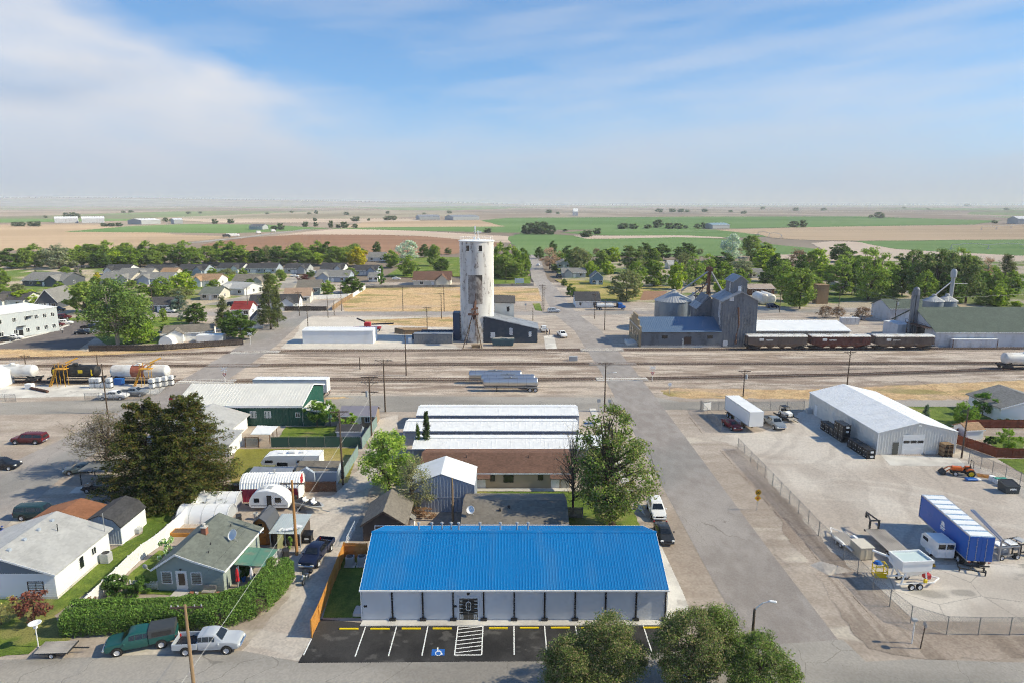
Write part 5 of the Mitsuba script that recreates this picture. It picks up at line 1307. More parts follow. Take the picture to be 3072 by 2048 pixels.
def motorcycle(label,p,deg):
 t=thing('motorcycle',label,'motorcycle')
 Q=Place(p,deg)
 for x in(-.75,.8):
  k=put(t+'__wheel',Q(lathe([(.22,-.07),(.31,-.06),(.33,0),(.31,.06),(.22,.07)],16,'y',(x,0,.33))),P_RUBBER,True)
  put(k+'__rim',Q(lathe([(0,-.05),(.2,-.03),(.23,0),(.2,.03),(0,.05)],14,'y',(x,0,.33))),P_STEEL)
 put(t+'__engine',Q([rbox(-.25,.3,-.2,.2,.3,.75,.06),tube([(.1,-.24,.45),(-.9,-.26,.35)],.05,7)]),P_STEEL)
 put(t+'__tank',Q(hull([(.45,0,1.0),(.4,.17,.85),(.4,-.17,.85),(-.1,.16,.8),(-.1,-.16,.8),(0,0,.98)])),P_BLACK)
 put(t+'__seat',Q(hull([(x,y,z)for x in(-.95,-.1)for y in(-.17,.17)for z in(.72,.85)])),P_BLACK)
 put(t+'__fork',Q([bar((.8,s*.1,.33),(.5,s*.12,1.1),.05)for s in(1,-1)]),P_CHROME)
 put(t+'__handlebar',Q([tube([(.35,-.45,1.15),(.5,0,1.1),(.35,.45,1.15)],.025,6)]),P_CHROME)
 put(t+'__headlight',Q(lathe([(0,.08),(.1,.06),(.1,-.08),(0,-.1)],10,'x',(.68,0,.95))),P_LAMP)
 for s in(1,-1):
  put(t+'__pannier',Q(rbox(-1.1,-.55,s*.32-.13,s*.32+.13,.5,.85,.06)),P_BLACK)
 put(t+'__windscreen',Q(slab([(.55,-.2,1.1),(.55,.2,1.1),(.42,.18,1.5),(.42,-.18,1.5)],.02)),P_GLASS)
motorcycle('black touring motorcycle parked in front of the navy pickup',(-22.35,65.6),-92)
car('pickup_truck','dark green pickup with a black canopy over its bed parked by the hedge','pickup',(-34.2,54.75),199,'pickup',paint('bottle_green',(.010,.085,.078),.1),shell=plain('canopy_black',(.045,.05,.055),.5))
car('pickup_truck','silver double-cab pickup parked by the hedge behind the bare wooden pole','pickup',(-27.8,54.4),4,'pickup',paint('silver',(.50,.53,.57),.25))
t=thing('plank_trailer','low trailer with a bare plank deck parked on the verge at lower left','trailer')
Q=Place((-41.4,53.7),3)
for i in range(9):
 put(t+'__plank',Q([box(-1.45,1.45,-.85+i*.19,-.85+i*.19+.175,.62,.66)]),W_PLANK)
put(t+'__frame',Q([bar((-1.4,s*.75,.56),(1.4,s*.75,.56),.08)for s in(1,-1)]+[bar((1.4,0,.56),(2.9,0,.5),.09),box(1.46,1.5,-.9,.9,.5,.66)]),P_FRAME)
for s in(1,-1):
 wheel(t,Q,0,s*.7,.29,s)
car('estate_van','dark green large passenger van parked behind the white house','van',(-61.6,80.6),2,'big_suv',paint('dark_teal',(.014,.05,.055),.2))
car('blue_car','bright blue car half hidden behind the white house roof','car',(-63.6,74.8),5,'sedan',paint('royal_blue',(.012,.05,.30),.2))
car('red_suv','dark red large sport utility vehicle on the bare dirt at the left','suv',(-82.62,108.43),180,'big_suv',paint('maroon',(.12,.012,.018),.2))
car('dark_hatchback','dark car cut by the left edge on the dirt verge','car',(-78.76,96.99),6,'suv',paint('ink',(.015,.018,.025),.2))
car('black_car','black car under the carport beside the spruces','car',(-58.5,88.88),180,'suv',paint('black',(.012,.012,.014),.2))
car('grey_car','grey-green car in the shade at the street side of the spruces','car',(-65.74,95.74),200,'sedan',paint('grey_green',(.16,.19,.17),.3))
t=thing('carport','flat dark carport roof on thin posts in the shade of the spruces','carport')
p=(-59.94,92.38)
put(t+'__roof',[slab([(p[0]-3,p[1]-1.6,2.2),(p[0]+3,p[1]-1.6,2.2),(p[0]+3,p[1]+2,2.35),(p[0]-3,p[1]+2,2.35)],.08)],plain('dull_grey_tin',(.16,.17,.18),.5))
for x,y in((-2.8,-1.4),(2.8,-1.4),(-2.8,1.8),(2.8,1.8)):
 put(t+'__post',[box(p[0]+x-.05,p[0]+x+.05,p[1]+y-.05,p[1]+y+.05,0,2.2)],P_FRAME)
structure('driveway',[poly([(-62.61,87.94),(-56.25,88.15),(-57.65,90.55),(-62.92,90.11)],.05)],M_CONC)
car('white_suv','white sport utility car parked at the kerb under the tall tree','car',(19.06,81.68),-92,'suv',paint('white',(.74,.74,.74)))
car('grey_sedan','dark grey sedan parked at the corner of the blue building','car',(18.61,75.31),-91,'sedan',paint('graphite',(.035,.038,.042),.3))
# ------------------------------------------------------------------ barn, white cottage and yard north of the spruces
t=thing('green_barn','long dark green ribbed barn with a white roof and a lean-to beside the left street','barn')
P=Place((-61.6,117.4))
BARN=plain('barn_green',(.010,.085,.062),.5)
L,D,hw,hr=23.0,14.0,4.0,6.0
gab=lambda u:hw+(1-abs(u-D/2)/(D/2))*(hr-hw)
put(t+'__wall',P([ribbed((0,0,0),(1,0,0),(0,0,1),(0,-1,0),L,hw,.6,.06,None,.75),ribbed((L,0,0),(0,1,0),(0,0,1),(1,0,0),D,0,.6,.06,gab,.75),ribbed((0,D,0),(0,-1,0),(0,0,1),(-1,0,0),D,0,.6,.06,gab,.75),box(.05,L-.05,D-.1,D,0,hw)]),BARN)
nn=np.array([0,-(hr-hw),D/2]);nn/=np.linalg.norm(nn)
v=np.array([0,-D/2,-(hr-hw)])/math.hypot(D/2,hr-hw)
s=math.hypot(D/2,hr-hw)+.5
put(t+'__roof',[P(ribbed((-.3,D/2,hr+.12),(1,0,0),v,nn,L+.6,s,.6,.05,None,.8)),P(ribbed((L+.3,D/2,hr+.12),(-1,0,0),v*[1,-1,1],nn*[1,-1,1],L+.6,s,.6,.05,None,.8))],W_CREAM)
put(t+'__eave_trim',P([box(-.3,L+.3,-.56,-.5,hw-.4,hw+.0),bar((L+.32,-.5,hw-.05),(L+.32,D/2,hr+.05),.06,.25),bar((L+.32,D/2,hr+.05),(L+.32,D+.5,hw-.05),.06,.25),box(L+.07,L+.12,-.08,-.01,0,hw)]),P_TRIM)
for u in(13.9,16.6,19.3):
 window(t,P,'S',L,D,u-2.6,1.6,1.0,1.15,None,0,plain('frosted',(.55,.57,.55),.6))
window(t,P,'S',L,D,22.2,1.7,.7,.75)
k=put(t+'__lean_to_roof',P([slab([(L+.1,-.3,3.3),(L+4.2,-.3,2.55),(L+4.2,5.6,2.55),(L+.1,5.6,3.3)],.12)]),W_CREAM)
put(t+'__lean_to_wall',P([prism_y([(L+.1,0),(L+4.0,0),(L+4.0,2.4),(L+.1,3.12)],0,5.2)]),BARN)
box_trailer('white_trailer','long pale box trailer parked behind the green barn',(-46.7,136.6),180,15.5,4.0,W_WHITE)
h7,P7=house('white_cottage','white cottage with a white gable roof beside the spruces, in front of the green barn','house',(-60.5,107.2),0,12.2,9.0,2.5,4.4,WH_SIDE,R_WHITE,'y',.5)
h7b=put(h7+'__rear_wing',P7([box(3.5,14.8,-5.2,-.003,0,2.2)]),WH_SIDE)
put(h7+'__rear_roof',P7([slab([(3.2,-5.7,2.05),(15.2,-5.7,2.25),(15.2,.2,2.75),(3.2,.2,2.95)],.12)]),R_WHITE)
P7b=Place(P7.pt(3.5,-5.2))
window(h7,P7b,'S',11.3,5.2,8.3,1.2,1.3,.8,None,1)
put(h7+'__porch_roof',[slab([(*(-43.71,105.98),2.4),(*(-40.44,105.98),2.4),(*(-40.51,110.13),2.4),(*(-44.29,110.58),2.4)],.1)],P_WHITE)
for q in((-41.26,107.81),(-41.05,110.77),(-41.19,109.27)):
 put(h7+'__porch_post',[box(q[0]-.05,q[0]+.05,q[1]-.05,q[1]+.05,0,2.3)],W_BROWNW)
put(h7+'__mast',P7([tube([(6.1,.3,4.4),(6.1,.3,8.6)],.035,5),tube([(6.1,.3,5.2),(5.5,.3,4.2)],.03,5),tube([(6.1,.3,5.2),(6.7,.3,4.2)],.03,5)]),P_GALV)
t=thing('wooden_gate','weathered slatted gate with brown posts beside the white cottage porch','gate')
a,b=(-44.76,106.19),(-42.54,106.19)
put(t+'__frame',[box(a[0]-.07,a[0]+.07,a[1]-.07,a[1]+.07,0,1.9),box(b[0]-.07,b[0]+.07,b[1]-.07,b[1]+.07,0,1.9),bar((*a,1.8),(*b,1.8),.1)],W_BROWNW)
for i in range(8):
 put(t+'__slat',[bar((*lerp(a,b,.02),.2+i*.2),(*lerp(a,b,.98),.2+i*.2),.03,.15)],W_PLANK)
SCREEN=plain('green_screen',(.045,.105,.088),.8)
chain_fence('chain fence with green privacy fabric behind the yellowing lawn',[(-40.5,106.27),(-25.41,106.27)],1.9,3.2,SCREEN)
chain_fence('chain fence with pale green fabric along the lane toward the railway street',[(-25.04,105.51),(-24.88,117.3)],2.0,3.2,plain('pale_screen',(.17,.24,.23),.8))
chain_fence('chain fence with pale green fabric along the lower part of the lane',[(-24.93,92.94),(-25.03,102.62)],1.8,3.2,'m_pale_screen')
h8,P8=house('cabin','small tan cabin with a purple-grey metal roof near the frontage street','cabin',(-31.33,116.44),0,6.2,4.6,2.3,3.3,plain('cabin_tan',(.26,.19,.13),.8),plain('purple_tin',(.30,.28,.32),.5,.3),'x',.3,openings=[('w','S',4.9,1.0,.8,1.0),('d','S',3.2)])
house('small_shed','little pale blue shed with a charcoal roof against the green fabric fence','shed',(-30.64,110.77),0,4.2,2.6,1.2,2.0,BLUEGREY,R_CHAR,'x',.15)
# ------------------------------------------------------------------ right yard
t=thing('white_warehouse','long white metal warehouse with a big roll-up door in the gravel yard','warehouse')
P=Place((59.45,102.9),2)
L,D,hw,hr=13.2,23.6,3.75,5.35
gab=lambda u:hw+(1-abs(u-L/2)/(L/2))*(hr-hw)-.04
put(t+'__wall',P([ribbed((0,0,0),(1,0,0),(0,0,1),(0,-1,0),L,0,.45,.05,gab),ribbed((0,D,0),(0,-1,0),(0,0,1),(-1,0,0),D,hw-.03,.45,.05),ribbed((L,0,0),(0,1,0),(0,0,1),(1,0,0),D,hw-.03,.45,.05),prism_y([(.05,0),(L-.05,0),(L-.05,hw-.1),(L/2,hr-.1),(.05,hw-.1)],D-.2,D-.05)]),W_CREAM)
put(t+'__roof',P(prism_y(gable_profile(L,hw,hr,.12,.07),-.15,D+.15)),W_WHITE)
put(t+'__roof_rib',P([bar((x,y,hw+.075+(hr-hw)*(1-abs(x-L/2)*2/L)),(L/2+.001,y,hr+.08),.06,.03)for y in np.arange(.3,D,1.0)for x in(0,L)]),W_WHITE)
labels[t+'__roof_rib']={'kind':'stuff'}
put(t+'__corner_trim',P([box(-.09,.09,-.1,-.06,0,hw)]),P_TRIM)
k=put(t+'__roll_door',P([box(4.1,7.7,-.12 if j%2 else-.105,-.07,.02+j*.48,.02+j*.48+.465)for j in range(7)]),P_WHITE)
for j in range(3):
 put(k+'__window',P(box(4.25+j*1.15,5.25+j*1.15,-.135,-.125,1.95,2.38)),P_GLASS)
put(t+'__door',P([box(2.55,3.5,-.12,-.06,.02,2.1)]),plain('bronze_door',(.10,.10,.085),.6))
put(t+'__wall_lamp',P([rbox(L/2-.25,L/2+.25,-.3,-.06,4.75,5.0,.06)]),P_LAMP)
put(t+'__side_door',P([box(-.1,-.06,20.0,21.0,.02,2.1)]),P_WHITE)
put(t+'__wall_unit',P([rbox(-1.1,-.1,21.6,22.6,0,.9,.04)]),P_GREYBOX)
k=0
for row,(y0,lv)in enumerate([(-2.4+i*1.5,2 if i<4 else 2+2*(5<=i<=6)if i<8 else 2)for i in range(10)]):
 if row==4:
  continue
 for z in range(lv):
  x0=-2.0-.02*row
  q=P.pt(x0,y0+1.2)
  where=('nearest end','second row','third row','fourth row','','fifth row','sixth row','seventh row','eighth row','far end')[row]
  t=thing('black_crate',f'black bulk crate at the {where} of the crate wall, '+('on the ground','on the second level','on the third level','on the top level')[z],'crate','black bulk crates stacked along the warehouse')
  A=lambda g:at(g,q[0],q[1],z*.78,2)
  put(t+'__box',A([hull([(x,y,h)for x in(-.68,.68)for y in(-.66,.66)for h in(.1,.74)]),box(-.7,.7,-.69,.69,.68,.76),box(-.7,-.5,-.69,.69,0,.1),box(.5,.7,-.69,.69,0,.1)]),P_BLACK)
  if row==0 or(row==5 and z>1):
   put(t+'__label_plate',A(box(-.1,.42,-.675,-.665,.2,.56)),P_LINE)
  for s in range(2):
   put(t+'__tag',A(box(-.70,-.685,-.4+s*.6,-.28+s*.6,.3,.42)),P_LINE)
t=thing('pallet_stack','brown stack of wooden pallets and crates at the right corner of the warehouse','pallets')
p=(70.4,101.81)
for j in range(9):
 put(t+'__pallet',[at([box(-.75,.75,-.6+i*.2,-.45+i*.2,.2,.23)for i in range(7)]+[box(x-.05,x+.05,-.6,.75,0,.2)for x in(-.7,0,.7)],p[0],p[1]+.5,j*.24,j*1.5-5)],W_TIMBER if j%3 else W_BROWNW)
t=thing('concrete_trough','low pale trough lying against the warehouse front right of its door','trough')
p=(68.36,102.87)
put(t,[rbox(p[0]-1.0,p[0]+1.0,p[1]+.05,p[1]+.7,0,.4,.06)],M_CONC)
MESH1=[(37.4,127),(37.2,124.3),(37.4,113.8)]
chain_fence('short chain fence by the street corner beside the white semi trailer',MESH1,2.0,2.6)
chain_fence('long chain fence between the main street and the gravel yard, turning at the bottom corner',[(37.7,105.4),(37.8,90),(37.8,75),(38.1,66),(38.45,58.4),(39.9,57.45),(41.4,56.3),(62,56.3)],1.9,3.0)
chain_fence('chain fence at the back of the yard along the frontage street',[(37.6,127.2),(44,126.2),(57.8,126.6)],1.9,3.2,barb=True)
chain_fence('chain fence with angled tops on the right of the warehouse yard',[(71.9,99),(72.4,96.5),(72.7,93.2),(73.6,91.4),(74.0,84.0)],2.1,2.2,barb=True)
board_fence('reddish brown board fence round the lawn at the right edge',[(75.4,108.6),(76.9,105),(78.1,101.4),(88,101.0)],1.7,W_REDWOOD,.16,2.4)
board_fence('reddish board fence at the back of the lawn behind the tan garden shed',[(75.4,108.6),(83.0,116.2),(95,116.0)],1.6,W_REDWOOD,.16,2.4)
house('garden_shed','small white shed with a tan roof behind the reddish fence','shed',(78.6,109.6),8,3.2,3.0,1.8,2.6,WH_SIDE,R_TAN,'x',.2)
h_,P_=house('corner_house','white house with a grey roof cut by the right edge beside the frontage street','house',(91.5,119.5),0,12,9,2.8,4.6,WH_SIDE,R_GREY,'y',.5,openings=[('w','W',4.5,1.0,.7,1.3)])
box_trailer('semi_trailer','white box trailer parked behind the short fence near the street corner',(43.0,118.7),-84.5,10.6,3.9,P_WHITE,W_WHITE,skirt=True)
car('red_car','small dark red car in the shade beside the white semi trailer','car',(40.2,116.3),-78,'sedan',paint('crimson',(.20,.012,.02),.2))
car('pickup_truck','grey silver pickup with a light bar beside the white semi trailer','pickup',(48.2,117.2),-84,'pickup',paint('pewter',(.25,.28,.31),.3))
t=thing('flat_trailer','low car trailer carrying a buggy behind the grey silver pickup','trailer')
Q=Place((52.0,121.2),-75)
put(t+'__deck',Q([box(-2.3,2.3,-1.0,1.0,.55,.66)]),W_PLANK)
put(t+'__frame',Q([bar((2.3,0,.5),(3.6,0,.5),.1),box(-2.3,2.3,-1.05,-1.0,.5,.8),box(-2.3,2.3,1.0,1.05,.5,.8)]),P_FRAME)
for s in(1,-1):
 for x in(-.5,.4):
  wheel(t,Q,x,s*1.15,.33,s)
t=thing('buggy','white and black off-road buggy standing on the low trailer','buggy')
A=lambda g:at(Q(g),0,0,.66)
put(t+'__body',A([hull([(-1.3,y,z)for y in(-.6,.6)for z in(.35,.75)]+[(1.4,y,z)for y in(-.45,.45)for z in(.4,.85)]+[(.4,y,1.0)for y in(-.6,.6)])]),P_WHITE)
put(t+'__roll_cage',A([bar(a,b,.06)for s in(.6,-.6)for a,b in(((.5,s,.9),(.1,s,1.75)),((.1,s,1.75),(-1.1,s,1.75)),((-1.1,s,1.75),(-1.2,s,.7)))]+[bar((.1,-.6,1.75),(.1,.6,1.75),.06)]),P_BLACK)
put(t+'__roof',A([rbox(-1.15,.15,-.62,.62,1.77,1.84,.02)]),P_BLACK)
put(t+'__seat',A([rbox(-.9,-.2,s*.3-.24,s*.3+.24,.7,1.3,.06)for s in(1,-1)]),P_BLACK)
for x in(-.95,1.05):
 for s in(1,-1):
  wheel(t,A,x,s*.66,.34,s)
t=thing('banner','white banner hung on the short chain fence by the street corner','banner')
a,b=(37.7,126),(39.4,126.7)
put(t,[bar((*a,.95),(*b,.95),.03,1.5)],P_WHITE)
# blue trailer
NAVY=plain('curtain_blue',(.012,.10,.42),.5)
t,Q=box_trailer('blue_trailer','bright blue box trailer with a white banded roof in the concrete yard',(52.5,73.1),84,10.9,4.1,NAVY,plain('band_blue',(.28,.40,.56),.5),rear=NAVY,floor=1.15)
for i in range(8):
 put(t+'__roof_panel',Q(box(-5.3+i*1.35,-5.3+i*1.35+1.0,-1.22,1.22,4.104,4.15)),W_WHITE)
put(t+'__side_emblem',Q([box(-.6,.5,1.302,1.315,2.3,2.5),hull([(x,1.31,z)for x,z in((-.5,2.6),(.4,2.6),(.3,3.1),(-.2,3.2))]+[(0,1.303,2.8)]),box(-.5,.4,1.302,1.315,2.1,2.22)]),P_WHITE)
put(t+'__side_lettering',Q([box(2.3+j*.22,2.44+j*.22,1.302,1.312,2.55,2.75)for j in range(7)]+[box(2.5+j*.15,2.6+j*.15,1.302,1.312,2.3,2.38)for j in range(7)]),P_BLUEP)
t=thing('gooseneck_trailer','long flatbed trailer with a weathered plank deck and a dark gooseneck','trailer')
Q=Place((44.5,71.8),90)
for i in range(10):
 put(t+'__plank',Q([box(-3.7,3.7,-1.25+i*.25,-1.25+i*.25+.20,.92,.98)]),W_PLANK)
put(t+'__frame',Q([box(-3.7,3.7,s*.6-.08,s*.6+.08,.62,.915)for s in(1,-1)]+[box(-3.75,-3.7,-1.25,1.25,.7,.98),box(3.7,3.76,-1.25,1.25,.7,.98)]),P_FRAME)
put(t+'__gooseneck',Q([box(3.77,3.95,s*.55-.09,s*.55+.09,.6,2.1)for s in(1,-1)]+[bar((3.86,s*.5,2.0),(5.8,0,2.2),.14)for s in(1,-1)]+[box(5.7,5.9,-.1,.1,1.5,2.25),box(3.8,3.94,-.55,.55,1.95,2.1)]),P_FRAME)
for x in(-1.2,-2.1):
 for s in(1,-1):
  wheel(t,Q,x,s*1.05,.38,s)
t=thing('plank_trailer','short pale plank trailer with white mudguards beside the chain fence','trailer')
Q=Place((40.2,73.3),97)
for i in range(8):
 put(t+'__plank',Q([box(-2.2,2.2,-.9+i*.225,-.9+i*.225+.185,.55,.61)]),W_PLANK)
put(t+'__frame',Q([box(-2.2,2.2,-.98,-.92,.45,.66),box(-2.2,2.2,.92,.98,.45,.66),bar((2.2,.7,.5),(3.6,0,.5),.09),bar((2.2,-.7,.5),(3.6,0,.5),.09)]),P_TRIM)
for s in(1,-1):
 put(t+'__mudguard',Q([hull([(x,s*1.2+y,z)for y in(-.16,.16)for x,z in((-1.1,.6),(-.8,.85),(.8,.85),(1.1,.6))])]),P_TRIM)
 for x in(-.45,.45):
  wheel(t,Q,x,s*1.18,.32,s)
t=thing('cargo_box','beige ribbed steel box standing between the fence and the flatbed trailer','container')
P=Place((39.9,69.8),4)
put(t+'__body',P([ribbed((0,0,.12),(1,0,0),(0,0,1),(0,-1,0),1.6,1.4,.8,.03),box(0,1.6,.01,2.2,.12,1.5),ribbed((0,2.2,.12),(0,-1,0),(0,0,1),(-1,0,0),2.2,1.38,.28,.03)]),plain('beige_steel',(.50,.44,.34),.6))
put(t+'__lid',P([box(-.04,1.64,-.05,2.25,1.51,1.56)]),plain('pale_beige',(.60,.55,.46),.6))
put(t+'__skid',P([box(.1,.3,0,2.2,0,.11),box(1.3,1.5,0,2.2,0,.11)]),P_FRAME)
caravan('horse_trailer','small white horse trailer with two dark rear windows beside the blue trailer',(49.5,71.2),88,[(-1.6,.45),(1.5,.45),(1.7,.9),(1.55,1.9),(1.0,2.25),(-1.6,2.3)],1.0,P_WHITE,'horse trailer',[(-.3,.33)],[(.2,1.2,1.45,1.85)],[('rear_door',[box(-1.64,-1.605,a,b,.5,1.5)for a,b in((-.9,-.02),(.02,.9))],P_TRIM),('rear_window',[box(-1.65,-1.605,a,b,1.55,2.1)for a,b in((-.85,-.1),(.1,.85))],P_GLASS),('mudguard',[hull([(x,s*1.12+y,z)for y in(-.13,.13)for x,z in((-.8,.5),(-.6,.78),(0,.78),(.25,.5))])for s in(1,-1)],P_TRIM),('tow_bar',[bar((1.5,.5,.5),(2.8,0,.5),.08),bar((1.5,-.5,.5),(2.8,0,.5),.08)],P_FRAME)])
t=thing('seed_tender','white hopper trailer on four small wheels, standing in the concrete yard','hopper trailer')
Q=Place((42.6,64.9),5)
put(t+'__hopper',Q([hull([(x,y,3.15)for x in(-1.75,1.55)for y in(-1.1,1.1)]+[(x,y,2.2)for x in(-1.75,1.55)for y in(-1.1,1.1)]+[(x,y,1.2)for x in(-.5,.5)for y in(-.35,.35)])]),P_WHITE)
put(t+'__hopper_rim',Q([box(-1.85,1.65,s*1.12-.07,s*1.12+.07,3.1,3.4)for s in(1,-1)]+[box(x-.07,x+.07,-1.05,1.05,3.1,3.4)for x in(-1.78,1.58)]),P_WHITE)
put(t+'__hopper_mouth',Q([box(-1.7,1.5,-1.04,1.04,3.155,3.18)]),plain('pale_teal',(.50,.60,.60),.6))
put(t+'__frame',Q([bar((-2.0,s*.8,.62),(2.2,s*.8,.62),.13)for s in(1,-1)]+[bar((x,s*.8,.65),(x*.75,s*.9,2.1),.12)for x in(-1.5,1.4)for s in(1,-1)]+[bar((2.2,.8,.62),(3.4,0,.6),.12),bar((2.2,-.8,.62),(3.4,0,.6),.12)]),P_WHITE)
put(t+'__auger',Q([tube([(-1.2,-.2,1.2),(-2.0,.9,2.9),(-3.4,1.6,3.3)],.14,8)]),P_WHITE)
put(t+'__engine',Q([rbox(1.6,2.2,-.4,.3,.7,1.3,.05)]),P_REDP)
put(t+'__fuel_can',Q([rbox(1.0,1.35,-1.0,-.75,.7,1.1,.04)]),P_YELLOW)
for x in(-.45,.45):
 for s in(1,-1):
  wheel(t,Q,x,s*1.05,.36,s,P_WHITE)
t=thing('safety_cage','yellow steel cage platform beside the white hopper trailer','cage')
P=Place((39.7,66.2),-8)
put(t+'__frame',P([bar(a,b,.07)for a,b in[((x,y,0),(x,y,1.5))for x in(0,1.2)for y in(0,1.0)]+[((0,y,z),(1.2,y,z))for y in(0,1.0)for z in(.1,.75,1.45)]+[((x,0,z),(x,1.0,z))for x in(0,1.2)for z in(.1,.75,1.45)]]),P_YELLOW)
put(t+'__front_plate',P([box(.05,1.15,-.05,-.04,.12,.6)]),P_YELLOW)
t=thing('tarpaulin','crumpled blue tarpaulin on the yellow cage','tarpaulin')
put(t,P([hull([(.3+.5*math.cos(a)*r,.5+.4*math.sin(a)*r,1.49+z)for a in np.linspace(0,6,9)for r,z in((1,0),(.6,.28))])]),P_BLUEP)
t=thing('steel_rack','black steel frame lying behind the rear of the blue trailer','rack')
p=(50.97,67.49)
put(t,[at([bar((-1.2,s*.5,.45),(1.4,s*.5,.45),.1)for s in(1,-1)]+[bar((x,-.5,.45),(x,.5,.45),.1)for x in(-1.2,0,1.3)]+[bar((x,y,0),(x,y,.7),.1)for x in(-1.1,1.3)for y in(-.5,.5)],p[0],p[1],0,-25)],P_FRAME)
t=thing('tool_tray','small rust orange tray on the concrete behind the flatbed','tray')
p=(47.22,68.69)
put(t,[box(p[0]-.4,p[0]+.4,p[1]-.25,p[1]+.25,.03,.08),box(p[0]-.4,p[0]+.4,p[1]-.29,p[1]-.25,.03,.3),box(p[0]-.4,p[0]+.4,p[1]+.25,p[1]+.29,.03,.3),box(p[0]-.44,p[0]-.4,p[1]-.29,p[1]+.29,.03,.3),box(p[0]+.4,p[0]+.44,p[1]-.29,p[1]+.29,.03,.3)],P_ORANGE)
for p,lb,sd in(((56.99,69.93),'grey and white farm implement with a boxy frame right of the blue trailer',1),((58.72,70.49),'dark farm implement cut by the right edge beside the grey one',2)):
 t=thing('farm_implement',lb,'farm implement','farm implements right of the blue trailer')
 A=lambda g:at(g,p[0],p[1]+.8,0,8*sd)
 put(t+'__frame',A([bar(a,b,.12)for a,b in[((x,y,.3),(x,y,1.5))for x in(-1.3,0,1.3)for y in(-.6,.9)]+[((-1.3,y,z),(1.3,y,z))for y in(-.6,.9)for z in(.5,1.5)]+[((x,-.6,1.5),(x,.9,1.5))for x in(-1.3,0,1.3)]]),P_STEEL if sd==1 else P_FRAME)
 put(t+'__gearbox',A([rbox(-.4,.4,-.3,.4,.6,1.15,.08)]),P_GREYBOX)
 for x in(-1.0,1.0):
  wheel(t,A,x,-.75,.34,-1)
 put(t+'__guard',A([rbox(-1.25,-.3,-.4,.7,1.57,1.68,.03),rbox(.3,1.25,-.4,.7,1.57,1.68,.03)]),P_WHITE if sd==1 else P_GREYBOX)
t=thing('loader_boom','slanting blue steel boom behind the blue trailer','boom')
a,b=(59.19,75.31),(59.93,77.94)
put(t,[bar((55.6,69.6,2.6),(55.0,74.2,4.2),.12,.16),bar((55.9,69.6,2.6),(55.3,74.2,4.2),.12,.16),bar((55.7,69.7,0),(55.7,69.7,2.7),.14)],P_STEEL)
# tractor, implement, totes, dumpster on the far side of the yard
t=thing('tractor','small orange tractor with a front loader at the right side of the yard','tractor')
Q=Place((68.0,94.4),165)
put(t+'__bonnet',Q([rbox(.2,1.7,-.35,.35,.75,1.35,.1)]),plain('tractor_orange',(.60,.12,.01),.4))
put(t+'__chassis',Q([rbox(-1.1,1.7,-.25,.25,.45,.8,.05)]),P_FRAME)
put(t+'__seat',Q([rbox(-.8,-.3,-.25,.25,1.0,1.15,.04),rbox(-.9,-.78,-.25,.25,1.1,1.6,.04)]),P_BLACK)
put(t+'__roll_bar',Q([tube([(-1.0,-.5,.9),(-1.0,-.5,2.4),(-1.0,.5,2.4),(-1.0,.5,.9)],.05,6)]),P_FRAME)
put(t+'__mudguard',Q([hull([(x,s*.62+y,z)for y in(-.2,.2)for x,z in((-1.3,.9),(-1.0,1.3),(-.4,1.3),(-.1,.9))])for s in(1,-1)]),'m_tractor_orange')
for x,y,r in((-.75,.7,.6),(1.25,.6,.38)):
 for s in(1,-1):
  wheel(t,Q,x,s*y,r,s,P_YELLOW if r>.5 else P_RIM,.34)
put(t+'__loader_arm',Q([bar((.2,s*.5,1.2),(2.0,s*.5,1.0),.12)for s in(1,-1)]+[bar((2.0,s*.5,1.0),(2.6,s*.5,.5),.12)for s in(1,-1)]),'m_tractor_orange')
put(t+'__bucket',Q([hull([(x,y,z)for y in(-.8,.8)for x,z in((2.5,.15),(2.6,.75),(3.2,.15))])]),P_FRAME)
t=thing('mower_deck','blue and white mower deck lying in front of the tractor','mower')
p=(68.17,92.31)
put(t+'__deck',[rbox(p[0]-1.1,p[0]+.5,p[1]-.3,p[1]+.5,.1,.4,.08)],P_BLUEP)
put(t+'__wing',[rbox(p[0]+.55,p[0]+1.1,p[1]-.2,p[1]+.4,.08,.3,.05)],P_WHITE)
for i,(x,y,m)in enumerate(((2020,1010,W_BROWNW),(2060,1050,P_WHITE),(2110,1065,P_WHITE),(2150,1080,P_WHITE),(2135,1060,plain('sea_green',(.05,.30,.22),.6)))):
 p=[(71.09,93.73),(70.84,92.31),(71.08,91.52),(71.18,90.55),(71.96,91.52)][i]
 t=thing('supply_sack',['heap of tan boards beside the tractor','white drum near the green sacks','white bulk sack with a green top, left one','white bulk sack with a green top, right one','green folded sack behind the white bulk sacks'][i],['boards','drum','sack','sack','sack'][i])
 if i==0:
  put(t,[at(box(-1.2,1.2,-.5+.2*j,-.36+.2*j,.03+.06*(j%3),.09+.06*(j%3)),*p,0,-25)for j in range(6)],W_HONEY)
 elif i==1:
  put(t,[lathe([(0,.02),(.4,.02),(.42,.4),(.4,.8),(0,.8)],14,'z',(*p,0))],P_WHITE,40)
 else:
  put(t+'__bag',[rbox(p[0]-.5,p[0]+.5,p[1]-.45,p[1]+.45,.02,.7,.12)],m)
  put(t+'__top',[rbox(p[0]-.42,p[0]+.42,p[1]-.38,p[1]+.38,.7,.82,.05)],plain('sea_green',(.05,.30,.22),.6))
t=thing('waste_skip','dark grey open-topped waste skip at the right edge of the yard','skip')
p=(70.5,87.57)
put(t+'__body',[hull([(p[0]+x*s,p[1]+.1+y,z)for x in(-1.0,1.0)for y,z,s in((0,.1,.92),(0,1.15,1),(1.7,.1,.92),(1.7,1.5,1))])],plain('skip_grey',(.045,.055,.06),.6))
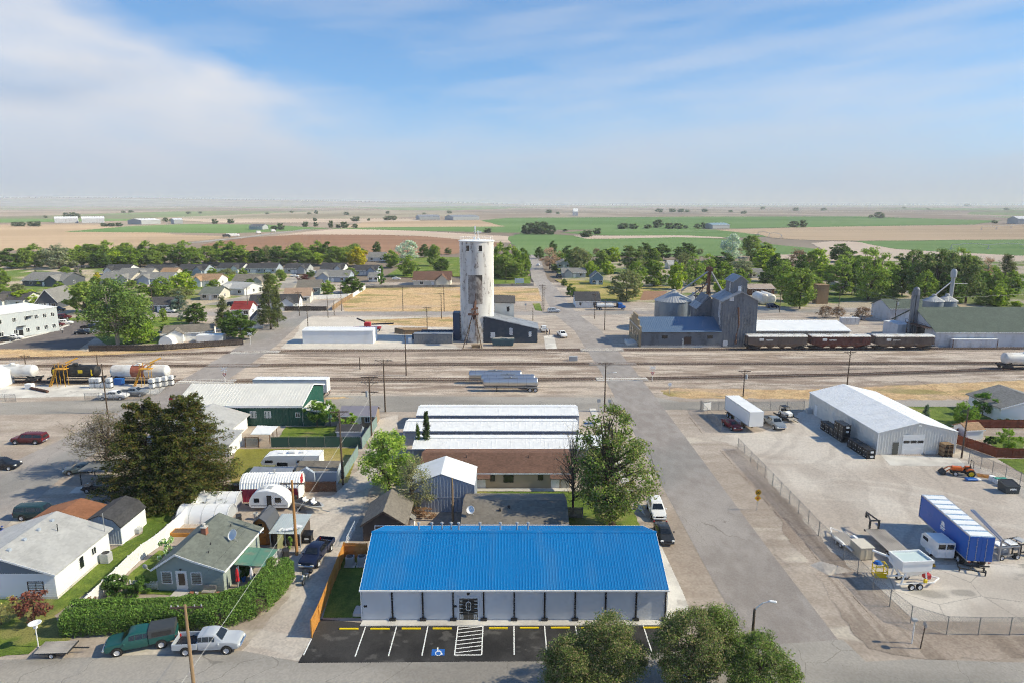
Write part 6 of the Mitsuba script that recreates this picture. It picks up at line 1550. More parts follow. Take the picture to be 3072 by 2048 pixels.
put(t+'__rim',[bar((p[0]+a,p[1]+.1+b,c+.04),(p[0]+d,p[1]+.1+e,f+.04),.1)for a,b,c,d,e,f in((-1,0,1.15,1,0,1.15),(-1,1.7,1.5,1,1.7,1.5),(-1,0,1.15,-1,1.7,1.5),(1,0,1.15,1,1.7,1.5))],'m_skip_grey')
put(t+'__opening',[slab([(p[0]-.85,p[1]+.22,1.21),(p[0]+.85,p[1]+.22,1.21),(p[0]+.85,p[1]+1.68,1.53),(p[0]-.85,p[1]+1.68,1.53)],.02)],P_BLACK)
put(t+'__label_plate',[box(p[0]-.45,p[0]+.45,p[1]+.05,p[1]+.11,.65,.85)],P_LINE)
# signs at the street
t=thing('crossing_sign','yellow railroad crossing sign pair, round above a diamond, beside the main street','road sign')
p=(32.72,82.77)
put(t+'__post',[tube([(*p,0),(*p,2.95)],.04,6)],P_GALV)
SIGN_Y=plain('sign_yellow',(.72,.40,.005),.5)
d=put(t+'__round_sign',[lathe([(0,0),(.40,0),(.40,.03),(0,.03)],20,'y',(p[0],p[1]-.09,2.55))],SIGN_Y)
put(d+'__cross',[bar((p[0]-s*.27,p[1]-.105,2.28),(p[0]+s*.27,p[1]-.105,2.82),.02,.09)for s in(1,-1)],P_BLACK)
import meshkit
for s in(-1,1):
 v=meshkit.text_mesh('R',.17,.01)
 V=np.asarray(v.vertices)
 put(d+'__letter_r',(np.column_stack([V[:,0]+p[0]+s*.25-.06,p[1]-.1-V[:,2],V[:,1]+2.46]),np.asarray(v.faces)),P_BLACK)
d=put(t+'__diamond_sign',[bar((p[0]-.27,p[1]-.07,1.74),(p[0]+.27,p[1]-.07,1.74),.01,.01),(np.array([(p[0]+x,p[1]-y,1.74+z)for y in(.06,.085)for x,z in((-.46,0),(0,-.46),(.46,0),(0,.46))]),tri(BOXF))],SIGN_Y)
put(d+'__signal_dot',[lathe([(0,0),(.14,0),(.14,.01),(0,.01)],14,'y',(p[0],p[1]-.098,1.74))],P_REDP)
put(d+'__arrow',[box(p[0]-.05,p[0]+.05,p[1]-.098,p[1]-.088,1.95,2.08)],P_BLACK)
t=thing('white_post','white pipe post with a grey cap box at the bottom corner of the fence','post')
p=(37.2,55.1)
put(t+'__pipe',[tube([(*p,0),(*p,2.3)],.055,8)],P_WHITE)
put(t+'__cap_box',[rbox(p[0]-.28,p[0]+.22,p[1]-.15,p[1]+.15,2.3,2.6,.05)],P_GREYBOX)
t=thing('marker_post','thin dark leaning post with a small disc beside the white pipe post','post')
put(t+'__shaft',[tube([(37.5,54.3,0),(37.7,54.3,2.75)],.05,6)],W_POLE)
put(t+'__disc',[lathe([(0,0),(.3,0),(.3,.02),(0,.02)],16,'x',(37.64,54.3,2.5))],P_GALV)
t=thing('street_lamp','street lamp with a curved white arm rising above the bottom street trees','street lamp')
p=(20.9,51.6)
put(t+'__shaft',[tube([(*p,0),(*p,5.9)],(.16,.11),8)],W_POLE)
k=put(t+'__arm',[tube([(p[0],p[1],5.7),(p[0]+.15,p[1]-.1,6.1),(p[0]+.6,p[1]-.2,6.6),(p[0]+1.2,p[1]-.3,6.8)],.045,6)],P_WHITE)
put(k+'__lamp_head',[at(rbox(-.15,.5,-.13,.13,6.73,6.9,.06),p[0]+1.2,p[1]-.3,0,-15)],P_WHITE)
tree('small_tree','pair of small green trees on the lawn right of the warehouse, left one',(83.8,118.37),seed=71,h=4.2,rad=2.5,shape='round',nclump=34,nleaf=60,leaf=.2,cols=((.08,.13,.02),(.12,.18,.03)),bare=.12,trunk_r=.1)
tree('small_tree','darker green tree behind the one right of the warehouse',(91.1,123.6),seed=72,h=4.6,rad=2.4,shape='round',nclump=34,nleaf=60,leaf=.2,cols=((.05,.10,.02),(.08,.14,.025)),bare=.12,trunk_r=.1)
tree('small_tree','bright tree inside the reddish fence at the right edge',(82.85,105.6),seed=73,h=3.6,rad=1.9,shape='round',nclump=26,nleaf=60,leaf=.16,cols=((.09,.15,.02),(.13,.19,.03)),bare=.12,trunk_r=.09)
conifer('spruce_tree','tiny blue spruce on the lawn right of the warehouse',(78.8,121.6),2.6,1.0,74,[(.05,.08,.05),(.07,.10,.07)],70,.14,.04,26)
bush('bush','dark low bush at the foot of the corner house',(90.63,117.12),1.8,.9,1.4,[(.025,.045,.02),(.035,.06,.02)],75,.14,1400)
bush('bush','dark bush beside the tan-roofed garden shed',(81.66,107.95),1.2,.8,1.3,[(.02,.05,.015),(.035,.07,.02)],76,.13,1000)
# ------------------------------------------------------------------ silo and its yard
t=thing('grain_silo','tall stained white concrete silo with two small windows, by the tracks','silo')
sc,sr,sh=(-10.4,197.3),5.0,29.3
S=lambda g:at(g,*sc)
put(t+'__shaft',S([lathe([(sr,0),(sr,sh)],48)]),M_SILO,40)
k=put(t+'__roof',S([lathe([(0,sh+.35),(sr+.25,sh+.25),(sr+.25,sh),(sr,sh)],48)]),P_WHITE)
put(k+'__rail',S([tube([(4.7*math.cos(a),4.7*math.sin(a),sh+1.2)for a in np.linspace(0,6.283,25)],.03,4,False)]+[tube([(4.7*math.cos(a),4.7*math.sin(a),sh+.2),(4.7*math.cos(a),4.7*math.sin(a),sh+1.2)],.03,4)for a in np.linspace(0,6.283,13)]),P_WHITE)
put(k+'__antenna',S([tube([(-.4,0,sh),(-.4,0,sh+4.2)],.10,6),tube([(.5,.2,sh),(.5,.2,sh+3.0)],.08,6),rbox(-.65,-.15,-.15,.15,sh+3.3,sh+4.3,.04),rbox(.2,.5,-.2,.2,sh+2.2,sh+3.0,.04),rbox(.9,1.4,-.2,.2,sh+2.4,sh+2.8,.04),bar((-.9,0,sh+2.8),(1.5,.2,sh+2.8),.06),rbox(-.9,-.3,-.5,.3,sh+.3,sh+1.2,.05),rbox(.3,.9,-.6,.2,sh+.3,sh+.9,.05)]),P_WHITE)
def curved(a0,a1,z0,z1,t0,t1,n=8):
 th=np.linspace(math.radians(a0),math.radians(a1),n)
 v=[[(r*math.cos(a),r*math.sin(a),z)for a in th]for r,z in((sr+t0,z0),(sr+t1,z0),(sr+t1,z1),(sr+t0,z1))]
 V=np.array(v).reshape(-1,3)
 F=[[i*n+j,i*n+j+1,(i+1)%4*n+j+1,(i+1)%4*n+j]for i in range(4)for j in range(n-1)]
 return V,tri(np.array(F))
for a in(243,286):
 q=put(t+'__window',S(curved(a-6,a+5,26.7,28.2,-.02,.05)),P_GLASS)
 put(q+'__frame',S([curved(a-7,a-6,26.6,28.3,0,.1,2),curved(a+5,a+6,26.6,28.3,0,.1,2),curved(a-7,a+6,28.3,28.4,0,.1),curved(a-7,a+6,26.5,26.6,0,.1)]),M_SILO)
put(t+'__patch',S(curved(243,291,11.4,19.8,.01,.06,10)),M_GRIME)
labels[t+'__patch']={'label':'dark weathered rectangle of bare concrete on the front of the silo'}
put(t+'__pipe',S([tube([(-.2,-sr-.2,2),(-.2,-sr-.2,14.5)],.10,6),tube([(.3,-sr-.15,0),(.3,-sr-.15,10)],.06,6)]),W_RUST)
DKBLUE=worn('slate_tin',(.060,.075,.10),(.10,.11,.125),.6,.2,.6,.7)
put(t+'__elevator_box',[box(-17.6,-15.6,196,200,0,8.2)],plain('navy_tin',(.02,.05,.11),.5))
t=thing('silo_annex','dark slate annex with a pale sloping roof on the right of the silo','annex')
P=Place((-8.4,192.6))
put(t+'__wall',P([prism_y([(0,0),(15.9,0),(15.9,3.9),(.8,7.4),(0,7.4)],0,9.5)]),DKBLUE)
put(t+'__roof',P([prism_y([(-.2,7.45),(.8,7.5),(16.3,3.95),(16.3,4.15),(.8,7.72),(-.2,7.68)],-.3,9.8)]),W_ZINC)
for a,b,c,d in((2.1,3.4,1.2,3.0),(7.6,8.6,2.2,4.3),(13.3,14.1,1.7,3.2)):
 put(t+'__board',P([box(a,b,-.08,-.003,c,d)]),P_WHITE if a>12 else W_BARN)
t=thing('dormer_house','small cream upper storey with a dark roof rising behind the silo annex','building')
put(t+'__wall',[box(-5.4,.6,203.5,209,0,10.2)],W_CREAM)
put(t+'__roof',[slab([(-5.8,203,10.4),(1,203,10.2),(1,209.5,11.6),(-5.8,209.5,11.8)],.2)],R_DARK)
put(t+'__window',[box(-1.6,-.8,203.42,203.49,7.4,8.9)],P_GLASS)
t=thing('spout_tower','rusty timber loading frame and spout standing in front of the silo','frame')
put(t+'__leg',[bar((-13.9,184.3,0),(-11.3,188.4,8.8),.2),bar((-8.5,184.6,0),(-10.7,188.4,8.8),.2),bar((-13.3,190.4,0),(-11.4,189,8.8),.2),bar((-9,190.4,0),(-10.5,189,8.8),.2)],W_POLE)
put(t+'__platform',[box(-12.6,-9.6,187.6,190,8.8,9.1)],W_RUST)
put(t+'__spout',[tube([(-10.6,190.6,12.5),(-10.9,188.6,9.8),(-10.9,188.4,7.5)],(.4,.5,.3),8),bar((-11.6,188,10.4),(-9.8,188.6,10.8),.5)],W_RUST)
put(t+'__hopper',[hull([(-11.6+x,188.2+y,10.2)for x in(-.5,.9)for y in(-.5,.5)]+[(-11.2,188.4,9.0)])],P_GALV)
t=thing('timber_stack','stack of yellow timbers at the foot of the loading frame','timber')
put(t,[box(-11.5,-9.0,185.0+.3*i,185.26+.3*i,.3*j,.26+.3*j)for i in range(5)for j in range(3)],W_TIMBER)
t=thing('steel_skip','long dark teal skip heaped with scrap in front of the silo annex','skip')
p=(-2.6,187.6)
put(t+'__body',[hull([(p[0]+x*s,p[1]+y,z)for x in(-3.3,3.3)for y in(0,2.2)for z,s in((.2,.88),(1.9,1))])],plain('teal_steel',(.05,.10,.12),.6))
put(t+'__rib',[box(p[0]+x-.08,p[0]+x+.08,p[1]-.1,p[1]-.003,.25,1.85)for x in(-2.5,-1.5,-.5,.5,1.5,2.5)],'m_teal_steel')
put(t+'__scrap',[at(box(-1.2,1.2,-.4,.4,0,.3),p[0]+x,p[1]+1.1,1.92,a)for x,a in((-1.8,12),(.4,-20),(2.0,8))],W_PLANK)
house('long_shed','long windowless pale metal shed beside the tracks, left of the silo','shed',(-61.2,191),0,20.6,6.2,3.7,4.1,W_WHITE,W_WHITE,'x',.1)
t=thing('ribbed_container','long dark ribbed steel container left of the silo','container')
put(t+'__wall',[ribbed((-28.7,191,.1),(1,0,0),(0,0,1),(0,-1,0),11.3,2.7,.4,.07),box(-28.7,-17.4,191.1,193.5,.1,2.8)],plain('grey_steel',(.20,.21,.23),.6,.2))
put(t+'__roof',[box(-28.8,-17.3,190.9,193.6,2.81,2.9)],W_ZINC)
t=thing('white_cabinet','small white cabinet left of the ribbed container','cabinet')
p=(-29.9,191.7)
put(t,[rbox(p[0]-.6,p[0]+.5,p[1],p[1]+1,0,1.5,.05)],P_WHITE)
for i in range(3):
 t=thing('pipe_stack',['nearest long stack of dark pipes behind the ribbed container','middle long stack of dark pipes behind the ribbed container','farthest stack of dark pipes behind the ribbed container'][i],'pipes')
 put(t,[tube([(-30+i,196.5+i*3+.4*j,.3+.42*l),(-18+i,196.5+i*3+.4*j,.3+.42*l)],.21,6)for j in range(4)for l in range(4)],plain('pipe_slate',(.045,.055,.08),.5))
t=thing('timber_wedge','long tapering brown pile of boards beyond the pale metal shed','boards')
put(t,[prism_x([(205,0),(208,0),(208,1.6),(205,1.3)],-34,-27),hull([(x,y,z)for x,y,z in((-37,206,0),(-37,206.5,1.8),(-34,205,0),(-34,208,0),(-34,205.4,1.4),(-34,208,1.6))])],W_TIMBER)
t=thing('crane_truck','red crane truck parked behind the pale metal shed','truck')
Q=Place((-46,210),4)
put(t+'__bed',Q([box(-5,4,-1.1,1.1,.9,1.4)]),P_REDP)
put(t+'__cab',Q([rbox(-1.2,.8,-1.0,1.0,1.4,3.0,.15)]),P_REDP)
put(t+'__boom',Q([bar((-1,0,3.1),(-3.5,0,4.2),.4),bar((1,.3,2.2),(8,.3,2.4),.5,.4)]),P_FRAME)
for x in(-3.5,2.0,3.2):
 for s in(1,-1):
  wheel(t,Q,x,s*1.0,.5,s)
car('pickup_truck','white pickup parked beside the end of the silo annex','pickup',(10.2,210),95,'pickup',paint('white',(.74,.74,.74)),detail=False)
car('pickup_truck','white pickup facing the tracks in the yard right of the silo drive','pickup',(15.4,201.3),-80,'pickup',paint('white',(.74,.74,.74)),detail=False)
car('estate_car','silver estate car crossing the far street beyond the silo','car',(15.8,247.8),4,'suv',paint('silver',(.50,.53,.57),.25),detail=False)
car('white_car','white car parked beyond the silo near the far street','car',(-5.2,267.5),-10,'sedan',paint('white',(.74,.74,.74)),detail=False)
def person(label,p,deg,top,legs_c,walk=.12,hair=(.03,.02,.015)):
 """One continuous body grown from joints; shirt, trousers and hair are its children."""
 from manifold3d import Manifold
 t=thing('person',label,'person')
 Q=Place(p,deg)
 ball=lambda c,r:Manifold.sphere(r,10).translate(tuple(c))
 limb=lambda*js:[Manifold.batch_hull([ball(*a),ball(*b)])for a,b in zip(js[:-1],js[1:])]
 w=walk
 arm=lambda s:limb(((0,s*.20,1.42),.06),((-.04*s,s*.27,1.14),.047),((.06,s*.27,.90),.036),((.08,s*.26,.82),.03))
 hand=lambda s:[m for i in range(5)for m in limb(((.08,s*.26,.83),.017),((.07+.017*(i-2),s*.258,.765-.01*(i%3)),.011),((.09+.018*(i-2),s*.245,.725-.012*(i%3)+.03*(i==4)),.009))]
 leg=lambda s:limb(((0,s*.10,.92),.095),((w*s*.6+.03,s*.1,.50),.065),((w*s-.02,s*.1,.10),.042),((w*s+.14,s*.11,.04),.035))
 trunk=limb(((0,-.10,.98),.12),((0,.10,.98),.12))+[Manifold.batch_hull([ball((0,s*.13,1.38),.095)for s in(1,-1)]+[ball((0,s*.09,1.0),.11)for s in(1,-1)])]
 head=limb(((0,0,1.44),.055),((.01,0,1.56),.055))+[Manifold.batch_hull([ball((.02,0,1.68),.088),ball((.045,0,1.60),.06)]),ball((.115,0,1.645),.016),ball((.02,.09,1.65),.022),ball((.02,-.09,1.65),.022)]
 def mesh(ms,grow=0,cut=None):
  m=Manifold.batch_boolean(ms,__import__('manifold3d').OpType.Add).refine_to_length(.05).to_mesh()
  tm=trimesh.Trimesh(np.array(m.vert_properties)[:,:3],np.array(m.tri_verts))
  trimesh.smoothing.filter_taubin(tm,iterations=4)
  v=tm.vertices+(tm.vertex_normals*grow if grow else 0)
  f=tm.faces
  if cut:
   z=v[f].mean(1)[:,2]
   f=f[(z>cut[0])&(z<cut[1])]
  return np.array(v),np.array(f)
 body=trunk+arm(1)+arm(-1)+hand(1)+hand(-1)+leg(1)+leg(-1)+head
 put(t+'__body',Q(mesh(body)),plain('skin',(.42,.26,.19),.6),True)
 put(t+'__shirt',Q(mesh(trunk+arm(1)+arm(-1),.014,(.93,1.47))),top,True)
 put(t+'__trousers',Q(mesh(trunk[:2]+leg(1)+leg(-1),.013,(.09,1.04))),legs_c,True)
 put(t+'__shoe',Q(mesh(leg(1)+leg(-1),.012,(-.1,.10))),P_BLACK,True)
 put(t+'__hair',Q(mesh([ball((-.005,0,1.70),.095)],.004,(1.66,2))),plain('hair',hair,.8),True)
person('person in dark clothes standing near the silo drive, left of two',(10.8,204.2),20,plain('dark_shirt',(.05,.05,.06),.8),plain('jeans',(.06,.08,.14),.8))
person('person in dark clothes standing near the silo drive, right of two',(11.7,204.2),160,plain('brown_shirt',(.09,.06,.05),.8),'m_jeans',.05)
person('person in a white shirt walking across the paved lot at left',(-142,206.8),-70,plain('white_shirt',(.75,.75,.74),.8),plain('dark_trousers',(.04,.04,.05),.8),.2)
# ------------------------------------------------------------------ grain elevator, warehouse, bins, east barn
t=thing('grain_elevator','tall wooden grain elevator clad in weathered grey tin with a cupola on top','grain elevator')
P=Place((59.6,186.0))
def clad(w,d,hw,hr,x0=0,y0=0,z0=0,pitch=.8):
 g=lambda u:hw-z0+(1-abs(u-w/2)/(w/2))*(hr-hw)
 return[ribbed((x0,y0,z0),(1,0,0),(0,0,1),(0,-1,0),w,0,pitch,.06,g,.8),ribbed((x0,y0+d,z0),(0,-1,0),(0,0,1),(-1,0,0),d,hw-z0,pitch,.06,None,.8),ribbed((x0+w,y0,z0),(0,1,0),(0,0,1),(1,0,0),d,hw-z0,pitch,.06,None,.8),prism_y([(x0+.05,z0),(x0+w-.05,z0),(x0+w-.05,hw-.05),(x0+w/2,hr-.1),(x0+.05,hw-.05)],y0+.1,y0+d)]
put(t+'__wall',P(clad(9.7,11,13.2,15.7)),W_ELEV)
put(t+'__roof',P(prism_y(gable_profile(9.7,13.2,15.7,.5,.15),-.5,11.5)),W_ZINC)
k=put(t+'__cupola',P(clad(3.9,7,18.5,20,3.2,2.2,14)),W_ELEV)
put(k+'__roof',P(at(prism_y(gable_profile(3.9,18.5,20,.4,.12),1.8,9.6),3.2,0)),W_ZINC)
put(t+'__window',P([box(4.5,5.4,2.05,2.13,15.6,17.2)]),W_BARN)
put(t+'__window',P([box(1.6,2.8,-.12,-.07,13.2,14.4)]),W_BARN)
put(t+'__window',P([box(3.1,3.19,4.6,5.4,15.2,17.8)]),W_BARN)
put(t+'__panel',P([box(.5,1.8,-.14,-.07,.4,2.0)]),W_BARN)
put(t+'__spout',P([tube([(4.0,-.6,11.5),(4.3,-1.2,6.5),(3.3,-2.4,3.6),(3.3,-2.4,2.4)],.22,7),tube([(3.3,-2.4,2.4),(3.3,-2.4,1.5)],.35,8)]),W_RUST)
put(t+'__ladder',P([box(-.18,-.1,1.0,1.08,0,13),box(-.18,-.1,1.6,1.68,0,13)]+[box(-.17,-.12,1.0,1.68,i*.5,i*.5+.06)for i in range(26)]),P_GALV)
put(t+'__downpipe',P([box(-.16,-.06,2.2,2.7,6,13),box(-.16,-.06,3.2,3.6,8,13)]),W_BARN)
k=put(t+'__leg_room',P(clad(6.0,8,9.5,13.4,-4.0,11.3)),W_ELEV)
put(k+'__roof',P(at(prism_y(gable_profile(6.0,9.6,12.6,.5,.12),11,19.6),-4.0,0)),W_ZINC)
t=thing('storehouse','long grey board storehouse with a blue-grey metal roof left of the elevator','storehouse')
P=Place((36.4,186.0))
L,D,hw,hr=23.3,17.0,4.4,7.2
put(t+'__wall',P([prism_x([(0,.6),(D,.6),(D,hw),(D/2,hr),(0,hw)],.4,L)]),W_SLATEWOOD)
stuff_part(t+'__board',P([box(.45+i*.3,.45+i*.3+.27,-.05,-.003,.62,hw-.1-.1*((i*7)%3))for i in range(76)]),W_SLATEWOOD)
put(t+'__foundation',P([box(.3,L,.05,D,0,.58)]),M_CONC)
nn=np.array([0,-(hr-hw),D/2]);nn/=np.linalg.norm(nn)
v=np.array([0,-D/2,-(hr-hw)])/math.hypot(D/2,hr-hw)
s=math.hypot(D/2,hr-hw)+.5
put(t+'__roof',[P(ribbed((.5,D/2,hr+.15),(1,0,0),v,nn,L-.6,s,.55,.07,None,.85)),P(ribbed((L-.1,D/2,hr+.15),(-1,0,0),v*[1,-1,1],nn*[1,-1,1],L-.6,s,.55,.07,None,.85))],plain('blue_tin',(.16,.235,.34),.45,.4))
M_TANBRICK=worn('tan_brick',(.33,.26,.165),(.22,.17,.12),.9,s=2)
put(t+'__false_front',P([prism_x([(0,0),(D,0),(D,5.8),(D*.82,5.8),(D*.82,7.2),(D*.66,7.2),(D*.66,8.4),(D*.34,8.4),(D*.34,7.2),(D*.18,7.2),(D*.18,5.8),(0,5.8)],-.1,.38)]),M_TANBRICK)
put(t+'__cornice',P([prism_x([(0,4.9),(D,4.9),(D,5.15),(0,5.15)],-.22,-.103)]),M_CONC)
for y in(2.0,6.0,10.5,14.2):
 put(t+'__side_window',P([box(-.16,-.103,y,y+1.3,1.4,3.8)]),P_GLASS)
k=put(t+'__door',P([box(12.6,14.6,-.14,-.06,1.0,3.0)]),plain('door_brown',(.07,.045,.035),.8))
put(k+'__ladder',P([box(12.0,12.07,-.3,-.22,0,2.6),box(12.4,12.47,-.3,-.22,0,2.6)]+[box(12.0,12.47,-.29,-.23,.3*i+.2,.3*i+.25)for i in range(8)]),P_WHITE)
for u in(6.2,19.1):
 put(t+'__window',P([box(u,u+1.6,-.1,-.06,2.5,3.4)]),P_GLASS)
put(t+'__dock',P([rbox(-3.2,-.3,1.5,7.5,0,.9,.05)]),M_CONC)
def grain_bin(label,c,r,h,hr,group='round steel grain bins'):
 t=thing('grain_bin',label,'grain bin',group)
 prof=[(r+(.05 if i%2 else 0),i*.4)for i in range(int(h/.4))]+[(r,h)]
 put(t+'__wall',[lathe(prof,40,'z',(*c,0))],W_BIN,30)
 n=36
 V,F=[(c[0],c[1],hr)],[]
 for i in range(n*2):
  a=i*math.pi/n
  k=1 if i%2 else 0
  V.append((c[0]+(r+.3)*math.cos(a),c[1]+(r+.3)*math.sin(a),h+.12*k))
 F=[(0,i+1,(i+1)%(2*n)+1)for i in range(2*n)]
 put(t+'__roof',[(np.array(V),np.array(F))],P_GALV)
 put(t+'__cap',[lathe([(.7,hr-.35),(.7,hr+.1),(.4,hr+.3),(0,hr+.35)],12,'z',(*c,0))],P_GALV)
grain_bin('large round steel grain bin with a ribbed cone roof behind the storehouse',(52.6,215.5),5.9,9.2,12.5)
grain_bin('second round grain bin half hidden by the elevator',(67.3,216),4.2,7.4,10.5)
grain_bin('small round grain bin between the large bin and the elevator legs',(62.0,226),4.0,7.4,10.2)
t=thing('elevator_leg','dark steel bucket leg tower with slanting pipes between the bins and the elevator','conveyor tower')
put(t+'__tower',[box(62.4,63.3,212,212.9,0,20.5),box(62.0,63.8,211.7,213.2,19.0,20.2)],W_RUST)
put(t+'__pipe',[tube([(62.4,212,19),(55,215,12.5)],.25,7),tube([(63.3,212,19),(68.6,215,11.5)],.25,7),tube([(62.4,212,15),(57.5,213,11)],.2,7)],P_GALV)
put(t+'__brace',[bar(a,b,.18)for a,b in(((58.5,211,9),(62.4,212,16.5)),((58.5,211,0),(58.5,211,14)),((60.5,211,0),(60.5,211,15)),((58.5,211,14),(60.5,211,12)),((58.5,211,11),(60.5,211,14)),((58.5,211,8),(60.5,211,11)),((58.5,211,11),(62.4,212,11)),((58.5,211,13.6),(62.4,212,13.6)),((66,213,0),(63.3,212,13)))],W_RUST)
put(t+'__platform',[box(58.0,61.0,210.4,212,11.2,11.4),box(58.2,60.6,210.6,211.8,13.8,14)]+[rbox(58.6,60.2,210.5,211.9,7.0,10.6,.2)],P_FRAME)
t=thing('seed_shed','low shed with a broad white metal roof behind the hopper wagons','shed')
put(t+'__wall',[prism_x([(194,0),(212,0),(212,3.1),(203,4.6),(194,3.1)],70,100)],W_WOOD)
put(t+'__roof',[prism_x([(193.6,3.05),(203,4.65),(212.4,3.05),(212.4,3.25),(203,4.85),(193.6,3.25)],69.8,100.4)],W_WHITE)
h9,P9=house('east_barn','big pale barn with a green shingle roof at the right edge by the tracks','barn',(121,186.5),0,52,22,4.3,9.6,W_BARN,R_GREEN,'x',.5)
put(h9+'__lean_to',P9([box(-4.2,-.003,12,20,0,4.2)]),W_BARN)
put(h9+'__door',P9([box(-.06,-.003,5.5,9.5,0,4.2)]),P_BLACK)
put(h9+'__catwalk',P9([box(-2.2,-.1,2,12,4.9,5.1)]+[bar((-2.1,y,5.1),(-2.1,y,6.1),.07)for y in range(2,13,2)]+[bar((-2.1,2,6.1),(-2.1,12,6.1),.07),bar((-2.1,6,0),(-2.1,6,4.9),.15),bar((-2.1,11,0),(-2.1,11,4.9),.15)]),W_RUST)
put(h9+'__leg_tower',P9([box(-1.0,-.1,9.6,10.4,0,14.5),box(-2.2,-1.3,9.6,10.4,0,14.5),lathe([(.9,13.5),(.9,15.2),(.5,15.8),(0,15.9)],12,'z',(-1.1,10,0))]),W_ELEV)
house('small_barn','pale blue-grey barn with a green roof beyond the big east barn','barn',(130.5,227.5),0,24,12,4.6,7,W_BARN,R_GREEN,'x',.4)
for i,(x,y)in enumerate(((139,218),(144,219))):
 grain_bin(['small steel bin behind the green barn roof, left one','small steel bin behind the green barn roof, right one'][i],(x,y),3.0,8.6,10.6,'small steel bins behind the barn')
t=thing('elevator_leg','bright galvanised bucket leg rising behind the big east barn','conveyor tower')
put(t+'__tower',[lathe([(.6,0),(.6,16),(.95,16.2),(.95,18),(.6,18.8),(0,18.9)],12,'z',(146.5,221,0))],P_GALV,40)
put(t+'__pipe',[tube([(146.5,221,15),(140,219,10.5)],.2,6),tube([(147,221,14),(151.5,221,14)],.12,6)],P_GALV)
t=thing('shipping_container','pale ribbed shipping container against the big east barn','container')
put(t+'__wall',[ribbed((125,185.0,.1),(1,0,0),(0,0,1),(0,-1,0),12.6,2.3,.4,.06),box(125,137.6,185.07,186.2,.1,2.4)],W_BARN)
put(t+'__roof',[box(124.9,137.7,184.9,186.2,2.405,2.5)],W_WHITE)
put(t+'__end_frame',[box(x-.1,x+.1,184.88,184.99,0,2.4)for x in(125,137.6)],W_RUST)
# ------------------------------------------------------------------ rolling stock
def bogie(t,Q,x,z=.17):
 k=put(t+'__bogie',Q([rbox(x-1.35,x+1.35,s*.95-.12,s*.95+.12,z+.35,z+.8,.08)for s in(1,-1)]+[rbox(x-.3,x+.3,-.95,.95,z+.55,z+.95,.06)]),P_FRAME)
 put(k+'__wheel',Q([lathe([(0,-.07),(.42,-.07),(.46,0),(.42,.07),(0,.07)],14,'y',(x+a,s*.74,z+.46))for a in(-.9,.9)for s in(1,-1)]),W_RUST)
def hopper_wagon(label,x,y,m):
 t=thing('hopper_wagon',label,'railway wagon','covered hopper wagons standing by the elevator')
 Q0=Place((x,y))
 Q=lambda g:(lambda v,f:(v*[1,1,.93],f))(*Q0(g))
 L=8.4
 put(t+'__body',Q([hull([(a*L*.97,b,z)for a in(1,-1)for b,z in((-1.45,4.15),(1.45,4.15),(-1.5,1.9),(1.5,1.9))]+[(a*L*.78,b,1.5)for a in(1,-1)for b in(-1.3,1.3)])]),m)
 put(t+'__rib',Q([box(u-.07,u+.07,s*1.52-.06,s*1.52+.06,1.75,4.15)for u in np.linspace(-L*.94,L*.94,18)for s in(1,-1)]),m)
 put(t+'__roof',Q([prism_x([(-1.55,4.16),(1.55,4.16),(1.2,4.42),(0,4.5),(-1.2,4.42)],-L*.98,L*.98)]),W_TANK)
 for u in(-6.2,-2.1,2.1,6.2):
  put(t+'__hatch',Q([rbox(u-1.5,u+1.5,-.4,.4,4.5,4.62,.04)]),W_TANK)
 for u in(-5.0,-1.7,1.7,5.0):
  put(t+'__discharge_hopper',Q([hull([(u+a,b,1.6)for a in(-1.5,1.5)for b in(-1.2,1.2)]+[(u+a,b,.55)for a in(-.4,.4)for b in(-.4,.4)])]),m)
 put(t+'__end_frame',Q([bar((a*L*.97,s*1.3,1.3),(a*(L+.25),s*1.3,1.3),.2)for a in(1,-1)for s in(1,-1)]+[bar((a*(L+.1),s*1.2,1.2),(a*(L-.2),s*1.2,4.1),.08)for a in(1,-1)for s in(1,-1)]+[box(-L-.2,L+.2,-.3,.3,1.0,1.3)]),P_FRAME)
 put(t+'__patch_mark',Q([box(-5.2,-4.0,-1.6,-1.585,2.9,3.7),box(-3.4,-1.4,-1.6,-1.585,3.0,3.3)]),W_TANK)
 for s in(1,-1):
  bogie(t,Q,s*6.6)
yt=183.2
hopper_wagon('dark grey hopper wagon nearest the grain elevator, left of three',74.0,yt,W_HOPGREY)
hopper_wagon('rusty red hopper wagon in the middle of the three',91.6,yt,W_HOPRED)
hopper_wagon('brownish grey hopper wagon with yellow marks, right of three',109.4,yt,W_HOPGREY)
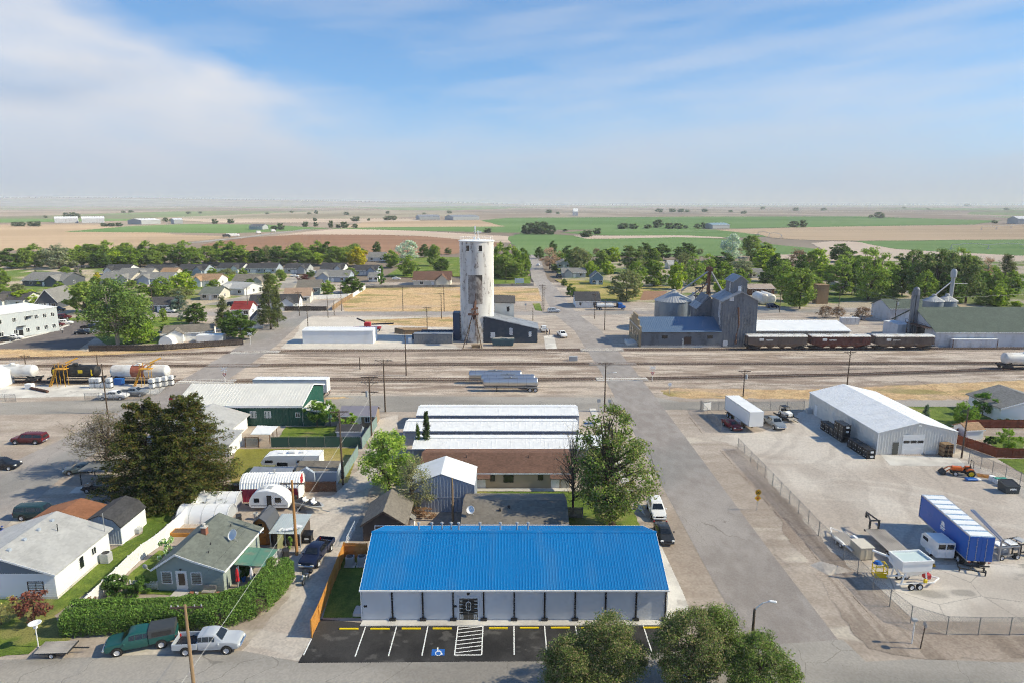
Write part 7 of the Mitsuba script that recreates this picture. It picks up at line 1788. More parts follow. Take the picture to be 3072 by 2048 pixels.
def tank_wagon(label,x,y,L,m,band=None,stripe=None,y_deg=0):
 t=thing('tank_wagon',label,'railway wagon')
 Q=Place((x,y),y_deg)
 r,z=1.42,2.75
 put(t+'__tank',Q([lathe([(0,-L/2),(r*.6,-L/2+.12),(r*.93,-L/2+.45),(r,-L/2+.9),(r,L/2-.9),(r*.93,L/2-.45),(r*.6,L/2-.12),(0,L/2)],24,'x',(0,0,z))]),m,40)
 if band:
  put(t+'__rust_band',Q([lathe([(r+.01,band[0]),(r+.02,band[0]+.01),(r+.02,band[1]-.01),(r+.01,band[1])],24,'x',(0,0,z))]),W_RUST2)
 if stripe:
  put(t+'__yellow_stripe',Q([box(u-.12,u+.12,-r-.02,-r+.12,z-.8,z+.6)for u in(-L/2+1.0,L/2-1.0)]+[box(L*.12,L*.12+1.0,-r-.02,-r+.1,z-.2,z+.5)]),P_YELLOW)
 put(t+'__dome',Q([lathe([(.5,4.1),(.5,4.55),(0,4.6)],14),box(-1.1,1.1,-.7,.7,4.16,4.22)]),m)
 put(t+'__railing',Q([tube([(a,b,4.2),(a,b,5.0)],.03,5)for a in(-1.1,1.1)for b in(-.7,.7)]+[tube([(-1.1,b,5.0),(1.1,b,5.0)],.03,5)for b in(-.7,.7)]),P_STEEL)
 put(t+'__frame',Q([box(-L/2-.7,L/2+.7,s*.9-.12,s*.9+.12,1.05,1.3)for s in(1,-1)]+[box(-L/2-.7,-L/2-.5,-1.3,1.3,1.0,1.4),box(L/2+.5,L/2+.7,-1.3,1.3,1.0,1.4)]+[hull([(a*(L/2-1.5)+b,c,d)for b in(-.3,.3)for c,d in((-1.2,2.1),(1.2,2.1),(-.7,1.1),(.7,1.1))])for a in(1,-1)]),P_FRAME)
 for s in(1,-1):
  bogie(t,Q,s*(L/2-1.0))
W_RUST2=worn('brick_rust',(.33,.10,.06),(.42,.26,.20),.7)
W_BLKTANK=worn('black_tank',(.022,.023,.026),(.06,.055,.05),.5)
tank_wagon('white tank wagon at the far left, its belly stained brown',-114.0,148.0,10.5,W_TANK)
tank_wagon('black tank wagon with yellow marks on the near siding',-99.6,147.9,10.6,W_BLKTANK,None,True)
tank_wagon('white tank wagon with a broad rust red band in the middle',-84.9,147.8,13.2,W_TANK,(-1.6,1.5))
tank_wagon('white tank wagon cut by the right edge',127.0,160.6,11.5,W_TANK)
def tanker(label,x,y,deg=0):
 t=thing('tanker_trailer',label,'tanker trailer','polished tanker trailers parked by the tracks')
 Q=Place((x,y),deg)
 L,r,z=12.0,.98,2.05
 put(t+'__tank',Q([lathe([(0,-L/2),(r*.8,-L/2+.08),(r,-L/2+.35),(r,L/2-.35),(r*.8,L/2-.08),(0,L/2)],28,'x',(0,0,z))]),P_POLISH,40)
 put(t+'__band',Q([lathe([(r+.005,u-.05),(r+.03,u-.04),(r+.03,u+.04),(r+.005,u+.05)],28,'x',(0,0,z))for u in(-4.5,-2.5,-.5,1.5,3.5)]),P_STEEL)
 put(t+'__walkway',Q([box(-1.6,1.6,-.35,.35,z+r,z+r+.08),lathe([(.3,z+r),(.3,z+r+.25),(0,z+r+.3)],12)]),P_STEEL)
 put(t+'__frame',Q([box(-L/2+.2,L/2-.2,s*.5-.08,s*.5+.08,.92,1.1)for s in(1,-1)]),P_STEEL)
 axles(t,Q,(4.2,5.4),1.22,.5)
 put(t+'__mudguard',Q([hull([(u,s*1.0+b,c)for b in(-.26,.26)for u,c in((3.5,.95),(3.8,1.12),(5.8,1.12),(6.1,.95))])for s in(1,-1)]),P_STEEL)
 put(t+'__landing_leg',Q([box(-3.1,-2.95,s*.7-.08,s*.7+.08,0,1.0)for s in(1,-1)]),P_FRAME)
tanker('nearest polished tanker trailer on the dirt by the tracks',-.3,140.9)
tanker('middle polished tanker trailer of the three',-.9,145.2-1.5,0)
tanker('farthest polished tanker trailer, mirroring blue sky',-3.8,149.2-2.0,0)
# loading place at the left
for i,(x,z)in enumerate(((-100.9,0),(-82.0,0))):
 t=thing('loading_platform',['yellow stair and gangway beside the black tank wagon','yellow stair and gangway beside the rust-banded tank wagon'][i],'loading platform','yellow loading platforms at the left siding')
 A=lambda g:at(g,x,144.8)
 put(t+'__post',A([bar((a,b,0),(a,b,5.2),.09)for a in(-.9,.9)for b in(-.6,.6)]),P_ORANGE)
 put(t+'__deck',A([box(-1.3,1.3,-.7,.8,3.9,4.02)]),P_ORANGE)
 put(t+'__gangway',A([bar((0,.8,4.1),(.9,2.4,4.9),.6,.08),bar((.6,.8,5.1),(2.6,2.2,6.0),.25)]),P_ORANGE)
 put(t+'__railing',A([bar((a,b,c),(d,b,c),.07)for b in(-.65,.75)for c in(4.6,5.2)for a,d in((-1.3,1.3),)]),P_ORANGE)
 put(t+'__stair',A([bar((-2.8,s,0),(-1.0,s,3.9),.1,.2)for s in(-.5,.2)]+[box(-2.8+.18*j,-2.55+.18*j,-.5,.2,.39*j,.39*j+.05)for j in range(10)]),P_ORANGE)
n_t=0
for x0,y0,nx,nz,big in((-93.3,143.4,4,2,0),(-79.8,142.8,4,2,1)):
 for i in range(nx):
  for j in range(nz):
   if j and i==2 and not big:
    continue
   t=thing('tote_tank',f'{("lower", "upper")[j]} white liquid tote, {("first", "second", "third", "fourth")[i]} from the left '+('beside the black wagon' if not big else 'at the end of the white wagon'),'tote tank','caged totes '+('beside the black wagon' if not big else 'at the end of the white wagon'))
   A=lambda g:at(g,x0+i*1.25-.3*big*i,y0+big*.9*i,.02+j*1.17)
   put(t+'__tank',A(rbox(-.52,.52,-.48,.48,.15,1.08,.08)),P_WHITE)
   put(t+'__cage',A([bar((a,b,.12),(a,b,1.12),.03)for a in(-.56,0,.56)for b in(-.53,.53)]+[bar((-.56,b,z),(.56,b,z),.03)for b in(-.53,.53)for z in(.4,.8,1.12)]),P_GALV)
   put(t+'__pallet',A(box(-.58,.58,-.5,.5,0,.12)),P_FRAME)
t=thing('blue_bin','dark blue waste bin among the totes','bin')
p=(-88.9,145.3)
put(t,[hull([(p[0]+a*s,p[1]+b,z)for a in(-1,1)for b in(0,1.2)for z,s in((.1,.85),(1.5,1))])],P_BLUEP)
for i,(x,y,lb)in enumerate(((-106.3,142.2,'long dark drain pipe lying on the left apron'),(-113.0,137.0,'second dark pipe lying on the apron at the left edge'))):
 t=thing('drain_pipe',lb,'pipe')
 put(t,[at(tube([(0,0,.3),(5.6,-2.8,.3)],.3,10),x,y)],W_RUST)
t=thing('valve_box','white valve housing at the end of the long drain pipe','box')
put(t,[rbox(-107.6,-106.0,142,143.2,0,1.2,.1)],P_WHITE)
house('pump_house','small white metal hut at the left edge beside the tank wagons','hut',(-119,143.2),0,5.2,4.4,3.2,4.1,W_WHITE,W_WHITE,'y',.1,openings=[('d','S',3.9)])
car('pickup_truck','white pickup parked at the near fence of the left loading apron','pickup',(-83.5,134.6),2,'pickup',paint('white',(.74,.74,.74)),detail=False)
car('pickup_truck','silver grey pickup parked right behind the white one on the apron','pickup',(-80.8,137.2),2,'pickup',paint('pewter',(.25,.28,.31),.3),detail=False)
chain_fence('chain fence in front of the two pickups on the left apron',[(-88.5,132.9),(-77,133.6),(-76.2,138.9),(-76.6,144.6)],1.8,2.8)
chain_fence('chain fence with a gate at the left edge of the apron',[(-107.1,132.7),(-102.7,132.7)],1.6,2.4)
# ------------------------------------------------------------------ poles, lines and signs
pole('wooden utility pole at the bottom left in front of the silver pickup',(-25.25,46.3),9.75,((.35,2.5,3),),m=W_TIMBER)
pole('pole with a white conduit in front of the steel shed',(-7.61,79.5),5.96,(),m=W_TIMBER)
pole('orange-brown utility pole beside the tin shed in the lane',(-25.04,71.05),9.3,((.5,2.9,0),),r=.19,m=W_NEWPOLE)
pole('dark utility pole with one crossarm beside the brown board fence',(-24.64,91.0),11.3,((.3,2.6,5),))
pole('utility pole with three crossarms and a transformer at the upper end of the lane',(-24.82,112.1),10.8,((.2,3,0),(1.2,3,0),(2.9,3,0)),(3.2,-1))
pole('dark pole with a crossarm at the frontage street, left of the storage rows',(-24.95,125.8),10.6,((.3,3.4,0),))
pole('lone pole among the tracks in line with the lane',(-25.2,154),10.8,())
pole('pole with a crossarm and street lamp beside the main street crossing',(18.2,125.8),10.0,((.3,3,0),),None,(0,1.6,7.6))
for lb,p,h,a in(('utility pole with a small transformer behind the white semi trailer',(49.1,136.4),5.93,1),('tall bare pole behind the white warehouse',(75.1,144.4),8.18,2),('pole with a lamp arm in the right corner of the gravel yard',(72.41,101.43),8.45,0),('thin dark pole at the left corner of the bare dirt lot',(-78.9,124.6),10,0),('dark pole between the black tank wagon and the totes',(-94.6,148),6.51,0),('pole at the far left beyond the tank wagons',(-122.6,163.4),3.02,2),('dark pole right of the pale metal shed near the far street',(-65.9,211.8),8.16,2),('thin pole at the corner of the far street and the side street',(-77.5,240),8.97,2),('pole on the gravel island near the far street',(-65.5,234.3),8.58,0),('second pole on the gravel by the far street',(-64.8,240),5.47,0),('pole at the left edge of the dry weed field',(-64.9,251.1),10.16,2),('pole in the middle of the front edge of the dry weed field',(-41.3,249.8),9.11,0),('pole left of the silo with red flags',(-26.8,207.3),8.33,2),('pole close behind the silo on its left side',(-25,233.2),9.29,2),('tall pole behind the silo on its left side',(-25.7,249.8),9.71,0),('left one of the twin poles at the far street corner',(11.4,249.8),10.31,2),('right one of the twin poles at the far street corner',(12.2,252.4),8.99,2),('pole in front of the dark-roofed shop',(29.3,233.2),9.10,2),('pale pole on the dirt left of the storehouse',(29.9,211.8),10.22,0),('thin pole behind the silo annex',(7.3,229.9),4.51,0),('pole beside the large grain bin',(61.9,242.4),9.25,2),('pole right of the elevator by the far street',(100.4,247.3),10.02,2),('pole in front of the farmyard right of the elevator',(127.6,257.7),8.76,2),('pole with three transformers left of the east barn',(120.8,207.4),10.86,3),('pole by the far street left of the white car lot',(-134.6,247.3),10.02,2),('pole at the corner of the paved lot',(-238.8,330),4.76,0),('short lamp pole between the tracks',(-37.6,160.1),3.10,0),('pole behind the big round trees near the paved lot',(-117.8,203.8),7.37,0),('pole by the street among the houses',(-96.1,240),10.51,2),('thin pole by the church green',(-3.1,341.3),7.36,0)):
 pole(lb,p,h,((.4,2.6,0),)if a else(),(1.6,.9)if a in(1,3)and 'behind the white' in lb or a==3 else None,r=.14)
W1=[(-26.1,20,3.0),(-25.7,40,3.7),(-25.25,70.95,4.7),(-24.8,90.9,6.1),(-25.0,112.1,6.8)]
wires('pale cable running down the lane from pole to pole',list(zip(W1[:-1],W1[1:])),.022,.012)
wires('thin wires along the lane poles',[((-25.9,71.05,8.9),(-25.5,91,11.1)),((-25.5,91,11.1),(-25.8,112.1,10.7)),((-24.1,71.05,8.9),(-23.7,91,11.1)),((-23.7,91,11.1),(-23.9,112.1,10.7)),((-26.2,46.3,9.5),(-25.9,71.05,8.9))],.012,.012,P_FRAME)
wires('service wires from the lane to the cottage and the green barn',[((-24.8,71,8.0),(-31,69,4.2)),((-24.7,91,10),(-41,110,5)),((-24.8,112,9.6),(-25.2,154,10.4)),((-24.8,112,9.6),(-24.9,125.8,10.2))],.014,.012,P_FRAME)
wires('wires across the yard from the warehouse pole to the lamp pole',[((*(75.1,144.4),9.5),(*(72.41,101.43),9.2)),((*(49.1,136.4),8.6),(*(75.1,144.4),9.2))],.014,.012,P_FRAME)
wires('wires above the far street in front of the east barn',[((*(120.8,207.4),11),(*(196.9,226.7),11.5)),((*(127.6,257.7),10),(*(120.8,207.4),11))],.02,.01,P_WIRE)
def crossbuck(label,p,yld):
 t=thing('crossbuck_sign',label,'road sign')
 put(t+'__post',[tube([(*p,0),(*p,3.6)],.06,6)],P_TRIM)
 put(t+'__cross',[bar((p[0]-.7,p[1]-.09-.02*(s>0),3.2-.4*s),(p[0]+.7,p[1]-.09-.02*(s>0),3.2+.4*s),.02,.22)for s in(1,-1)],P_TRIM)
 if yld:
  tr=lambda r,y:[(p[0]+r*math.sin(a),p[1]-y,1.9+r*math.cos(a))for a in(math.pi,math.pi/3,-math.pi/3)]
  k=put(t+'__yield_sign',[hull(tr(.55,.1)+tr(.55,.07))],P_REDP)
  put(k+'__centre',[hull(tr(.28,.125)+tr(.28,.105))],P_TRIM)
crossbuck('railroad crossbuck with a yield sign right of the main street',(32.4,149.2),True)
crossbuck('railroad crossbuck with a yield sign beside the left street',(-65.8,147.9),True)
crossbuck('white crossbuck on the grass by the far siding at left',(-75.8,189.1),False)
t=thing('stop_sign','red stop sign at the frontage street behind the spruces','road sign')
p=(-67.1,126.2)
put(t+'__post',[tube([(*p,0),(*p,2.6)],.05,6)],P_GALV)
put(t+'__octagon',[at(lathe([(0,0),(.42,0),(.42,.03),(0,.03)],8,'y'),p[0],p[1]-.1,2.5)],P_REDP)
for i,(p,lb)in enumerate((((17.1,126.3),'dark street sign left of the lamp pole near the storage rows'),((19.2,126),'thin street sign right of the lamp pole near the storage rows'),((33.9,138.4),'white marker plate on the dry grass strip'),((5.2,253.7),'round sign by the green verge at the far street'))):
 t=thing('road_sign',lb,'road sign')
 put(t+'__post',[tube([(*p,0),(*p,2.7)],.05,6)],P_GALV)
 put(t+'__plate',[box(p[0]-.35,p[0]+.35,p[1]-.1,p[1]-.06,1.8,2.5)],P_TRIM if i==2 else P_GREYBOX)
t=thing('yard_sign','white and blue sign board on the grass at the end of the storage rows','sign')
p=(13.96,115.5)
put(t+'__board',[box(p[0]-1.0,p[0]+1.0,p[1]-.05,p[1]+.05,.5,1.7)],P_TRIM)
put(t+'__band',[box(p[0]-.9,p[0]+.9,p[1]-.07,p[1]-.053,1.0,1.3)],P_BLUEP)
put(t+'__post',[box(p[0]+s-.06,p[0]+s+.06,p[1]-.05,p[1]+.05,0,.5)for s in(-.9,.9)],P_TRIM)
t=thing('lawn_sign','pale blue sign board on the church lawn by the far street','sign')
p=(3.7,335.3)
put(t+'__board',[box(p[0]-2.3,p[0]+2.3,p[1],p[1]+.2,.8,3.2)],plain('pale_sign',(.55,.62,.68),.6))
put(t+'__post',[box(p[0]+s-.1,p[0]+s+.1,p[1],p[1]+.2,0,.8)for s in(-2,2)],P_TRIM)
t=thing('rail_cabinet','small pale equipment case beside the main line near the crossing','cabinet')
p=(16,169)
put(t,[rbox(p[0]-1.1,p[0]+1.1,p[1],p[1]+.9,0,1.3,.06)],P_GREYBOX)
# ------------------------------------------------------------------ office building and car park at the left
t=thing('office_block','two-storey pale metal office building with a white roof at the left edge','office building')
P=Place((-156.5,186.4),heading((-157.6,201.3),(-152.5,213.1)))
L=dist((-156.5,186.4),(-152.5,213.1))
put(t+'__wall',P([ribbed((0,0,0),(1,0,0),(0,0,1),(0,-1,0),L,7.6,.5,.04),ribbed((L,0,0),(0,1,0),(0,0,1),(1,0,0),16,7.6,.5,.04),box(0,L-.05,15.5,16,0,7.6)]),plain('office_grey',(.52,.56,.58),.6))
put(t+'__roof',P([slab([(-.2,-.2,7.75),(L+.2,-.2,7.75),(L+.2,16.2,8.1),(-.2,16.2,8.1)],.15)]),W_WHITE)
for u in(-1.5,-4.0,-6.5,-9.5,-13,-17,-21):
 for z in(1.2,4.9):
  window(t,P,'S',L,16,L+u,z,1.1,1.2,P_TRIM,0)
put(t+'__door',P([box(L-12.2,L-11,-.09,-.05,0,2.2),box(L-24,L-21.5,-.09,-.05,0,3)]),P_BLACK)
put(t+'__awning',P([box(L-12.6,L-10.6,-1.2,-.05,3.2,3.4),box(L-9.4,L-7.9,-.9,-.05,5.9,6.1)]),P_FRAME)
COL={'k':paint('black',(.012,.012,.014),.2),'w':paint('white',(.74,.74,.74)),'n':paint('navy',(.010,.017,.05),.2),'r':paint('maroon',(.12,.012,.018),.2),'s':paint('pewter',(.25,.28,.31),.3),'g':paint('grey_green',(.16,.19,.17),.3),'d':paint('graphite',(.035,.038,.042),.3)}
CN={'k':'black','w':'white','n':'navy','r':'dark red','s':'silver','g':'grey-green','d':'dark grey'}
for c,kind,p,deg,wh in(('d','sedan',(-150.4,194.3),12,'near the lower end of the office wall'),('w','sedan',(-150.2,197.5),12,'second in the row along the office'),('n','suv',(-152.6,207.7),14,'by the red kerb in front of the office'),('g','suv',(-153,214.3),14,'along the office, right of the navy one'),('k','sedan',(-152.6,217),15,'along the office between grey-green and red'),('r','sedan',(-152.1,219.3),15,'in the row at the office corner'),('w','suv',(-151.2,222.1),16,'last in the row at the office corner'),('k','suv',(-160.8,231.4),16,'in the back row behind the office corner'),('r','suv',(-159.2,233.6),16,'in the back row behind the office corner'),('w','sedan',(-158.3,224.2),16,'between the two rows at the office corner'),('k','sedan',(-134.2,204.8),8,'nearest the tree shadows in the paved lot'),('s','sedan',(-133.6,206.9),8,'behind the black one in the paved lot'),('k','pickup',(-136.8,213.1),6,'in the right row of the paved lot'),('w','suv',(-137.3,218.9),6,'last in the right row of the paved lot'),('d','suv',(-134.5,216.6),6,'under the big trees at the paved lot'),('k','pickup',(-172.9,250.4),0,'in front of the gabled brick house'),('w','pickup',(-128.9,246.8),2,'on the far street in front of the teal house'),('k','suv',(-111.2,263.8),10,'parked near the red-roofed house'),('d','sedan',(-100.1,254.5),-8,'in front of the charcoal-roofed house'),('w','sedan',(-121.2,371.7),5,'in the cul-de-sac among the new houses'),('w','pickup',(-115,389),40,'in a driveway of the new houses'),('w','suv',(17.3,438.6),80,'far up the main street'),('d','suv',(26.8,370.1),0,'in front of the grey house right of the main street'),('n','suv',(102.3,259.1),8,'parked right of the elevator across the far street'),('s','suv',(-35.7,361),0,'behind the long taupe-roofed house'),('w','sedan',(-62.3,358.4),0,'on the drive left of the long taupe-roofed house')):
 car('parked_car' if kind!='pickup' else 'pickup_truck',f'{CN[c]} {"pickup" if kind == "pickup" else "car"} {wh}','pickup' if kind=='pickup' else 'car',p,deg,kind,COL[c],detail=False)
t=thing('flatbed_truck','flatbed truck with a blue cab beside the dark-roofed shop','truck')
Q=Place((37,253.7),0)
put(t+'__cab',Q([rbox(3.6,5.4,-1.1,1.1,.8,2.7,.2),rbox(5.3,6.6,-1.0,1.0,.8,1.7,.2)]),P_BLUEP)
put(t+'__windscreen',Q([box(5.41,5.44,-.9,.9,1.75,2.5)]),P_GLASS)
put(t+'__bed',Q([box(-5.5,3.5,-1.2,1.2,1.0,1.3),box(-5.5,-5.3,-1.2,1.2,1.3,2.6),box(3.2,3.4,-1.2,1.2,1.3,2.8)]),P_FRAME)
put(t+'__load',Q([rbox(-4.5,2,-1.0,1.0,1.31,2.3,.1)]),P_WHITE)
for x in(-4,-3,5.6):
 for s in(1,-1):
  wheel(t,Q,x,s*1.0,.5,s)
  # ------------------------------------------------------------------ houses of the town
CREAM,GREYW,TEAL,BRICKW=plain('cream_wall',(.60,.56,.48),.8),plain('grey_wall',(.40,.42,.43),.8),plain('teal_wall',(.05,.10,.12),.8),plain('brick_wall',(.36,.24,.17),.9)
SALMON,REDROOF,OLDTIN=shingle('shingle_salmon',(.36,.25,.18),.2),worn('red_tin',(.26,.035,.03),(.17,.03,.025),.6),worn('old_tin',(.42,.34,.28),(.25,.17,.13),.6)
WL,DK=plain('white_wall',(.72,.72,.70),.7),plain('dark_wall',(.09,.10,.12),.8)
for lb,a,b,d,hw,hr,ax,wall,roof,gd in(('house with a broad grey roof at the left, beyond the office',(-242.4,329.1),(-221.5,327.4),16,3,6.2,'x',DK,R_GREY,0),('gabled house with a brick side and a porch near the office',(-184,255.6),(-176.5,256.4),14,3,7.5,'y',DK,R_GREY,0),('dark-roofed house just behind the office',(-204.6,260.5),(-191.7,259.1),11,3,5.5,'x',WL,R_DARK,0),('white house with a dark roof left of the green bush in the far row',(-232.3,379),(-218.7,379),14,3,5.6,'x',WL,R_CHAR,1),('dark house with a charcoal roof in the far row',(-209.3,377.9),(-193.7,377.9),14,3,5.6,'x',DK,R_CHAR,1),('blue-grey house with a bright white end wall in the far row',(-190.6,379),(-174.9,379),14,3,5.8,'x',BLUEGREY,R_CHAR,1),('white house with a wide grey roof in the second row',(-208.5,336.6),(-192.9,336.6),14,3,5.6,'x',CREAM,R_GREY,0),('cream house with a grey gable behind the wide grey roof',(-211,355.9),(-193.7,355.9),12,3,5.8,'x',CREAM,R_GREY,0),('grey-roofed house right of the cream gable',(-189.9,336.6),(-173.2,336.6),13,3,5.4,'x',BLUEGREY,R_GREY,0),('tan-roofed house half hidden by the bright round tree',(-191.5,362.6),(-183.4,362.6),10,3,5.4,'x',CREAM,R_TAN,0),('white house with a tan roof right of the bright tree',(-157.8,327.4),(-145.3,327.4),13,3,5.6,'x',WL,R_TAN,1),('white-roofed house with a dark solar patch by the street',(-131.5,298.2),(-119,294.7),13,3,5,'x',WL,R_WHITE,0),('teal house with a dark roof on the far street',(-137.1,248.3),(-129.3,248.3),10,2.8,5,'x',TEAL,R_DARK,0),('house with an olive roof behind the round blue spruce',(-131.8,279.7),(-123.7,279.7),11,2.8,5,'x',CREAM,R_SAGE,0),('low house with a taupe roof and white porch behind the track fence',(-102.9,193.2),(-90.3,197.1),9,2.5,4,'x',WL,R_TAUPE,0),('house with a bright red metal roof between the conifers',(-100.8,237.2),(-94.8,237.7),9,2.8,5,'x',WL,REDROOF,0),('charcoal-roofed house at the left of the middle far row',(-173.2,390.9),(-158.1,389),13,3,5.6,'x',WL,R_CHAR,0),('blue-grey house with twin gables in the middle far row',(-155.4,390.9),(-146.7,390.9),12,3,5.4,'x',BLUEGREY,R_CHAR,1),('blue-grey house with a white end in the middle far row',(-146.4,390.9),(-138.3,390.9),12,3,5.6,'x',BLUEGREY,R_CHAR,1),('dark-roofed new house left of the parked pickup',(-132.7,389),(-119.6,389),13,3,5.4,'x',GREYW,R_CHAR,1),('new house with a white gable right of the parked pickup',(-111.1,387.2),(-98.1,387.2),13,3,5.8,'x',WL,R_CHAR,1),('dark-roofed house left of the columnar green tree',(-90.5,379),(-77,379),13,3,5.4,'x',BLUEGREY,R_CHAR,1),('taupe-roofed house left of the cul-de-sac',(-136.7,324.8),(-120.6,324.8),14,3,5.6,'x',CREAM,R_TAUPE,0),('slate-roofed house right of the cul-de-sac',(-102.2,346),(-85.1,346),13,3,5.6,'x',BLUEGREY,R_GREY,0),('taupe-roofed house behind the salmon roof',(-96.6,298.2),(-86.7,299.7),13,3,5.8,'x',SAGE,R_TAUPE,0),('salmon-roofed house behind the dark fence',(-92.8,269.6),(-82.9,271.4),12,3,5.6,'x',CREAM,SALMON,0),('long house with a charcoal roof behind the big pine',(-99.9,250.9),(-82.3,253.5),11,2.8,5.4,'x',WL,R_CHAR,0),('small white house by the park left of the long taupe roof',(-75.1,348.4),(-70.5,348.4),8,2.6,4.4,'x',WL,R_GREY,0),('white gabled house beyond the yellow tree',(-102.1,474.9),(-90.4,474.9),12,3,6,'x',WL,R_GREY,0),('long house with a wide taupe-brown roof behind the dry weed field',(-48.9,329.1),(-30.5,330),16,3,6.5,'x',CREAM,R_BROWN,0),('slate blue house behind the dark tree at the street corner',(-85.1,214.3),(-81.7,215.6),9,2.6,4.6,'y',WL,R_DARK,0),('grey house at the right of the main street under the trees',(27.8,367.9),(40.7,367.9),12,2.8,4.8,'x',GREYW,R_GREY,0),('grey-roofed house farther up the main street',(28.6,423.8),(37.3,423.8),12,2.8,5,'y',BLUEGREY,R_GREY,0),('small blue house on the yellow lawn',(40.1,335.3),(45.8,335.3),9,4,6.4,'y',plain('sky_blue_wall',(.14,.24,.36),.8),R_GREY,0),('white shop with a dark roof at the far street',(25.1,258.8),(34.4,258.8),12,2.8,5.6,'x',WL,R_CHAR,1),('white house with a pale roof under the tall green trees',(97.9,416.8),(106.8,416.8),11,3,5,'x',WL,R_WHITE,0),('white mobile home behind the elevator',(106.1,347.4),(112.2,347.4),6,3,3.8,'x',WL,R_WHITE,0),('long open shed with an old rusty tin roof right of the elevator',(105.5,295.4),(116.9,295.4),11,3,4.4,'x',W_BROWNW,OLDTIN,0),('brown-roofed house with a white end among the right trees',(168.6,348.5),(177,348.5),10,2.8,4.8,'x',BRICKW,R_TAN,0),('low grey house in front of the brown-roofed one',(153.9,311),(165.6,313.4),9,2.6,4,'x',GREYW,R_GREY,0),('grey house half hidden behind the round green tree',(131.9,366.3),(138.3,366.3),10,2.8,4.8,'x',WL,R_GREY,0),('white trailer home deep under the big right trees',(172.8,303.8),(183,303.8),5,2.8,3.6,'x',WL,R_WHITE,0),('tiny pale house at the far end of the right trees',(242.3,321.5),(248.5,321.5),10,2.8,4.6,'x',GREYW,R_GREY,0)):
 w=dist(a,b)
 op=[('w','S',w*.22,1.0,1.5,1.2),('w','S',w*.8,1.0,1.5,1.2),('d','S',w*.52)]+([('g','S',w*.36,2.4)]if gd else[])+[('w','E',d*.5,1.0,1.2,1.2)]
 t,P=house('town_house',lb,'house',a,heading(a,b),w,d,hw,hr,wall,roof,ax,.5,openings=op)
 if ax=='x' and w>12 and 'shed' not in lb:
  g=w*.26
  put(t+'__front_gable',P(at(prism_y([(0,0),(g*1.2,0),(g*1.2,hw),(g*.6,hw+(hr-hw)*.75),(0,hw)],-1.6,d*.3),w*(.62 if len(lb)%2 else .1))),wall)
  put(t+'__gable_roof',P(at(prism_y(gable_profile(g*1.2,hw+.03,hw+(hr-hw)*.78,.35,.12),-2.0,d*.34),w*(.62 if len(lb)%2 else .1))),roof)
board_fence('long dark picket fence between the paved lot and the far siding',[(-117.4,180.8),(-98.3,181.5),(-86.3,186.4),(-77.9,189.1)],1.7,W_OLDBROWN,.3,5)
board_fence('dark plank fence at the far street in front of the salmon-roofed house',[(-86.6,251.1),(-70.6,251.1)],1.8,W_OLDBROWN,.3,4)
board_fence('white vinyl fence behind the small trees at the weed field',[(-85.8,281.3),(-69.3,287.8),(-70.1,317.3)],1.8,P_WHITE,.4,4)
board_fence('orange-brown fence along the left edge of the weed field',[(-68.7,252.4),(-69.5,272),(-69.6,291.2)],1.8,W_TIMBER,.4,4)
board_fence('grey fence along the back of the dry weed field',[(-71,321.4),(-30.2,323.5),(-25.3,324.8),(-8.7,327.4),(10.7,330)],1.3,W_WOOD,.5,5)
t=thing('white_tent_shed','small white round-topped shed behind the track fence','shed')
p=(-100.9,190.1)
put(t,[prism_y([(p[0]+2.1*math.cos(a),2.3*math.sin(a))for a in np.linspace(0,math.pi,11)],p[1],p[1]+5)],P_WHITE)
t=thing('white_container','low white storage box right of the taupe-roofed house by the track fence','container')
a,b=(-93,192.4),(-85.5,193.2)
put(t,[at(rbox(0,dist(a,b),0,3,0,2.1,.06),*a,0,heading(a,b))],P_WHITE)
for i,x in enumerate((1340,1400)):
 t=thing('storage_tank',['left white horizontal tank right of the elevator','right white horizontal tank right of the elevator'][i],'tank')
 p=((99.6,266.1),(102.2,266.1))[i]
 put(t,[lathe([(0,0),(1.6,.1),(2.2,.6),(2.2,9),(1.6,9.6),(0,9.7)],18,'y',(p[0]+2.2,p[1],2.3))],W_TANK,30)
t=thing('brick_stack','tall square tan brick pillar in the farmyard right of the elevator','pillar')
p=(126.3,269)
put(t,[box(p[0]-2.3,p[0]+2.3,p[1],p[1]+4,0,7.5),box(p[0]-2.5,p[0]+2.5,p[1]-.2,p[1]+4.2,7.5,7.8)],W_TIMBER)
t=thing('block_stack','grey block pile by the white seed shed roof','blocks')
p=(111.3,221.6)
put(t,[box(p[0]+1.5*i,p[0]+1.5*i+1.4,p[1]+j,p[1]+j+.9,.8*k,.8*k+.76)for i in range(4)for j in range(2)for k in range(3)],W_BARN)
# ------------------------------------------------------------------ trees of the town: kits and copies
G=dict(nclump=70,nleaf=56,leaf=.5,bare=.07)
tree_kit('g',seed=101,h=14,rad=5.5,shape='round',cols=((.105,.15,.022),(.135,.185,.03),(.08,.12,.02)),**G)
tree_kit('h',seed=102,h=14,rad=5.2,shape='oval',cols=((.115,.155,.03),(.14,.185,.04),(.09,.125,.025)),**G)
tree_kit('d',seed=103,h=14,rad=5.4,shape='round',cols=((.05,.085,.018),(.07,.11,.022),(.04,.065,.016)),**G)
tree_kit('b',seed=104,h=10,rad=4.6,shape='round',cols=((.16,.21,.02),(.20,.245,.03),(.125,.18,.02)),**G)
tree_kit('o',seed=105,h=13,rad=5.2,shape='oval',cols=((.115,.125,.05),(.14,.15,.07),(.09,.11,.04)),nclump=60,nleaf=54,leaf=.4,twigs=40,bare=.08)
tree_kit('s',seed=106,h=14,rad=5.6,shape='round',cols=((.15,.165,.10),(.18,.19,.125),(.12,.14,.075)),nclump=64,nleaf=54,leaf=.42,bare=.08)
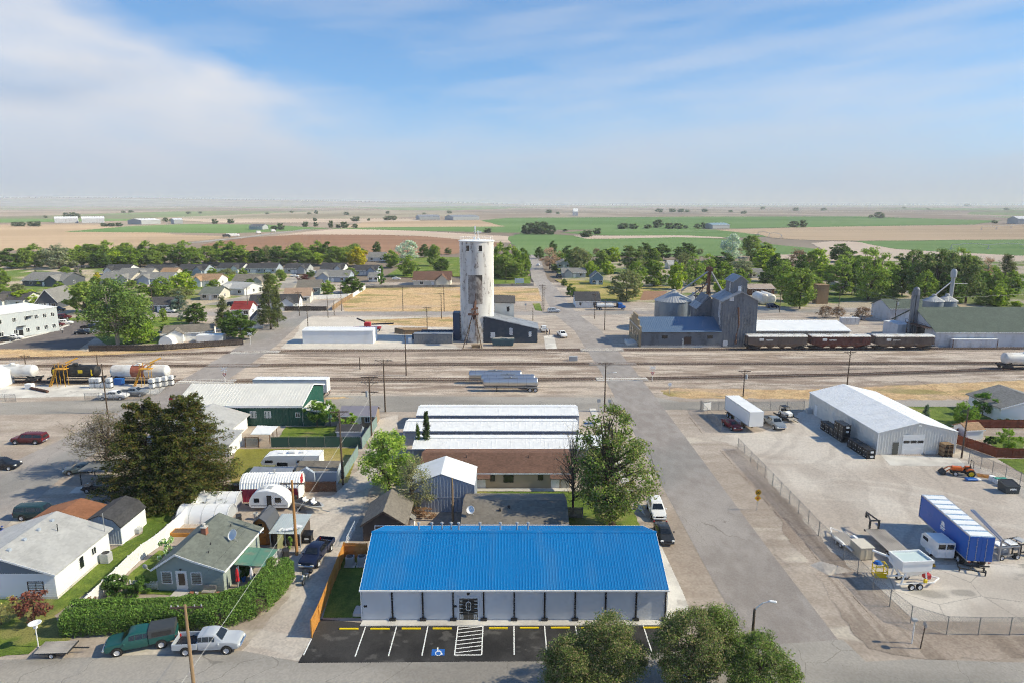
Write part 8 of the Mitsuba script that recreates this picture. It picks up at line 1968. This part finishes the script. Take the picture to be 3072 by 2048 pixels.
tree_kit('W',seed=107,h=14,rad=5.2,shape='oval',cols=((.26,.30,.24),(.32,.35,.30),(.22,.26,.19)),bark=M_BARKGREY,nclump=60,nleaf=54,leaf=.4,twigs=60,bare=.1)
tree_kit('y',seed=108,h=9,rad=4.6,shape='round',cols=((.24,.215,.012),(.29,.26,.015),(.20,.19,.015)),**G)
tree_kit('r',seed=109,h=10,rad=4.6,shape='round',cols=((.13,.085,.055),(.16,.105,.07),(.10,.075,.045)),nclump=46,nleaf=34,leaf=.3,twigs=80,limbs=26)
tree_kit('q',seed=110,h=12,rad=5,shape='round',cols=((.24,.165,.115),(.28,.20,.14),(.20,.145,.09)),nclump=50,nleaf=44,leaf=.28,twigs=80,limbs=24)
tree_kit('u',seed=111,h=6,rad=2.8,shape='round',cols=((.06,.022,.022),(.08,.03,.03)),nclump=30,nleaf=56,leaf=.3)
tree_kit('t',seed=112,h=19,rad=5.0,shape='tall',cols=((.075,.11,.03),(.10,.14,.045),(.06,.09,.025),(.14,.15,.06)),nclump=80,nleaf=60,leaf=.40,forks=3,bare=.1)
tree_kit('l',seed=113,h=16,rad=5.4,shape='tall',cols=((.13,.18,.03),(.165,.215,.05),(.10,.15,.025)),nclump=76,nleaf=56,leaf=.40,forks=3,bare=.08)
tree_kit('c',seed=114,h=14,rad=3.8,shape='cone',cols=((.045,.06,.02),(.06,.075,.025),(.075,.085,.03)),nclump=64,nleaf=56,leaf=.34,bare=.08,slim=.35)
tree_kit('k',seed=115,h=10,rad=3.6,shape='cone',cols=((.07,.10,.075),(.09,.12,.09),(.06,.085,.06)),nclump=52,nleaf=56,leaf=.32,bare=.03,slim=.35)
tree_kit('p',seed=116,h=12,rad=3.4,shape='tall',bark=M_BARKGREY,cols=((.2,.19,.13),),nclump=34,nleaf=3,leaf=.2,limbs=40,twigs=150)
tree_kit('n',seed=117,h=8,rad=1.5,shape='tall',cols=((.06,.12,.02),(.08,.15,.03)),nclump=40,nleaf=50,leaf=.28,bare=.03)
tree_kit('f',seed=118,h=10,rad=5,shape='round',cols=((.05,.07,.03),(.06,.085,.035)),nclump=34,nleaf=26,leaf=1.0,bare=.02)
KIND={'g':'green broad tree','h':'green oval tree','d':'dense dark tree','b':'bright yellow-green tree','o':'olive half-leafed tree','s':'dusty grey-green tree','W':'silvery white-leaved tree','y':'golden yellow tree','r':'twiggy bronze tree','q':'pinkish brown budding tree','u':'dark purple-leaved tree','t':'tall poplar-like tree','l':'tall yellow-green tree','c':'dark conifer','k':'blue-grey spruce','p':'dead pale bare tree','n':'narrow columnar green tree','f':'far dark tree'}
rt=random.Random(8)
def grove(area,lst):
 lst=sorted(lst,key=lambda e:e[1]/e[2])
 for k,x,y,h,w in lst:
  same=[e for e in lst if e[0]==k]
  lb,gr=f'{KIND[k]} {area}',None
  if len(same)>1:
   i=[e[:3]for e in same].index((k,x,y))
   lb,gr=f'{ORD[i] if i < 8 else str(i + 1) + "th"} {KIND[k]} from the left {area}',f'{KIND[k]}s {area}'
  _,h0,r0=KITS[k]
  s=h/h0
  plant(k,'conifer_tree' if k in 'ck' else 'tree',lb,(x,y),h,gr,wide=max(.5,min(1.9,w/2/(r0*s))),deg=rt.uniform(0,360))
ORD=('first','second','third','fourth','fifth','sixth','seventh','eighth')
grove('in the tree belt at far left',[('d',-313.4,418.2,12.9,16.6),('g',-308.9,432.6,14.3,17.2),('s',-283.5,418.2,15.2,18),('b',-305.7,473.1,11.9,11.3),('h',-276.3,440.1,15.3,18.9),('b',-258.7,436.3,10.3,13.2),('g',-266.5,440.1,16,18.2),('d',-261.8,425.3,11.1,14.2),('h',-263,456.1,15.1,17.4),('d',-244,438.6,10.9,14.7),('g',-249.2,456.1,15.1,17.4),('h',-241.1,464.4,14.3,17),('g',-223.8,456.1,15.1,19.6),('d',-221.3,446.4,10.7,12.1),('h',-207.8,456.1,12.9,13.8),('g',-202,464.4,14.6,17),('d',-189.3,446.4,11.8,11.4),('h',-282.8,425.3,13.4,15.6),('g',-245.4,431.1,12.7,14.4),('h',-234.9,438.6,10.9,13.3),('g',-208.4,438.6,12.3,13.3),('o',-296.7,428.9,12.5,13),('h',-307.3,421.7,13.7,10.7)])
grove('in the tree belt left of the silo',[('g',-187.3,448,14.8,24.2),('b',-181.2,454.4,9.47,11.6),('d',-169.6,446.4,12.1,13.5),('o',-172.8,473.1,11.9,9.77),('d',-154.7,446.4,12.5,14.9),('h',-151.7,473.1,14.1,17.3),('g',-139.5,450.4,11.2,15),('b',-132.1,454.4,8.04,9.39),('d',-129.9,473.1,14.1,12),('h',-116.2,443.2,13.4,18.3),('g',-138.7,480.3,13.8,14.5),('o',-169.1,482.2,11.4,9.96),('y',-101.4,440.1,12.5,13.3),('h',-113.2,482.2,12.9,16.1),('d',-111.8,553.9,9.74,7.46),('g',-152.1,456.1,10.1,12.3),('h',-113,456.1,12.2,13.1)])
grove('among the houses at left',[('g',-249.6,325.6,9.37,6.78),('p',-229.6,353.3,9.29,9.6),('h',-223.9,336.6,8.34,6.46),('y',-215.6,346,5.25,3.87),('h',-160.3,247.3,12.4,12.8),('g',-146.2,276.6,10,10.7),('b',-147.7,298.2,10.3,10.5),('o',-136.1,270.5,7.21,10.9),('o',-128,291.2,4.7,7.95),('b',-194.6,264.7,6.64,10.7),('o',-226.4,303.7,4.64,6.33),('g',-222.1,289.5,5.37,6.05),('c',-264.5,370.1,4.01,3.84),('g',-207.8,296.5,3.11,5.71),('d',-107.7,223.5,7.12,7.6),('k',-126,249.8,7.7,8.46),('h',-120.7,227.7,5.03,2.76),('n',-151.6,229.9,4.51,1.86),('k',-115.7,229.9,3.57,2.79),('d',-109.9,208.2,2.75,5.07),('d',-86.89,200.4,7.91,5.54),('n',-96.17,198,2.13,1.29),('b',-221.7,392.1,4.68,6.88),('g',-206.9,330,4.76,6.34),('h',-184.1,321.4,4.13,5.66),('b',-167.6,313.3,4.03,4.52),('g',-203,374.5,4.18,5.38),('d',-180.1,369,4.71,5.89),('g',-180.7,358.4,4.01,5.15),('h',-258.4,386,4.92,8.01),('d',-244.9,374.5,4.77,6.58),('g',-165.9,369,5.29,6.48),('b',-146.8,348.4,3.9,5.01),('h',-136.7,298.2,4.32,5.27),('g',-208.6,305.6,4.91,5.39),('h',-201,330,4.23,5.28),('g',-170.4,305.6,4.42,6.37),('d',-149.2,278.1,4.5,5.37),('g',-144,321.4,4.13,6.18),('b',-234.3,330,3.7,4.75),('h',-188.9,298.2,4.8,5.74),('g',-218.6,374.5,4.18,5.38)])
tree('tall_tree','large airy tree with pale trunks beside the paved lot, left one of the pair',(-114.2,189.1),seed=81,h=19.20,rad=9.0,shape='oval',nclump=120,nleaf=80,leaf=.36,cols=((.075,.115,.03),(.10,.15,.04),(.06,.09,.025)),bare=.2,limbs=30,trunk_r=.5,forks=3,bark=M_BARKGREY,twigs=30)
tree('tall_tree','large airy tree beside the paved lot, right one of the pair',(-112.5,193.2),seed=82,h=16.58,rad=7.5,shape='oval',nclump=90,nleaf=76,leaf=.36,cols=((.085,.125,.03),(.11,.155,.04)),bare=.2,limbs=26,trunk_r=.4,forks=3)
tree('small_tree','bright green low tree on the grass beside the pair of large trees',(-108.8,191.7),seed=83,h=7.75,rad=5.0,shape='round',nclump=60,nleaf=60,leaf=.34,cols=((.11,.17,.02),(.14,.20,.03)),bare=.12,limbs=20,trunk_r=.2,forks=2)
grove('among the houses left of the silo',[('o',-152.3,355.9,6.53,11.9),('b',-146.8,342.7,3.95,4.38),('h',-112.6,312.5,8.12,7.01),('u',-108.3,346,4.15,7.75),('g',-121.5,352.3,5.74,5.07),('h',-90.09,371.7,5.63,7.71),('d',-82.17,390.9,4.48,5.61),('n',-66.16,336.6,9.94,4.31),('g',-151.1,374.5,4.77,5.38),('h',-130.8,374.5,4.18,4.78),('d',-111.8,369,4.12,5.3),('g',-86.79,348.4,4.46,4.46),('b',-132.2,358.4,3.44,4.01),('g',-82.24,296.5,6.44,7.14),('d',-73.48,303.7,7.56,13.2),('g',-74.54,300.1,3.63,6.74),('d',-122.2,311.4,5.75,6.49),('c',-78.62,213.7,18.5,9.36),('c',-78.36,219.5,13.4,6.76),('c',-92.31,210,11.5,7.16),('d',-81.45,196.8,8.97,9.29)])
grove('on the park green left of the silo',[('W',-73.27,471.4,15.3,18),('g',-77.02,428.9,10.8,12.3),('g',-58.3,377.3,11.4,11.4),('d',-66.95,509.4,10.2,8.89),('h',-50.82,438.6,15,11.2),('d',-42.96,403.4,7.81,10.9),('d',-51.41,542,5.29,6.45)])
grove('in the round grove right behind the silo',[('g',-6.882,369,18.7,13),('g',-0.4073,374.5,16.9,15.5),('h',-3.88,363.6,13.9,12.2),('h',2.202,361,10.1,12.1),('d',6.603,401.5,14.3,10.2),('d',-7.125,366.3,9.03,7.6),('g',7.363,374.5,12.5,7.17)])
grove('along the right side of the main street',[('d',19.95,496.4,8.99,7.88),('q',23.45,416.8,14.3,13.3),('d',33.64,553.9,10.2,7.46),('d',41.46,489.6,10.2,10.9),('o',40.52,401.5,15.5,16),('d',25.6,403.4,4.62,4.82),('r',65.41,519.8,6.71,7.42),('d',51,403.4,7.81,7.71),('b',55.45,384.9,8.07,7.37),('b',71.4,471.4,10.6,10.5),('d',25.98,329.1,3.8,3.42),('d',25.81,290.5,5.71,4.43),('g',52.87,473.1,6.72,9.02),('d',66.4,473.1,8.96,9.02),('g',37.61,404.7,12.8,12.3),('b',44.42,374.5,8.93,7.77),('g',34.07,473.1,7.47,9.77),('h',58.05,432.6,11.6,11)])
grove('in the belt behind the grain elevator',[('t',69.69,392.1,17,21.3),('o',47.95,277.5,14.1,14.3),('d',110,489.6,11.7,14.8),('d',123.2,480.3,13,17.5),('g',122.4,489.6,4.02,6.22),('l',90.03,330,15.5,10.6),('l',99.47,338.9,14.8,10.8),('o',151.6,542,4.86,13.7),('W',153.8,468.8,19.9,14.9),('h',181.4,509.4,17.7,16.2),('g',204.9,542,9.54,18),('b',155.1,410,13.7,16.3),('s',166,499.3,9.59,15.1),('s',127.2,367.9,10.6,14.1),('g',128,366.8,6.08,9.37),('d',127,401.5,11.8,13.4),('d',128.3,333.5,8.37,9.61),('r',172,403.4,13.8,14.8),('g',199.8,446.4,5.79,12.8),('b',167.6,357.4,8.65,13.7),('h',111.8,256.4,16.9,12.8),('g',136.8,296.5,7.62,12.4),('d',231.3,468.8,12.9,20.1),('l',207.1,414.7,10.8,17.2),('b',95.96,303.7,6.59,7.31),('o',74.58,336.6,5.12,10.8),('r',111.8,235,4.68,6.46),('r',116.6,235.4,4.23,5.71),('h',70.49,330,13.7,12.1),('b',78.54,317.3,13.2,8.64),('l',124.7,305.6,14.2,10.8),('g',116.5,278.1,14.3,11.6),('d',137.3,348.4,14.9,11.1),('g',107.6,338.9,11.3,10.8),('o',97.11,374.5,14.2,12),('g',59.96,321.4,12.8,11.3),('d',98.24,501.3,11.8,11.9),('h',87.55,418.2,13.9,12),('b',184.8,404.7,14.1,12.9),('g',160.8,330,12.1,12.7),('l',148.6,298.2,16.2,11.5),('d',143.9,330,15.8,9.51),('g',107.7,313.3,10,8.04),('d',82.85,404.7,14.1,10.3),('g',121.5,404.7,8.98,9.03),('d',152.1,374.5,10.1,10.2),('d',157.3,432.6,9.58,8.26)])
grove('in the right-hand grove behind the east barn',[('l',149.7,278.2,21.5,13.4),('l',156.7,281.3,19.3,11.8),('t',170.7,278.2,22.2,12.1),('t',177.4,278.2,22.6,12.1),('t',180.6,272,21.9,11.4),('t',186.7,272,20.9,10.9),('d',172.5,293,15.7,12.2),('q',262.4,368,11.8,9.4),('c',242.8,327.9,15.9,15.7),('g',196.1,265.6,8.66,10.3),('b',200.8,262.7,2.22,6.35),('g',189.3,265.6,4.39,8.12),('r',122.7,230.6,4.97,7.08),('g',178,311.4,12.7,11.5),('d',176,265.6,12.5,11.1),('h',160,283.9,9.23,11.4),('g',224.8,298.3,10.5,9.57),('l',173.6,330,17.8,12.7),('t',196.3,330,18.9,13.2),('t',203.2,313.4,20.4,14.1),('l',215.5,321.5,18.9,12.4),('g',165.7,266.2,13.7,10.3),('g',216.2,298.3,12.4,11.5),('b',193.6,263.3,8.09,7.21),('h',210.1,305.7,18,10.8),('d',153,298.3,14.8,7.66),('d',205.6,294.8,10.9,9.46),('s',230.1,330,14.2,9.51)])
FAR=[[('f',-897.3,1223,8.27,15.8),('f',-886.8,1223,8.53,13.1),('f',-869.8,1223,9.05,13.1),('f',-857.9,1223,9.82,13.1),('f',-1311,1996,15.5,19.2),('f',-1294,1996,16.4,21.4),('f',-1293,2017,12.7,17.3),('f',-1345,1955,6.99,10.5),('f',-732.5,1215,6.68,13),('f',-719.4,1215,6.68,13),('f',-710.9,1223,6.98,13.1),('f',-782.9,1530,10.3,11.5),('f',-769.8,1530,7.1,9.84),('f',-608,1384,10.2,13.4),('f',-588.2,1415,9.55,15.2),('f',-406.6,1071,6.57,13.8),('f',-374.6,1064,6.31,10.3),('f',-364.3,1064,10.8,11.4),('f',-366.5,1200,9.64,11.6),('f',-460,1581,8.66,10.2),('f',-352.9,1215,8.22,9.13),('f',-309.7,1156,12.7,8.93),('f',-297.3,1156,5.87,9.93),('f',-1748,3053,10.3,29.4),('f',-1772,3155,11.9,27),('f',-1290,2706,10.2,34.7),('f',-1318,2869,8.43,24.5),('f',-990.9,3053,8.97,32.6),('f',-780.2,2706,15.9,15),('f',-786.8,2632,7.74,16.9),('f',-950,2632,7.74,22.5)]]+[[('f',-285.2,1149,10.9,14.8),('f',-265.1,1142,7.25,9.81),('f',-364.5,1581,11.7,23.7),('f',-345.5,1635,6.2,8.41),('f',-307.8,1678,11.7,25.2),('f',-296.1,1693,11.4,18.1),('f',22.43,914.6,15.9,21.6),('f',37.81,905.8,17.8,25.3),('f',51.2,901.5,13,15.5),('f',-34.14,956.4,6.49,12.3),('f',78.01,996.9,3.81,12.9),('f',91.84,829.8,8.47,16.1),('f',115.3,910.2,8.31,11.7),('f',180.8,1102,9.79,18.9),('f',197.4,1102,8.86,16.6),('f',223.6,1115,7.08,16.8),('f',247.7,1149,14.8,17.3),('f',256.5,1102,10.3,16.6),('f',270.7,1102,9.79,16.6),('f',-608.6,2494,11.5,21.3),('f',-509.9,2786,11.7,17.9),('f',-341.1,2632,7.74,22.5),('f',-264.4,2869,12,24.5),('f',160.7,2959,16.1,38),('f',181.7,2706,9.09,23.2),('f',707.1,3263,19.2,48.8),('f',769.9,3263,19.2,48.8),('f',811.7,3263,17.8,41.8)]]+[[('f',305.5,1115,8.49,9.58),('f',315.1,1115,10.8,7.18),('f',325.9,1115,7.55,8.14),('f',286.4,1115,5.66,8.62),('f',487.6,1170,11.4,17.6),('f',503.5,1170,13.3,13.1),('f',1045,1975,9.14,12.7),('f',1049,1935,17.9,29),('f',1009,1415,6.57,15.2),('f',1049,1415,11.9,24.3),('f',1048,1394,12.9,17.9),('f',957.4,3378,17,43.3),('f',1050,3263,10.9,41.8),('f',950.7,2786,12.9,29.8),('f',1828,4959,20.8,74.1),('f',1645,3936,19.8,67.3),('f',1805,3936,18.1,42),('f',6900,1.031e+04,43.1,88),('f',3388,5874,17.2,37.6),('f',3121,4290,16.2,36.7),('f',2886,4714,11.8,30.2),('f',841,3263,13.7,41.8)]]
for i,l in enumerate(FAR):
 grove(('on the far plain at left','on the far plain in the middle','on the far plain at right')[i],l)
 # farmsteads and things on the far plain
for lb,a,b,d,hw,hr,m in(('long white barn on the far left plain',(-971,1437),(-935,1459),30,9,13,P_WHITE),('second long white barn on the far left plain',(-913,1437),(-878,1459),30,9,13,P_WHITE),('pale sheds of a distant farm at left',(-731,1335),(-713,1374),40,8,11,W_BARN),('pale shed of a distant farm left of the silo',(-686,1374),(-673,1384),30,8,11,W_BARN),('low house in the far trees left of the highway',(-414,1064),(-393,1064),25,5,8,DK),('grey farm shed far behind the silo',(-235,1724),(-185,1740),60,8,12,W_ZINC),('second grey farm shed far behind the silo',(-147,1693),(-83,1724),60,8,12,W_ZINC),('long blue-roofed barn on the right plain',(327,1102),(359,1115),25,6,9,plain('pale_blue_tin',(.25,.36,.42),.5,.3)),('white round-roofed shed far right of the silo',(210,2312),(225,2312),40,14,24,P_WHITE),('pale shed at the far right edge',(1027,1374),(1054,1374),30,10,15,W_BARN)):
 house('farm_building',lb,'farm building',a,heading(a,b),dist(a,b),d,hw,hr,W_BARN if m is P_WHITE else GREYW,m,'x',.5)
for lb,p,L,m in(('white lorry on the highway at left',(-346.6,837.2),15,P_WHITE),('dark lorry ahead of the white one on the highway',(-345.2,815.4),9,P_FRAME),('small white van farther along the highway',(-345,919),6,P_WHITE),('white van farthest along the highway',(-345,976),6,P_WHITE)):
 t=thing('lorry',lb,'lorry')
 A=lambda g:at(g,p[0],p[1],-.1,35)
 put(t+'__box',A([rbox(-L/2,L*.3,-1.3,1.3,1.1,4.0,.1)]),m)
 put(t+'__cab',A([rbox(L*.31,L/2,-1.2,1.2,.8,3.2,.3)]),m)
 for x in(-L*.35,L*.38):
  for s in(1,-1):
   wheel(t,A,x,s*1.1,.5,s,detail=False)
for lb,a,b in(('long irrigation pivot sprinkler across the right green field',(390.4,596.8),(459.1,600.7)),('irrigation pivot on the brown field at right',(319.8,876.3),(317.7,794.7)),('irrigation pivot at the far right on the tan field',(732,1053),(876,1156))):
 t=thing('irrigation_pivot',lb,'irrigation pivot','irrigation pivots on the right-hand fields')
 n=max(2,int(dist(a,b)/45))
 for i in range(n+1):
  q=lerp(a,b,i/n)
  put(t+'__tower',[bar((q[0]+s*2,q[1]+2*s,0),(q[0],q[1],4.2),.25)for s in(1,-1)]+[box(q[0]-2.3,q[0]+2.3,q[1]-.2,q[1]+.2,.5,.8)],P_GALV)
  if i:
   q0=lerp(a,b,(i-1)/n)
   m_=lerp(q0,q,.5)
   put(t+'__span',[tube([(*q0,4.2),(*m_,5.6),(*q,4.2)],.22,5)],P_GALV)
   # ------------------------------------------------------------------ near trees
SPR=[(.036,.05,.012),(.05,.06,.015),(.065,.06,.017),(.03,.043,.012),(.08,.06,.02)]
conifer('spruce_tree','tall olive spruce on the right of the spruce clump, its top full of brown cones',(-44.28,86.89),14.4,7.6,31,SPR,400,.21,.05,92)
conifer('spruce_tree','tall olive spruce on the left of the spruce clump beside the street',(-50.45,87.1),13.8,7.4,32,SPR,380,.21,.05,90)
conifer('spruce_tree','shorter spruce filling the front of the spruce clump',(-46.5,85.26),9.6,5.6,33,SPR[:4],280,.2,.04,84)
tree('bare_tree','greyish half-bare tree leaning out left of the spruces',(-61.85,95.74),seed=34,h=9.5,rad=4.6,shape='round',nclump=110,nleaf=64,leaf=.12,cols=((.10,.085,.06),(.125,.105,.075),(.085,.08,.045)),bare=.22,limbs=46,trunk_r=.22,forks=2,twigs=120)
MAP=((.06,.088,.025),(.08,.112,.032),(.11,.13,.045),(.13,.125,.06),(.05,.07,.02),(.15,.12,.07))
for lb,p,h,r,sd in(('rounded street tree with mixed green and bronze leaves in front of the parking lot',(8.0,48.6),7.3,3.3,41),('large bronze-green street tree at the bottom, right of the parking lot',(14.6,48.2),8.0,3.5,42),('dense green street tree at the bottom beside the street lamp',(19.7,47.2),6.5,3.0,43),('low street tree cut by the bottom edge, leftmost of the four',(4.4,47.2),6.2,2.3,44),('brighter green tree between the lamp and the main street',(17.6,50.4),7.2,1.9,45)):
 tree('street_tree',lb,p,'street trees along the bottom edge',seed=sd,h=h,rad=r,shape='round',nclump=int(54*r),nleaf=190,leaf=.085,cols=MAP if sd not in(43,45)else MAP[:4]+((.09,.15,.025),),bare=.2,cr=.72,limbs=18,trunk_r=.17,slim=.55)
tree('tall_tree','big spreading tree with a forked trunk behind the right end of the blue building',(12.73,78.13),seed=51,h=16.5,rad=5.1,shape='oval',nclump=150,nleaf=120,leaf=.17,cols=((.075,.115,.02),(.10,.15,.03),(.055,.085,.02),(.15,.16,.06),(.13,.115,.06)),bare=.10,cr=1.3,limbs=26,trunk_r=.45,forks=3,twigs=60)
tree('bare_tree','slender nearly leafless tree left of the big spreading tree',(7.96,80.76),seed=52,h=13.0,rad=2.9,shape='oval',nclump=70,nleaf=9,leaf=.10,cols=((.17,.15,.10),(.12,.11,.07)),bare=.2,limbs=44,trunk_r=.16,forks=2,twigs=170)
tree('willow','bright yellow-green leafy tree left of the steel shed',(-17.58,89.23),seed=53,h=9.2,rad=4.2,shape='oval',nclump=80,nleaf=120,leaf=.17,cols=((.13,.19,.03),(.17,.23,.04),(.09,.14,.025),(.20,.25,.06)),bare=.08,cr=1.1,limbs=24,trunk_r=.2,forks=3)
tree('olive_tree','thin grey-green olive shrub tree in front of the steel shed',(-12.86,82.34),seed=54,h=8.0,rad=2.7,shape='oval',nclump=120,nleaf=50,leaf=.11,cols=((.13,.135,.06),(.17,.165,.085),(.10,.11,.05)),bare=.05,cr=.8,limbs=30,trunk_r=.12,forks=3,twigs=60)
conifer('juniper','narrow dark green columnar juniper between the willow and the storage roofs',(-13.73,101.78),7.6,1.05,55,[(.03,.05,.018),(.045,.065,.02)],200,.14,.02,36)
conifer('juniper','shorter columnar juniper just left of the taller one',(-15.07,101.5),5.6,.8,56,[(.05,.08,.02),(.065,.095,.025)],120,.13,.02,30)
for lb,p,sd in(('left one of two small green trees at the corner of the green barn',(-35.89,117.16),57),('right one of two small green trees at the corner of the green barn',(-33.34,116.68),58)):
 tree('small_tree',lb,p,seed=sd,h=5.2,rad=2.1,shape='round',nclump=30,nleaf=60,leaf=.19,cols=((.07,.12,.02),(.11,.17,.03)),bare=.22,trunk_r=.1)
tree('small_tree','small bright tree in front of the tan cabin',(-29.22,114.8),seed=59,h=3.6,rad=1.5,shape='round',nclump=20,nleaf=60,leaf=.16,cols=((.10,.17,.02),(.14,.2,.03)),bare=.2,trunk_r=.07)
bush('dry_shrub','brown leafless shrub between the garage and the steel shed',(-11.73,80.86),2.0,1.0,1.2,[(.16,.10,.06),(.20,.13,.08)],60,.07,2200)
board_fence('short grey picket fence between the bungalow and the big spreading tree',[(7.02,80.5),(9.18,80.43)],1.5,W_WOOD,.16,2.4)
# ------------------------------------------------------------------ the air
scene['haze']={'type':'cube','to_world':T().translate([0,0,120]).scale([BIG+2000,BIG+2000,124]),'bsdf':{'type':'null'},'interior':{'type':'ref','id':'haze_air'}}
labels['haze']={'label':'pale dusty air over the whole plain','category':'haze','kind':'stuff'}
